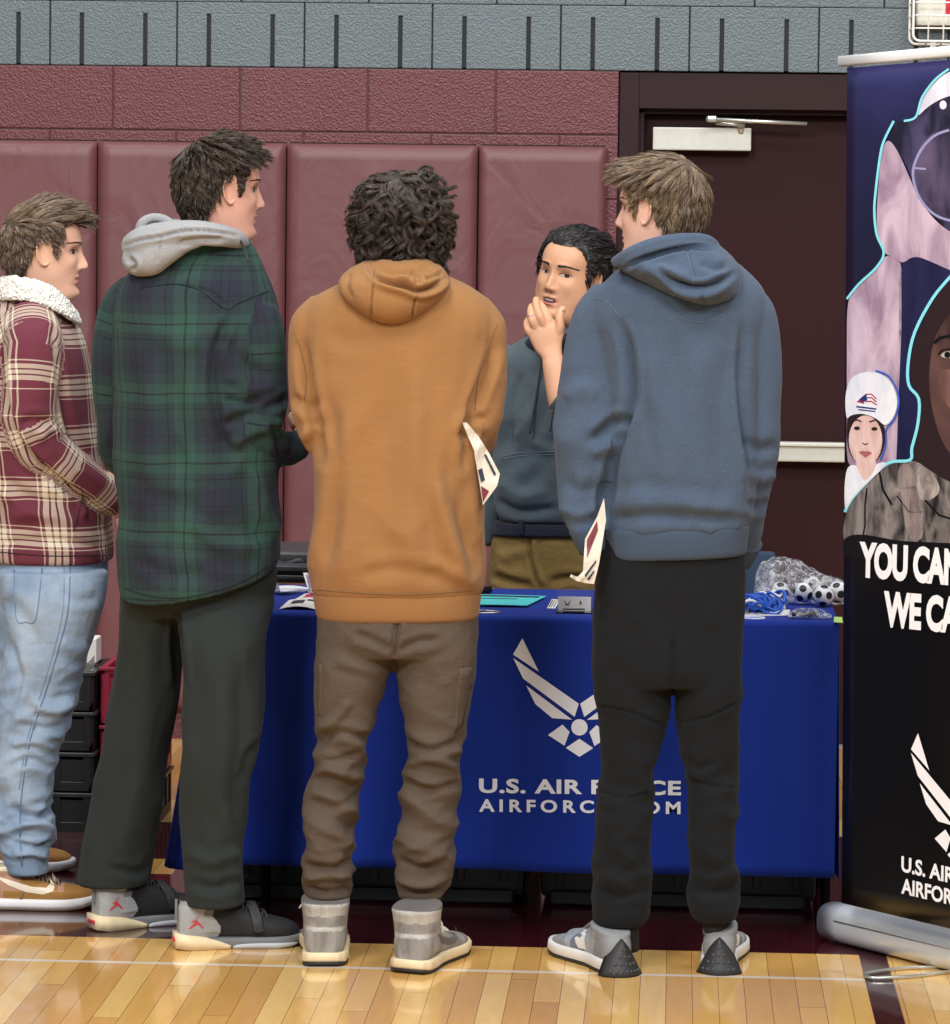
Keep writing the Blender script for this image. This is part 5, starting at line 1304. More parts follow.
t = NT('light_denim'); t.r(.85, 0, .2, .15); o_ = t.obj(); c = t.ramp(t.noise(t.mapv(o_, (1, 1, .6)), 8, 5, .65), [(.3, lin((108, 130, 156))), (.5, lin((140, 158, 178))), (.7, lin((166, 178, 192)))]); c = t.mix(t.math('MULTIPLY', t.noise(o_, 330, 2, .8), .3), c, lin((108, 132, 168))); t.setc(c); t.bump(t.noise(t.mapv(o_, (1, 1, 2)), 14, 4, .5, .8), .25, .02, t.bump(t.noise(o_, 500, 2), .3, .0015)); MT['denim'] = t.m
t = NT('sherpa'); t.r(1, 0, .1, .4); t.setc(lin((226, 224, 218))); o_ = t.obj(); v_ = t.node('ShaderNodeTexVoronoi'); v_.inputs['Scale'].default_value = 150; t.link(o_, v_.inputs['Vector']); t.bump(t.math('ADD', v_.outputs['Distance'], t.noise(o_, 120, 4)), 1.0, .006); MT['sherpa'] = t.m
MT['stitch'] = simple('grey_stitching', (92, 106, 120), .8, var=0); MT['stitch_br'] = simple('brown_stitching', (116, 88, 58), .8, var=0); MT['stitch_dn'] = simple('denim_stitching', (104, 128, 160), .8, var=0); MT['cord'] = simple('dark_drawcord', (40, 44, 50), .8, var=0); MT['seam_dark'] = simple('dark_seam', (20, 24, 30), .9, var=0)
def seam(o, pts, r, mat, nm='seam'):
    """stitched line lying on a garment, following its surface toward the camera"""
    b = bvh_of(o); P3 = []; pts = spline([(a, c, 0) for a, c in pts], 6)
    for p in pts:
        d = ray(p.x, p.y).normalized(); h = b.ray_cast(CAMP+d*6, d)
        if h[0] is not None and (not P3 or (h[0]-P3[-1]).length < .08): P3.append(h[0]-d*r*.9)
    if len(P3) > 2: return mk(nm, wire(P3, r, 5), mat, o)
def legs(nm, tubes, mat, person, **k): return garm(nm, tubes, mat, person, **k)
def bodyin(torso, arms, legs_): return [tube(torso, 24, 3, True, .74)]+[tube(a, 16, 3, True, .46) for a in arms]+[tube(l, 18, 3, True, .50) for l in legs_]
def paperprop(nm, lab, cat, pts, mat, marks=(), group=None):
    """bent printed booklet: pts (x,y,Y) polygon with thickness"""
    v2, f = fill([(p[0], p[1]) for p in pts], 2)
    xy = np.array([[p[0], p[1]] for p in pts]); Yv = np.array([p[2] for p in pts])
    def Yof(x, y): w = 1/((xy[:, 0]-x)**2+(xy[:, 1]-y)**2+.5)**1.5; return float((w*Yv).sum()/w.sum())
    V = [P(a, b, Yof(a, b)) for a, b in v2]; nrm = -Vector(fw); V, f = fixn(V, f, nrm)
    root = thing(nm, lab, cat, V[0], group); o = mk('cover', (V, f), MT['paperc'] if mat is None else mat, root, False); s = o.modifiers.new('s', 'SOLIDIFY'); s.thickness = .004; s.offset = -1
    for poly, m in marks:
        v3, f3 = fill(poly, 1); V3 = [P(a, b, Yof(a, b)-.003) for a, b in v3]; V3, f3 = fixn(V3, f3, nrm); mk('printed_block', (V3, f3), m, root, False)
    return root
WH = Vector((-.062, .008, .104))
def shortline(front=.078, side=.0, nape=-.088):
    xs_ = np.radians([0, 30, 44, 54, 60, 68, 76, 96, 108, 126, 180]); zs_ = [front, front+.002, front-.008, .045, side, side-.004, .032, .030, -.025, -.070, nape]
    return lambda az, p: float(np.interp(az, xs_, zs_))

# ================================================================ PERSON C: tan hoodie, back to us
YC = 8.28
head = Head(P(402, 229, YC+.02), pi/2, .02, 0, .98)
sk1 = skinmat('skin_light', (200, 156, 134)); lp1 = lipmat('lips_light', (178, 108, 96))
torC = [TR(378, 262, 424, 262, YC, .05), TR(362, 272, 440, 272, YC, .07), TR(336, 285, 468, 285, YC, .095), TR(312, 299, 488, 300, YC, .112), TR(303, 320, 497, 321, YC, .125), TR(303, 350, 494, 350, YC, .132), TR(307, 400, 489, 400, YC, .14), TR(313, 450, 486, 450, YC-.005, .142), TR(313, 500, 486, 500, YC-.01, .14), TR(308, 535, 486, 535, YC-.01, .14), TR(305, 560, 487, 560, YC-.01, .14), TR(310, 582, 485, 582, YC-.005, .135), TR(313, 594, 482, 594, YC, .13)]
aCl = limb([(330, 312, YC, 25), (315, 328, YC, 26), (313, 350, YC, 25), (313, 395, YC-.01, 24), (320, 428, YC-.02, 23), (329, 446, YC+.03, 19), (345, 444, YC+.16, 17), (362, 436, YC+.27, 15)])
aCr = limb([(468, 312, YC, 25), (482, 330, YC, 25), (482, 350, YC, 25), (482, 395, YC-.01, 25), (479, 423, YC-.01, 24), (474, 440, YC+.04, 20), (458, 442, YC+.16, 17), (440, 436, YC+.27, 15)])
pelC = [TR(322, 575, 476, 575, YC, .115), TR(318, 610, 479, 610, YC, .12), TR(317, 640, 480, 640, YC, .122), TR(322, 655, 474, 655, YC, .11)]
def L2(y, a, b, Y, hd, e=2.2): return TR(a, y, b, y, Y, hd, e)
lCl = [L2(615, 318, 402, YC, .10), L2(650, 316, 397, YC, .105), L2(690, 314, 386, YC, .098), L2(732, 316, 372, YC-.005, .085), L2(752, 312, 368, YC-.01, .082), L2(783, 307, 362, YC, .078), L2(810, 304.5, 360, YC-.008, .08), L2(843, 303.5, 357, YC-.01, .078), L2(870, 303, 354, YC, .068), L2(888, 304, 353, YC+.005, .06), L2(897, 309, 350, YC+.005, .05)]
lCr = [L2(615, 394, 479, YC, .10), L2(650, 395, 479.5, YC, .105), L2(690, 398, 473, YC, .098), L2(723, 402, 467, YC-.005, .088), L2(750, 407, 462, YC-.01, .082), L2(783, 402, 460, YC, .08), L2(810, 396, 458.5, YC-.005, .08), L2(845, 393, 455, YC-.01, .078), L2(870, 394, 452, YC, .068), L2(888, 396, 447, YC+.005, .06), L2(897, 400, 442, YC+.005, .05)]
h1 = hand_generic(P(368, 434, YC+.30), (.5, .8, .15), (0, .3, -1), 1, .7); h2 = hand_generic(P(434, 434, YC+.30), (-.5, .8, .15), (0, .3, -1), -1, .7)
pc_ = body_person('person', 'person with curly dark hair seen from behind in a tan hoodie and brown cargo trousers', head, bodyin(torC[1:], [aCl, aCr], [lCl, lCr]), [h1, h2], sk1, lp1, (P(400, 965, YC).x, YC, 0))
head.eyes(pc_, (50, 34, 26))
def st_c(az, p, rg):
    out = Vector((p.x+.01, p.y, (p.z-.0)*.7)).normalized(); low = max(0, (.03-p.z)/.1)
    L = .062+.018*rg.random()-.034*max(0, (-p.z-.03)/.05); w = (p-Vector((-.055, .0, .10))).normalized(); return L, .34, (w*.5+out*.12+Vector((0, 0, -.42-.3*low))), .0100, 1.35, .08*(p.z > .06)
MT['hair_c'] = hairmat('hair_dark_brown_curls', (26, 21, 20), (82, 68, 60))
hair(head, 'curly_hair', lambda az, p: float(np.interp(az, np.radians([0, 50, 70, 90, 180]), [.075, .06, .0, -.05, -.105])), st_c, 5200, 11, .0012, MT['hair_c'], pc_, .012, 12, .45, None, 330, .72, .030)
hoodC = garm('hoodie', [tube(torC), tube(aCl), tube(aCr)], MT['tan'], pc_, voxel=.006, smooth=6, strokes=[
    ([(304, 345), (309, 390), (316, 430), (322, 462)], 5, -.012), ([(495, 345), (484, 380), (473, 410), (468, 432), (466, 470)], 5, -.013), ([(459, 440), (470, 424), (486, 417)], 5, -.010), ([(466, 430), (478, 436)], 6, -.012),
    ([(345, 420), (332, 470), (322, 520), (310, 560)], 9, .007), ([(330, 400), (336, 450), (332, 520), (322, 575)], 7, -.006), ([(448, 455), (455, 500), (470, 545), (480, 575)], 8, -.007), ([(438, 480), (446, 530), (466, 580)], 9, .007), ([(470, 470), (466, 520), (478, 560)], 7, -.006),
    ([(412, 350), (416, 430), (413, 520), (414, 585)], 12, .006), ([(385, 400), (376, 480), (380, 560)], 14, -.004), ([(330, 330), (350, 340), (375, 336)], 9, -.003), ([(292, 395), (308, 408), (316, 398)], 5, -.008), ([(300, 440), (312, 430), (322, 436)], 5, .005), ([(360, 575), (400, 570), (440, 578)], 7, -.004), ([(430, 560), (455, 575), (478, 585)], 6, .005)],
    wins=[(.85, 1.32, .0075, 6, 4, .9, 1.0)])
hb = garm('hem_band', [tube([TR(314, 589, 482, 589, YC, .128), TR(313, 594, 481.5, 594, YC, .131), TR(315, 606, 480, 606, YC, .130), TR(317, 615, 479, 615, YC, .126), TR(319, 618, 477, 618, YC, .120)], 40, 3)], MT['tan_rib'], hoodC, voxel=.005, smooth=2)
seam(hoodC, [(318, 590), (400, 594.5), (481, 590)], .0012, MT['stitch_br'])
hC = garm('hood', [tube([TR(366, 260, 432, 259, YC-.02, .075), TR(349, 269, 443, 268, YC-.04, .100), TR(339, 281, 450, 280, YC-.055, .115), TR(340, 293, 449, 292, YC-.065, .115), TR(349, 304, 438, 304, YC-.075, .105), TR(362, 314, 424, 314, YC-.085, .085), TR(376, 321, 410, 321, YC-.09, .06), TR(386, 324, 400, 324, YC-.085, .035)], 36, 5)], MT['tan'], hoodC, voxel=.004, smooth=3, strokes=[
    ([(368, 264), (376, 277), (390, 283), (404, 286), (417, 291), (430, 288), (441, 281), (447, 277)], 2.6, -.013), ([(376, 284), (400, 291), (418, 296), (436, 292), (447, 285)], 3, .005), ([(372, 266), (384, 271), (402, 273), (420, 270), (436, 271)], 4, -.008), ([(412, 268), (417, 276), (418, 285)], 2.5, -.006), ([(425, 279), (436, 276), (444, 274)], 3, -.008), ([(398, 276), (410, 281)], 3, .006),
    ([(374, 280), (371, 300), (371, 319)], 1.3, -.005), ([(417, 294), (414, 308), (412, 318)], 1.3, -.004), ([(350, 272), (346, 285), (352, 300)], 3, -.004)])
seam(hC, [(375, 268), (372, 290), (371, 318)], .0009, MT['stitch_br']); seam(hC, [(417, 295), (412, 318)], .0009, MT['stitch_br'])
seam(hoodC, [(497, 325), (486, 352), (478, 380), (475, 410)], .001, MT['stitch_br']); seam(hoodC, [(294, 330), (302, 355), (306, 378), (304, 400)], .001, MT['stitch_br'])
trC = garm('cargo_trousers', [tube(pelC), tube(lCl), tube(lCr)], MT['brownpants'], pc_, voxel=.0055, smooth=3, strokes=[
    ([(398, 618), (395, 640), (394, 660)], 3, -.008), ([(392, 650), (372, 640), (355, 634)], 4, -.006), ([(397, 652), (418, 642), (440, 640)], 4, -.006), ([(384, 672), (360, 668), (335, 660)], 5, .004),
    ([(318, 740), (340, 733), (368, 738)], 4, -.007), ([(312, 758), (335, 762), (364, 752)], 4, -.006), ([(310, 775), (330, 772), (360, 780)], 4, .006), ([(308, 800), (335, 806), (358, 800)], 4, -.004), ([(404, 742), (430, 750), (462, 742)], 4, -.007), ([(404, 765), (430, 760), (460, 768)], 4, .006), ([(400, 780), (430, 790), (458, 782)], 4, -.006),
    ([(305, 862), (330, 870), (355, 860)], 4, -.008), ([(304, 880), (330, 872), (352, 880)], 4, .007), ([(306, 888), (330, 893), (352, 888)], 3, -.007), ([(394, 862), (420, 870), (450, 858)], 4, -.008), ([(396, 878), (420, 884), (448, 876)], 3.5, .007), ([(398, 888), (420, 893), (446, 888)], 3, -.007), ([(350, 700), (335, 720), (318, 728)], 4, .005)],
    wins=[(.12, .62, .0105, 5, 13, .5, 2.0), (.12, .32, .007, 6, 22, -.3, 5.0), (.60, .82, .005, 6, 9, .7, 3.0)])
for sx_, s_ in (((312, 351)), 1), (((399, 443)), 1):
    mk('ribbed_cuff', (lambda r: r)(tube([L2(893, sx_[0]+1, sx_[1]-1, YC+.005, .048), L2(902, sx_[0]+3, sx_[1]-3, YC+.005, .044), L2(913, sx_[0]+4, sx_[1]-4, YC+.005, .042)], 60, 3)), simple_cached('brown_rib', (88, 74, 62), .9), trC)
MT['brown_rib'].node_tree
def cargo(poly, Yp, nm='cargo_pocket'):
    V, f = fill(poly, 2); b = bvh_of(trC); out = []
    for a_, c_ in V:
        d = ray(a_, c_).normalized(); h = b.ray_cast(CAMP+d*6, d); out.append((h[0] if h[0] is not None else P(a_, c_, Yp))-d*.004)
    out, f = fixn(out, f, -Vector(fw)); o = mk(nm, (out, f), MT['brownpants'], trC); s = o.modifiers.new('s', 'SOLIDIFY'); s.thickness = .006; s.offset = -1; return o
cargo([(460, 672), (470, 671), (468, 700), (463, 726), (455, 733), (457, 700)], YC-.08); cargo([(460, 669), (472, 667), (472, 688), (466, 691), (459, 687)], YC-.09, 'pocket_flap')
cargo([(317, 664), (321, 664), (321, 700), (318, 716)], YC-.05)
seam(trC, [(398, 620), (396, 640), (394.5, 656)], .001, simple_cached('brown_seam', (60, 50, 42), .9))
shoe('high', G(325, 967), G(325, 967)+Vector((-.035, .30, 0)), pc_, .30, 0, 1)
shoe('high', G(407, 974), G(407, 974)+Vector((.090, .285, 0)), pc_, .30, 0, -1)
paperprop('brochure', 'white and maroon booklet sticking out beside the tan hoodie sleeve', 'brochure', [(462, 422, YC-.11), (467, 423, YC-.11), (479, 437, YC-.10), (489, 453, YC-.09), (500, 474, YC-.09), (497, 486, YC-.10), (483, 505, YC-.10), (480, 486, YC-.10), (474, 450, YC-.11)], None,
    [([(481, 486), (489, 491), (483, 502)], MT['marp']), ([(478, 470), (482, 468), (485, 480), (481, 482)], MT['ink']), ([(484, 455), (486, 454), (496, 474), (494.5, 476)], MT['ink'])], 'booklets held by the visitors')

# ================================================================ PERSON D: slate hoodie
YD = 8.28
head = Head(P(661, 209, YD), radians(158), .0, .0, 1.0, nose=1.05)
torD = [TR(655, 240, 705, 238, YD, .055), TR(634, 256, 722, 252, YD, .075), TR(612, 274, 742, 266, YD, .10), TR(592, 297, 763, 288, YD, .115), TR(588, 320, 768, 312, YD, .125), TR(598, 350, 762, 342, YD, .132), TR(604, 400, 758, 396, YD, .138), TR(604, 450, 758, 446, YD, .14), TR(602, 495, 758, 492, YD, .138), TR(601, 520, 755, 516, YD, .134), TR(602, 531, 750, 528, YD, .130)]
aDl = limb([(616, 300, YD, 27), (600, 318, YD, 27), (593, 350, YD, 29), (590, 400, YD-.01, 33), (588, 435, YD-.02, 34), (585, 478, YD-.03, 29), (583, 508, YD-.04, 23), (587, 530, YD-.045, 17), (590, 541, YD-.045, 14)])
aDr = limb([(735, 300, YD, 26), (751, 316, YD, 25), (757, 345, YD, 24), (760, 395, YD, 22.5), (760, 430, YD, 22.5), (755, 470, YD+.02, 21.5), (750, 510, YD+.05, 18), (745, 545, YD+.09, 15), (742, 556, YD+.10, 13)])
pelD = [TR(606, 520, 742, 520, YD, .11), TR(597, 560, 746, 560, YD, .115), TR(593, 610, 745, 610, YD, .118), TR(592, 660, 744, 660, YD, .118), TR(596, 685, 740, 685, YD, .105)]
lDl = [L2(620, 592, 672, YD, .10), L2(680, 592, 672, YD, .10), L2(720, 598, 668, YD, .09), L2(760, 601, 659, YD, .082), L2(785, 598, 655, YD, .08), L2(820, 596, 653, YD-.005, .082), L2(860, 592.5, 651, YD, .085), L2(890, 591.5, 651, YD, .082), L2(912, 592, 650, YD-.005, .075), L2(924, 594, 645, YD-.005, .062)]
lDr = [L2(620, 668, 745, YD, .10), L2(680, 674, 743, YD, .10), L2(720, 676, 741, YD, .09), L2(760, 681, 739.5, YD, .082), L2(785, 684, 739, YD, .08), L2(820, 687, 738, YD-.005, .08), L2(860, 688, 738, YD, .08), L2(890, 687, 739, YD, .078), L2(908, 689, 739, YD-.005, .072), L2(919, 693, 736, YD-.005, .06)]
h1 = hand_generic(P(592, 535, YD-.02), (.3, .9, -.3), (.9, -.2, 0), 1, 1.0, .8); h2 = hand_generic(P(741, 560, YD+.11), (-.1, .6, -.7), (-.9, .2, 0), -1, .9)
pd_ = body_person('person', 'person in a slate blue hoodie and black sweatpants with light brown hair, facing left', head, bodyin(torD[1:], [aDl, aDr], [lDl, lDr]), [h1, h2], skinmat('skin_fair', (216, 174, 156), (200, 110, 96)), lipmat('lips_fair', (196, 120, 112)), (P(668, 965, YD).x, YD, 0))
head.eyes(pd_, (70, 60, 50), (0, 0), (110, 86, 66), .35)
def st_d(az, p, rg):
    w = (p-WH).normalized(); fr = max(0, (p.x+.01)/.1); top = min(1, max(0, (p.z-.02)/.06)); sb = 1 if (az < 1.45 and p.z < .05) else 0
    return .040+.014*top+.010*fr*top+.008*rg.random()-.014*max(0, -p.z/.08)-.008*sb-.018*(1 if .85 < az < 1.95 and p.z < .07 else 0), .08+.10*top, w+Vector((.35*top, 0, -.34-.25*(1-top))), .0022, .7, .05*top
MT['hair_d'] = hairmat('hair_light_brown', (70, 56, 44), (146, 124, 100))
hair(head, 'hair', shortline(.070, -.012, -.092), st_d, 5400, 21, .0012, MT['hair_d'], pd_, .006, 7, .34)
hoD = garm('hoodie', [tube(torD), tube(aDl), tube(aDr)], MT['slate'], pd_, voxel=.006, smooth=5, strokes=[
    ([(619, 322), (628, 350), (631, 395), (624, 425), (613, 460), (605, 500), (603, 520)], 4.5, -.015), ([(743, 325), (741, 370), (742, 410), (747, 450), (753, 490)], 4, -.012), ([(593, 440), (612, 424), (627, 420)], 5, -.012), ([(590, 455), (606, 446), (616, 448)], 6, .009), ([(560, 480), (580, 492), (602, 488)], 7, -.005), ([(628, 330), (636, 380), (650, 440), (655, 510)], 11, -.006), ([(650, 350), (655, 420), (668, 500)], 12, .006),
    ([(730, 350), (722, 420), (724, 500)], 10, -.005), ([(560, 505), (578, 515), (600, 508)], 5, .006), ([(700, 340), (690, 420), (700, 500)], 13, .005), ([(565, 400), (580, 390), (600, 395)], 8, .005), ([(745, 440), (760, 450), (778, 445)], 6, -.006), ([(746, 470), (762, 480), (776, 472)], 6, .006), ([(748, 500), (760, 508), (770, 500)], 5, -.006), ([(610, 505), (660, 500), (740, 510)], 8, .006), ([(608, 520), (660, 516), (745, 520)], 5, -.005)], wins=[(.9, 1.34, .0070, 5.5, 5, .9, 4.0)])
garm('hem_band', [tube([TR(602, 527, 751, 523, YD, .128), TR(603, 532, 750, 528, YD, .131), TR(604, 545, 748, 541, YD, .130), TR(604, 555, 747, 551, YD, .126), TR(606, 558, 745, 554, YD, .120)], 40, 3)], MT['slate_rib'], hoD, voxel=.005, smooth=2)
for nm_, q in (('cuff', [(586, 527, YD-.045, 18), (590, 540, YD-.045, 16), (593, 552, YD-.045, 13)]), ('cuff', [(747, 541, YD+.085, 16), (743, 553, YD+.10, 14), (740, 562, YD+.115, 12)])): mk(nm_, tube(limb(q), 28, 3), MT['slate_rib'], hoD)
hD = garm('hood', [tube([TR(656, 238, 706, 238, YD-.02, .07), TR(636, 247, 722, 247, YD-.04, .095), TR(616, 262, 736, 261, YD-.055, .115), TR(624, 272, 741, 275, YD-.065, .118), TR(646, 283, 740, 287, YD-.08, .105), TR(668, 294, 734, 297, YD-.09, .085), TR(688, 301, 720, 303, YD-.095, .055), TR(698, 304, 712, 305, YD-.09, .03)], 36, 5),
        tube(limb([(614, 263, YD-.10, 5.5), (630, 254, YD-.13, 7), (652, 246, YD-.135, 8), (680, 241, YD-.12, 8), (705, 241, YD-.09, 7), (716, 246, YD-.06, 5)]), 20, 4)], MT['slate'], hoD, voxel=.004, smooth=3, strokes=[
    ([(622, 270), (640, 260), (665, 252), (690, 248), (716, 250)], 2.4, -.011), ([(655, 268), (668, 277), (678, 283), (692, 287), (708, 286), (722, 280), (733, 274)], 3.0, -.013), ([(668, 284), (690, 294), (712, 294), (730, 285)], 4, .006), ([(640, 268), (665, 272), (690, 277)], 5, .006), ([(686, 249), (691, 265), (694, 283)], 1.6, -.005), ([(700, 292), (706, 304)], 1.6, -.004), ([(700, 262), (716, 268), (728, 266)], 4, -.006)])
seam(hD, [(686, 250), (691, 268), (694, 284)], .0009, MT['stitch']); seam(hoD, [(668, 312), (688, 320), (708, 321), (730, 310)], .0009, MT['stitch']); seam(hoD, [(578, 322), (590, 302), (604, 300), (621, 318)], .0009, MT['stitch'])
trD = garm('sweatpants', [tube(pelD), tube(lDl), tube(lDr)], MT['blackpants'], pd_, voxel=.0055, smooth=4, strokes=[([(673, 640), (672, 665), (673, 690)], 3, -.008), ([(596, 705), (630, 712), (664, 726)], 1.5, -.004), ([(596, 790), (625, 798), (655, 790)], 1.5, -.004), ([(680, 722), (710, 716), (740, 700)], 1.5, -.004), ([(684, 778), (710, 786), (738, 788)], 1.5, -.004), ([(685, 756), (700, 768), (715, 762)], 4, -.004),
    ([(594, 875), (620, 882), (650, 872)], 5, .006), ([(594, 890), (620, 897), (650, 890)], 4, -.006), ([(690, 872), (712, 880), (738, 870)], 5, .006), ([(690, 888), (712, 895), (738, 888)], 4, -.006)], wins=[(.1, .55, .008, 5, 11, .4, 7.0), (.5, .88, .005, 5, 7, .6, 8.0)])
for a_, b_ in ((598, 648), (694, 735)): mk('sock', tube([L2(915, a_+8, b_-8, YD, .042), L2(930, a_+9, b_-9, YD, .040), L2(950, a_+9, b_-9, YD+.01, .040)], 24, 2), simple_cached('black_sock', (24, 24, 27), .9), trD)
shoe('runner', G(623, 975), G(623, 975)+Vector((-.150, .26, 0)), pd_, .30, 0, 1)
shoe('runner', G(717, 973), G(717, 973)+Vector((.035, .30, 0)), pd_, .30, 0, -1)
paperprop('brochure', 'cream and maroon booklet held down beside the black sweatpants', 'brochure', [(604, 498, YD-.115), (606, 520, YD-.115), (599, 564, YD-.13), (594, 584, YD-.13), (585, 583, YD-.13), (577, 581, YD-.14), (570, 577, YD-.15), (571, 574.5, YD-.15), (578, 577, YD-.14), (583, 571, YD-.13), (585, 539, YD-.12), (597, 517, YD-.115)], None,
    [([(587, 540), (597, 521), (598, 530), (587, 558)], MT['marp']), ([(584.5, 575), (596, 560), (596.4, 562), (585.5, 577.5)], MT['ink']), ([(587, 579), (594, 570), (594.4, 572), (589, 580.5)], MT['ink'])], 'booklets held by the visitors')
# ================================================================ PERSON B: green plaid
YB = 8.48
head = Head(P(220, 189, YB), radians(20), .03, 0, .98, nose=1.0)
torB = [TR(196, 232, 242, 236, YB, .055), TR(172, 241, 254, 247, YB, .08), TR(142, 260, 266, 272, YB, .11), TR(124, 280, 276, 297, YB, .135), TR(117, 305, 281, 325, YB, .15), TR(115, 345, 282, 358, YB, .155), TR(115, 400, 281, 408, YB, .155), TR(115, 455, 280, 460, YB, .155), TR(116, 510, 280, 508, YB, .155), TR(117, 550, 280, 535, YB, .155, 2.4, -.015), TR(119, 578, 280, 552, YB, .155, 2.4, .030), TR(122, 590, 279, 561, YB, .150, 2.4, .045)]
aBl = limb([(140, 290, YB+.02, 22), (124, 308, YB+.02, 24), (115, 345, YB+.02, 23), (113, 395, YB+.04, 21.5), (115, 430, YB+.05, 21.5), (122, 456, YB+.09, 19), (140, 468, YB+.2, 16), (165, 462, YB+.3, 14)])
aBr = limb([(252, 312, YB-.04, 27), (256, 335, YB-.05, 29), (258, 365, YB-.05, 29), (257, 400, YB-.05, 31), (254, 425, YB-.05, 30), (262, 440, YB-.03, 24), (278, 446, YB+.02, 20.5), (290, 446, YB+.06, 18.5), (298, 444, YB+.09, 16)])
pelB = [TR(132, 545, 268, 545, YB+.01, .11), TR(122, 575, 277, 570, YB+.01, .12), TR(120, 600, 275, 590, YB+.01, .12), TR(130, 618, 264, 612, YB+.01, .09)]
lBl = [L2(585, 120, 200, YB+.05, .12), L2(612, 119, 190, YB+.06, .12), L2(650, 116, 184, YB+.08, .11), L2(700, 111, 179, YB+.1, .105), L2(760, 99, 167, YB+.12, .10), L2(820, 88, 159, YB+.13, .10), L2(865, 80, 152, YB+.14, .10), L2(883, 77, 149, YB+.14, .098)]
lBr = [L2(575, 176, 270, YB+.02, .09), L2(600, 173, 274, YB, .11), L2(622, 175, 271, YB-.03, .115), L2(650, 177, 268, YB-.06, .11), L2(700, 179.5, 264, YB-.08, .10), L2(735, 181, 261, YB-.085, .097), L2(765, 181, 256, YB-.09, .095), L2(800, 181, 249, YB-.09, .09), L2(850, 183, 243, YB-.09, .085), L2(880, 184, 243, YB-.09, .085), L2(904, 186, 245, YB-.09, .085)]
h1 = hand_generic(P(170, 460, YB+.33), (.8, .5, .1), (.2, 0, -1), 1, .7); h2 = hand_generic(P(299, 440, YB+.10), (.35, .8, .3), (-.6, 0, -.6), -1, .8, .9)
pb2 = body_person('person', 'tall person in a green and navy plaid overshirt with a grey hood, facing right', head, bodyin(torB[1:-2], [aBl, aBr], [lBl, lBr]), [h1, h2], skinmat('skin_rosy', (208, 160, 142), (190, 104, 90)), lp1, (P(190, 940, YB).x, YB, 0))
head.eyes(pb2, (50, 40, 34), (0, 0), (50, 40, 34), .35)
def st_b(az, p, rg):
    w = (p-WH).normalized(); top = min(1, max(0, (p.z-.02)/.06)); sb = 1 if (az < 1.4 and p.z < .04) else 0
    return .028+.018*top+.008*rg.random()-.010*max(0, -p.z/.08)-.008*sb-.012*(1 if .85 < az < 1.9 and p.z < .065 else 0), .12+.22*top, w+Vector((.1*top, 0, -.40+.25*top)), .0025, .6, .05*top
MT['hair_b'] = hairmat('hair_dark_brown', (36, 29, 26), (88, 72, 61))
hair(head, 'hair', shortline(.072, -.018, -.094), st_b, 5400, 31, .00115, MT['hair_b'], pb2, .007, 7, .30)
shB = garm('plaid_overshirt', [tube(torB), tube(aBl), tube(aBr)], MT['plaid_green'], pb2, voxel=.0055, smooth=5, uvf=plaid_uv(torB, [aBl, aBr], .02), strokes=[
    ([(229, 318), (217, 345), (213, 380), (217, 415), (224, 440), (236, 456)], 4.5, -.013), ([(222, 425), (240, 418), (262, 408)], 5, -.008), ([(232, 446), (252, 432), (274, 425)], 5, .008), ([(262, 410), (280, 402), (290, 396)], 4, -.007), ([(268, 424), (278, 438), (280, 456)], 4, -.010), ([(285, 428), (290, 442), (288, 456)], 3.5, -.008),
    ([(150, 360), (152, 440), (146, 540)], 10, .006), ([(170, 360), (176, 460), (170, 560)], 11, -.005), ([(200, 380), (206, 460), (214, 540)], 11, .005), ([(240, 470), (246, 510), (262, 545)], 8, -.006), ([(256, 470), (266, 510), (276, 540)], 6, .006), ([(180, 285), (210, 292), (228, 308)], 2, -.004), ([(228, 340), (240, 360), (262, 372)], 6, -.005), ([(228, 372), (248, 388), (276, 386)], 6, .006), ([(224, 398), (244, 404), (262, 398)], 4, -.007), ([(150, 330), (180, 345), (205, 340)], 9, .004), ([(130, 470), (160, 500), (200, 505)], 10, -.004), ([(190, 520), (220, 545), (262, 548)], 8, .006), ([(140, 560), (170, 575), (210, 572)], 7, -.004)], wins=[(.86, 1.30, .0075, 6, 5, .9, 12.0)])
seam(shB, [(140, 288), (174, 284), (199, 290), (226, 309), (238, 303), (268, 291)], .0014, MT['seam_dark']); seam(shB, [(124, 588), (150, 596), (182, 598), (215, 591), (245, 580), (277, 560)], .0012, MT['seam_dark'])
cb = tube([TR(178, 240, 250, 246, YB, .085), TR(170, 246, 256, 252, YB, .095)], 30, 2)
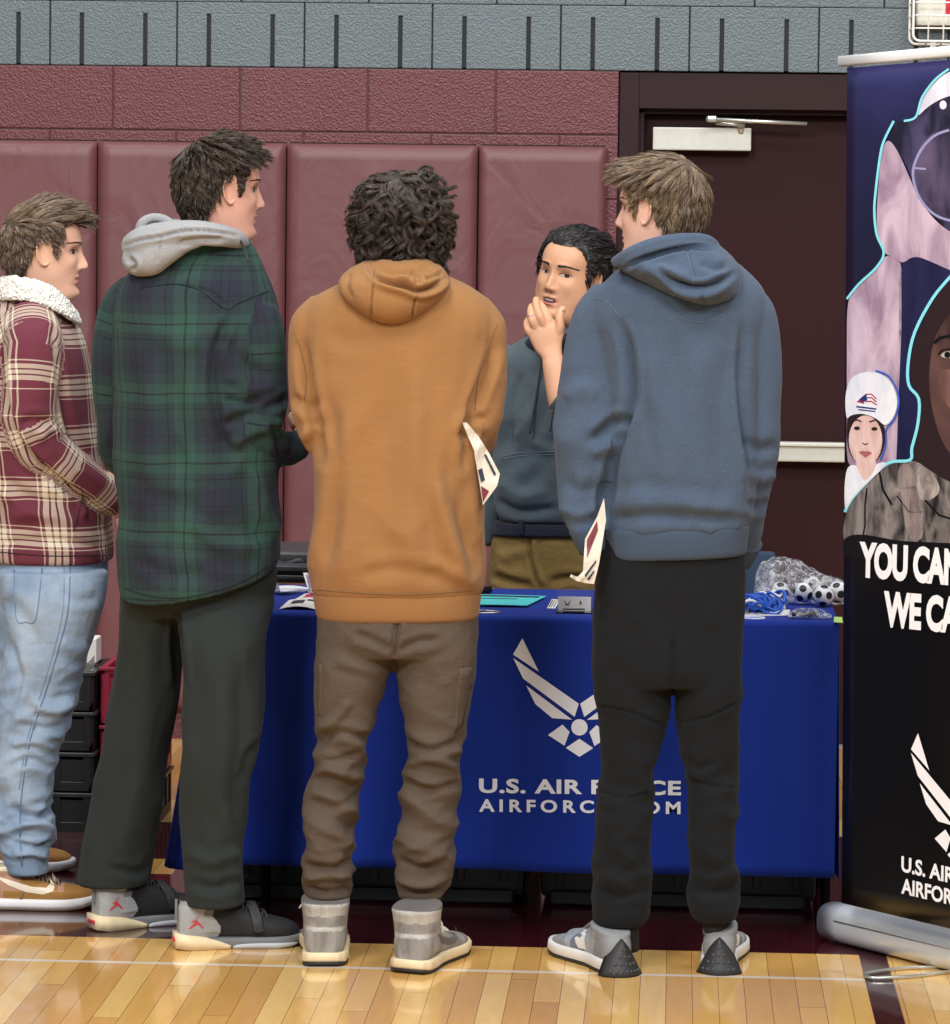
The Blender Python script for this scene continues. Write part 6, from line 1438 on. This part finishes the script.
hB = garm('grey_hood', [tube(limb([(243, 243, YB-.02, 7), (236, 239, YB-.07, 9.5), (218, 235, YB-.11, 11.5), (195, 233, YB-.13, 13), (168, 236, YB-.13, 15), (145, 243, YB-.11, 17), (134, 248, YB-.07, 15)]), 26, 5), tube(limb([(246, 240, YB+.0, 7), (232, 236, YB+.08, 10), (200, 232, YB+.11, 12), (160, 234, YB+.10, 14), (138, 246, YB+.02, 14)]), 26, 5),
        tube(limb([(133, 250, YB-.05, 10), (138, 260, YB-.09, 16), (150, 260, YB-.12, 16), (166, 251, YB-.13, 14), (186, 243, YB-.13, 9), (204, 239, YB-.12, 6)]), 26, 5), tube(limb([(139, 234, YB-.06, 5), (142, 224, YB-.07, 5.5), (150, 218.5, YB-.07, 5), (161, 218.5, YB-.07, 5), (170, 223, YB-.07, 5), (178, 229, YB-.07, 5)]), 18, 4), tube(limb([(143, 232, YB, 6), (150, 226, YB, 8), (165, 228, YB, 7)]), 18, 3)],
    MT['greyhood'], pb2, voxel=.0042, smooth=3, strokes=[([(124, 246), (140, 240), (158, 237), (185, 231), (215, 232), (238, 236)], 1.6, -.006), ([(160, 236), (159, 250), (157, 262)], 1.3, -.005), ([(128, 258), (134, 264), (132, 272)], 2.5, -.008), ([(178, 243), (200, 240), (225, 239)], 3, -.006)])
mk('drawcord', wire(spline([P(240, 240, YB-.09), P(245, 250, YB-.085), P(248, 262, YB-.10)], 4), .003, 6), MT['cord'], hB)
trB = garm('sweatpants', [tube(pelB), tube(lBl), tube(lBr)], MT['greenpants'], pb2, voxel=.0058, smooth=4, strokes=[([(176, 612), (178, 650), (180, 690)], 3.5, -.012), ([(150, 640), (145, 740), (125, 860)], 12, .007), ([(125, 640), (120, 740), (100, 860)], 9, -.006), ([(215, 640), (222, 760), (212, 880)], 12, .007), ([(245, 660), (240, 760), (232, 820)], 9, -.006), ([(262, 740), (250, 756), (246, 780)], 4, -.008), ([(186, 850), (210, 862), (243, 850)], 6, .006), ([(188, 880), (215, 888), (244, 878)], 5, -.007), ([(225, 800), (232, 850), (240, 890)], 6, .008), ([(110, 868), (140, 872), (150, 860)], 4, -.006)], wins=[(.1, .85, .009, 7, 3.5, .9, 15.0)])
for a_, b_, y_, Yq in ((104, 134, 878, YB+.15),): mk('sock', tube([L2(y_-12, a_, b_, Yq, .05), L2(y_+8, a_, b_, Yq, .045), L2(y_+26, a_+2, b_-2, Yq, .045)], 22, 2), simple_cached('white_sock', (216, 216, 218), .9), trB)
shoe('bball', G(93, 930), G(93, 930)+Vector((.235, .17, 0)), pb2, .30, 0, -1)
shoe('bball', G(176, 948), G(176, 948)+Vector((.285, .085, 0)), pb2, .292, 0, -1)
paperprop('brochure', 'folded white and red paper in the hands of the person in green plaid', 'brochure', [(286, 412, YB+.2), (291, 405, YB+.2), (300, 404, YB+.2), (304, 424, YB+.2), (292, 420, YB+.2)], None, [([(288, 414), (293, 406), (293.5, 407.5), (289, 415)], MT['redp']), ([(290, 417), (298, 420), (298, 421), (290, 418)], MT['ink'])], 'booklets held by the visitors')

# ================================================================ PERSON A: red plaid, left edge
YA = 8.92
head = Head(P(44, 251, YA), radians(5), .03, 0, .98, nose=1.05)
torA = [TR(14, 284, 50, 290, YA, .05), TR(2, 295, 66, 306, YA, .09), TR(-6, 310, 78, 328, YA, .15), TR(-12, 335, 86, 352, YA, .185), TR(-17, 375, 92, 385, YA, .195), TR(-18, 425, 99, 430, YA, .19), TR(-15, 480, 106, 482, YA, .18), TR(-11, 525, 110, 528, YA, .17), TR(-9, 550, 112, 553, YA, .168), TR(-8, 559, 111, 561, YA, .162)]
aAn = limb([(30, 322, YA-.10, 28), (32, 345, YA-.17, 30), (30, 385, YA-.19, 28), (30, 418, YA-.19, 27), (42, 446, YA-.17, 25), (66, 466, YA-.14, 22), (90, 483, YA-.10, 19.5), (107, 496, YA-.06, 17), (116, 503, YA-.03, 14)])
aAf = limb([(34, 325, YA+.12, 26), (40, 360, YA+.19, 26), (44, 410, YA+.2, 24), (60, 445, YA+.19, 21), (90, 470, YA+.16, 18), (106, 480, YA+.13, 16)])
pelA = [TR(-2, 545, 106, 545, YA, .15), TR(-2, 575, 107, 575, YA, .155), TR(2, 600, 104, 600, YA, .15), TR(10, 622, 98, 622, YA, .12)]
YN = YA-.10
lAn = [L2(570, -2, 107, YN+.02, .10), L2(600, 3, 105, YN, .105), L2(640, 7, 93, YN, .10), L2(672, 1, 83, YN, .095), L2(700, -3, 77, YN, .09), L2(725, -6, 69, YN, .085), L2(745, -8, 60, YN, .082), L2(768, -9, 55.5, YN, .078), L2(800, -10, 51, YN, .076), L2(822, -8, 54, YN, .078), L2(842, -2, 54, YN, .075), L2(858, 3, 48, YN, .065), L2(873, 8, 49, YN, .06)]
YF = YA+.16
lAf = [L2(570, 0, 104, YF-.04, .10), L2(640, -6, 86, YF, .10), L2(700, -12, 66, YF, .09), L2(760, -14, 45, YF, .08), L2(800, -12, 42, YF, .075), L2(835, -8, 44, YF, .07), L2(850, -4, 42, YF, .065)]
h1 = hand_generic(P(114, 502, YA-.03), (.8, .2, -.4), (0, .6, -.4), 1, .6); h2 = hand_generic(P(106, 481, YA+.13), (.8, -.1, -.4), (0, -.6, -.4), -1, .6)
pa_ = body_person('person', 'person at the left edge in a maroon plaid jacket with white fleece collar and jeans', head, bodyin(torA[1:-1], [aAn, aAf], [lAn, lAf]), [h1, h2], skinmat('skin_warm', (214, 170, 146), (196, 112, 94)), lp1, (P(40, 900, YA).x, YA, 0))
head.eyes(pa_, (60, 48, 40), (0, 0), (92, 70, 56), .4)
def st_a(az, p, rg):
    top = min(1, max(0, (p.z-.040)/.035)); top = max(top, 1 if (az < 1.0 and p.z > .05) else 0); fr = max(0, (p.x+.02)/.1)
    w = (p-WH).normalized(); cb = (w+Vector((0, 0, -.3)))*(1-top)+Vector((.80, .12*(rg.random()-.5), .30-.46*fr))*top
    if top > 0: return .018+(.024+.020*fr)*top+.008*rg.random(), .16+.22*top, cb, .001, .5, .20*top
    w = (p-WH).normalized(); return .016+.006*rg.random()+max(0, p.z)*.35, .16, w+Vector((0, 0, -.3)), 0, 0, -.02
MT['hair_a'] = hairmat('hair_brown', (58, 46, 38), (150, 128, 108))
hair(head, 'hair', shortline(.068, -.006, -.080), st_a, 4800, 41, .00115, MT['hair_a'], pa_, .007, 7, .32)
jA = garm('plaid_jacket', [tube(torA), tube(aAn), tube(aAf)], MT['plaid_red'], pa_, voxel=.0055, smooth=5, uvf=plaid_uv(torA, [aAn, aAf], .03), strokes=[
    ([(6, 335), (2, 370), (6, 410), (16, 440), (38, 466), (66, 488), (100, 512)], 4, -.012), ([(52, 330), (58, 360), (62, 395), (72, 430), (92, 458)], 3.5, -.009), ([(20, 425), (36, 420), (52, 428)], 5, -.007), ([(38, 440), (50, 428), (62, 436)], 4, .006), ([(5, 480), (30, 500), (60, 505)], 6, -.006), ([(10, 520), (40, 512), (80, 524)], 7, .006), ([(0, 545), (50, 540), (105, 548)], 4, -.005), ([(85, 520), (82, 500), (70, 488)], 3, .005)], wins=[(.85, 1.2, .006, 6, 8, .5, 22.0)])
seam(jA, [(-2, 552), (50, 556), (110, 555)], .0012, MT['seam_dark']); seam(jA, [(81, 487), (82, 500), (74, 530)], .001, MT['seam_dark'])
col = []; cp = [(74, 318, YA-.02), (66, 308, YA-.08), (50, 297, YA-.115), (30, 290, YA-.12), (12, 288, YA-.09), (1, 289, YA-.02), (3, 288, YA+.06), (22, 289, YA+.11), (48, 296, YA+.11), (66, 308, YA+.07), (74, 318, YA+.02)]
cc = [P(*q) for q in cp]; cen = sum(cc, Vector())/len(cc)
for i, q in enumerate(cc):
    r = (q-cen); r.z = 0; r.normalize(); up = Vector((0, 0, 1))-r*.45; up.normalize(); hh_ = [.022, .030, .032, .031, .032, .034, .032, .03, .03, .028, .020][i]; col.append((q+r*.004, up*hh_, r*.013, 2.8))
def bumpy(co, no):
    d = np.array([.0035*noise.noise(Vector(c)*95)+.002*noise.noise(Vector(c)*190) for c in co]); return co+no*d[:, None]
garm('fleece_collar', [tube(col, 24, 5)], MT['sherpa'], jA, voxel=.0035, smooth=2, post=bumpy)
jn = garm('jeans', [tube(pelA), tube(lAn), tube(lAf)], MT['denim'], pa_, voxel=.0055, smooth=3, strokes=[([(10, 640), (18, 680), (6, 720)], 4, -.006), ([(30, 700), (55, 712), (74, 700)], 5, .007), ([(20, 724), (45, 730), (66, 726)], 4, -.008), ([(10, 745), (35, 742), (58, 750)], 4, .007), ([(5, 770), (30, 760), (54, 770)], 4, -.006), ([(10, 808), (35, 818), (52, 810)], 4, -.009), ([(10, 828), (35, 822), (54, 832)], 4, .009), ([(12, 842), (35, 848), (54, 842)], 3.5, -.009), ([(14, 856), (32, 852), (46, 858)], 3, .006), ([(2, 600), (20, 612), (40, 650)], 7, -.005), ([(60, 590), (80, 600), (100, 596)], 5, -.004), ([(60, 640), (76, 650), (90, 645)], 6, .005)], wins=[(.1, .66, .010, 5, 13, .5, 25.0), (.1, .3, .007, 6, 22, -.3, 26.0)])
seam(jn, [(70, 566), (68, 610), (58, 650), (46, 690), (30, 740), (22, 790), (20, 830), (22, 866)], .0016, MT['stitch_dn']); seam(jn, [(64, 566), (63, 610), (54, 650), (42, 690), (27, 740), (19, 790)], .0008, MT['stitch_dn'])
seam(jn, [(14, 570), (16, 618), (26, 622), (36, 618), (42, 568)], .0012, MT['stitch_dn'], 'back_pocket_stitching')
shoe('dunk', G(-30, 907), G(-30, 907)+Vector((.30, .035, 0)), pa_, .305, 0, 1)
shoe('dunk', G(-42, 868)+Vector((0, 0, 0)), G(-42, 868)+Vector((.28, .0, 0)), pa_, .30, 0, -1)

# ================================================================ PERSON E: presenter behind the table
YE = 9.78
head = Head(P(571, 275, YE-.02), radians(-90-30), -.04, radians(-10), 1.02, nose=.88, nwid=1.3, fat=.012, mouth=.006)
torE = [TR(548, 322, 600, 326, YE, .06), TR(530, 334, 612, 338, YE, .08), TR(508, 348, 632, 352, YE, .105), TR(495, 366, 642, 368, YE, .12), TR(492, 400, 644, 400, YE, .13), TR(494, 450, 640, 450, YE, .135), TR(493, 490, 636, 490, YE, .138), TR(496, 508, 632, 508, YE, .135), TR(500, 520, 628, 520, YE, .125)]
aEr = limb([(520, 356, YE, 20), (505, 372, YE, 20), (497, 405, YE+.03, 19), (490, 445, YE+.05, 18), (487, 480, YE+.07, 16), (485, 515, YE+.06, 15), (481, 545, YE+.05, 13)])
aEl = limb([(622, 360, YE, 21), (636, 385, YE-.03, 21), (640, 425, YE-.10, 20), (625, 448, YE-.17, 19), (600, 432, YE-.22, 18), (580, 412, YE-.25, 17), (566, 399, YE-.265, 14.5)])
pelE = [TR(505, 515, 618, 515, YE, .11), TR(492, 540, 622, 540, YE, .118), TR(486, 565, 626, 565, YE, .122), TR(484, 600, 628, 600, YE, .122), TR(486, 625, 626, 625, YE, .11)]
def L3(y, a, b): return TR(a, y, b, y, YE, .09, 2.2)
lEl = [L3(600, 486, 556), L3(700, 490, 548), L3(780, 494, 544), L3(845, 496, 542)]; lEr = [L3(600, 556, 626), L3(700, 564, 622), L3(780, 570, 620), L3(845, 572, 618)]
YH = YE-.215
def Q(x, y, dy=0): return P(x, y, YH+dy)
def ring_(a, b, dy, hd, e=2.4): return (((Q(*a, dy)+Q(*b, dy))/2), (Q(*b, dy)-Q(*a, dy))/2, Vector((0, hd, 0)), e)
fore = tube([ring_((551, 412), (572, 400), -.045, .030), ring_((547.5, 400), (568.5, 388), -.04, .029), ring_((545, 384), (566, 374), -.03, .027), ring_((542.5, 366), (563, 358), -.02, .023), ring_((541.5, 358), (562, 352), -.015, .020), ring_((535, 350), (562, 343), -.01, .018), ring_((530, 340), (564, 334), -.006, .019), ring_((527, 330), (565, 326), -.002, .019), ring_((528, 322), (562, 322), .002, .017), ring_((530, 318), (556, 320), .004, .013)], 26, 4)
pxr = YH/F
f1 = finger([Q(553, 330, 0), Q(549, 320, -.004), Q(543.5, 309, .006), Q(538, 302, .020)], [5.2*pxr, 4.5*pxr, 4.0*pxr, 3.4*pxr])
f2 = finger([Q(545, 328, -.006), Q(540, 317, -.014), Q(536.5, 307, -.004), Q(536, 299.5, .014)], [5.2*pxr, 4.6*pxr, 4.0*pxr, 3.5*pxr])
f3 = finger([Q(538, 331, -.004), Q(532.5, 321, -.014), Q(530.5, 312, -.004), Q(531.5, 306, .014)], [4.9*pxr, 4.3*pxr, 3.7*pxr, 3.2*pxr])
f4 = finger([Q(533, 337, .0), Q(528, 330, -.006), Q(526.5, 323.5, .003), Q(528.5, 318.5, .018)], [4.3*pxr, 3.7*pxr, 3.3*pxr, 2.9*pxr])
th = finger([Q(556, 338, -.004), Q(559.5, 327, -.012), Q(559.5, 317, -.010), Q(562.5, 309, .002)], [6.0*pxr, 5.0*pxr, 4.3*pxr, 3.7*pxr])
skE = skinmat('skin_tan', (204, 156, 124), (186, 104, 80))
h2 = hand_generic(P(478, 545, YE+.05), (-.25, 0, -1), (1, 0, 0), 1, .6)
pe_ = body_person('person', 'person behind the table with black hair and charcoal hoodie, hand at the chin', head, bodyin(torE[1:], [aEr, aEl], [lEl, lEr]), [join(fore, f1, f2, f3, f4, th), h2], skE, lipmat('lips_tan', (176, 100, 88)), (P(560, 845, YE).x, YE, 0))
head.eyes(pe_, (38, 24, 18), (.0030, .0010), (34, 26, 24), 1.15, .8)
mo_ = [(.0185*cos(pi-pi*i/10), -.0685+.0048*sin(pi*i/10)) for i in range(11)]+[(.0185*cos(pi*i/10), -.0685-.0060*sin(pi*i/10)) for i in range(1, 10)]
mk('open_mouth', head.patch(mo_, .0012), simple_cached('mouth_dark', (60, 24, 22), .6), pe_); mk('upper_teeth', head.patch([(.0135*cos(pi-pi*i/8), -.0662+.0024*sin(pi*i/8)) for i in range(9)]+[(.0125, -.0690), (.0, -.0702), (-.0125, -.0690)], .0026), simple_cached('teeth', (216, 210, 200), .3), pe_)
mk('nostrils', join(head.patch([(.0075+.0028*cos(a*pi/5), -.0465+.0016*sin(a*pi/5)) for a in range(10)], .0008), head.patch([(-.0075+.0028*cos(a*pi/5), -.0465+.0016*sin(a*pi/5)) for a in range(10)], .0008)), simple_cached('nostril_dark', (92, 50, 40), .7), pe_)
mk('thumb_nail', tube([(Q(563, 311, -.004)-Vector(fw)*.008, Vector((.0050, 0, .002)), Vector((0, .0025, .0)), 2.6), (Q(564.2, 306.5, .004)-Vector(fw)*.0065, Vector((.0040, 0, .002)), Vector((0, .0025, .0)), 2.6)], 14, 3), simple_cached('nail', (186, 138, 116), .6), pe_)
rc = Q(530.5, 320, -.014); rt = (Q(530.5, 312, -.004)-Q(532.5, 321, -.014)).normalized(); ra = rt.orthogonal().normalized(); rb = rt.cross(ra)
rgo = mk('ring', wire([Q(531.6, 316.8, -.010)+(ra*cos(a*pi/10)+rb*sin(a*pi/10))*4.25*pxr for a in range(20)], .0013, 6, True), simple_cached('silver', (225, 225, 228), .2), None); tag(rgo, 'silver ring on the raised hand of the person behind the table', 'ring'); 
for m_ in ('silver',): MT[m_].node_tree.nodes['Principled BSDF'].inputs['Metallic'].default_value = .9
def st_e(az, p, rg):
    if p.z > .045 or az < 1.0: return .034+.008*rg.random(), .20, (-.60, .22, -.04-.35*max(0, -p.x/.1)), .003, .6, .05
    if az < 1.5: return .024, .2, (-.4, 0, -.8), .001, .5, 0
    return .026+.006*rg.random(), .22, (-.35, 0, -.8), .001, .5, -.05
MT['hair_e'] = hairmat('hair_black', (16, 15, 17), (58, 54, 54))
hair(head, 'hair', shortline(.074, -.006, -.080), st_e, 4600, 51, .00125, MT['hair_e'], pe_, .012, 7, .38)
hE = garm('hoodie', [tube(torE), tube(aEr), tube(aEl)], MT['ehood'], pe_, voxel=.006, smooth=5, strokes=[([(520, 370), (512, 410), (506, 450)], 5, -.007), ([(545, 380), (530, 420), (512, 440)], 6, .006), ([(500, 480), (520, 496), (550, 492)], 7, .007), ([(495, 500), (520, 512), (560, 508)], 4, -.006), ([(560, 440), (540, 470), (515, 490)], 7, -.005), ([(530, 440), (550, 450), (575, 446)], 5, .005)], wins=[(1.0, 1.35, .010, 6, 7, .8, 33.0)])
seam(hE, [(502, 457), (520, 453), (545, 452), (575, 451)], .0011, MT['stitch'], 'pocket_seam'); seam(hE, [(502, 460), (520, 456), (545, 455), (575, 454)], .0011, MT['stitch'], 'pocket_seam')
mk('drawcord', wire(spline([P(543, 352, YE-.125), P(538, 385, YE-.14), P(534, 410, YE-.145), P(530, 434, YE-.15)], 5), .0028, 6), MT['cord'], hE); mk('drawcord', wire(spline([P(566, 352, YE-.12), P(560, 385, YE-.14), P(553, 415, YE-.148), P(550, 432, YE-.15)], 5), .0028, 6), MT['cord'], hE)
garm('collar', [tube(limb([(530, 352, YE+.0, 9), (536, 344, YE-.07, 10), (552, 342, YE-.12, 10), (572, 344, YE-.13, 11), (592, 342, YE-.10, 11), (608, 336, YE-.03, 11), (606, 330, YE+.05, 12), (580, 326, YE+.10, 12), (548, 330, YE+.08, 11), (531, 342, YE+.03, 9)]), 22, 4)], MT['edark'], hE, voxel=.0045, smooth=3)
cfu = P(566, 399, YE-.262); mk('cuff', tube([(P(572, 405, YE-.258), (P(585, 390, YE-.26)-P(560, 418, YE-.26))/2, Vector((0, .040, 0)), 2.2), (P(561, 396, YE-.262), (P(572, 379, YE-.262)-P(550, 408, YE-.262))/2*.95, Vector((0, .038, 0)), 2.2), (P(558.5, 394, YE-.262), (P(569, 378, YE-.262)-P(548, 406, YE-.262))/2*.9, Vector((0, .036, 0)), 2.2)], 28, 3), MT['ehood'], hE)
kh = garm('khaki_trousers', [tube(pelE), tube(lEl), tube(lEr)], MT['khaki'], pe_, voxel=.006, smooth=3, strokes=[([(529, 537), (530, 560), (540, 590)], 2, -.006), ([(534, 540), (534, 558), (543, 585)], 2, .005), ([(492, 575), (510, 582), (532, 586)], 4, -.007), ([(550, 582), (572, 578), (590, 584)], 4, -.006), ([(500, 560), (515, 552), (526, 558)], 6, .004)], wins=[(.6, .86, .004, 8, 9, .3, 35.0)])
mk('belt', tube([TR(494, 521, 622, 521, YE, .124), TR(493, 526, 623, 526, YE, .126), TR(491.5, 533, 623.5, 533, YE, .126)], 40, 3), MT['belt'], kh); mk('belt_loop', box(P(521, 527, YE-.128), (.012, .006, .040), None, .002), MT['belt'], kh)
mk('black_shoes' if 0 else 'shoe', tube([(Vector((P(520, 845, YE).x, YE-.18+.04*i, .04)), Vector((.045*k, 0, 0)), Vector((0, 0, .04*k)), 2.6) for i, k in enumerate((.5, .8, .95, 1, 1, 1, .9, .5))], 20, 3), MT['tblack'], pe_); mk('shoe', tube([(Vector((P(596, 845, YE).x, YE-.18+.04*i, .04)), Vector((.045*k, 0, 0)), Vector((0, 0, .04*k)), 2.6) for i, k in enumerate((.5, .8, .95, 1, 1, 1, .9, .5))], 20, 3), MT['tblack'], pe_)
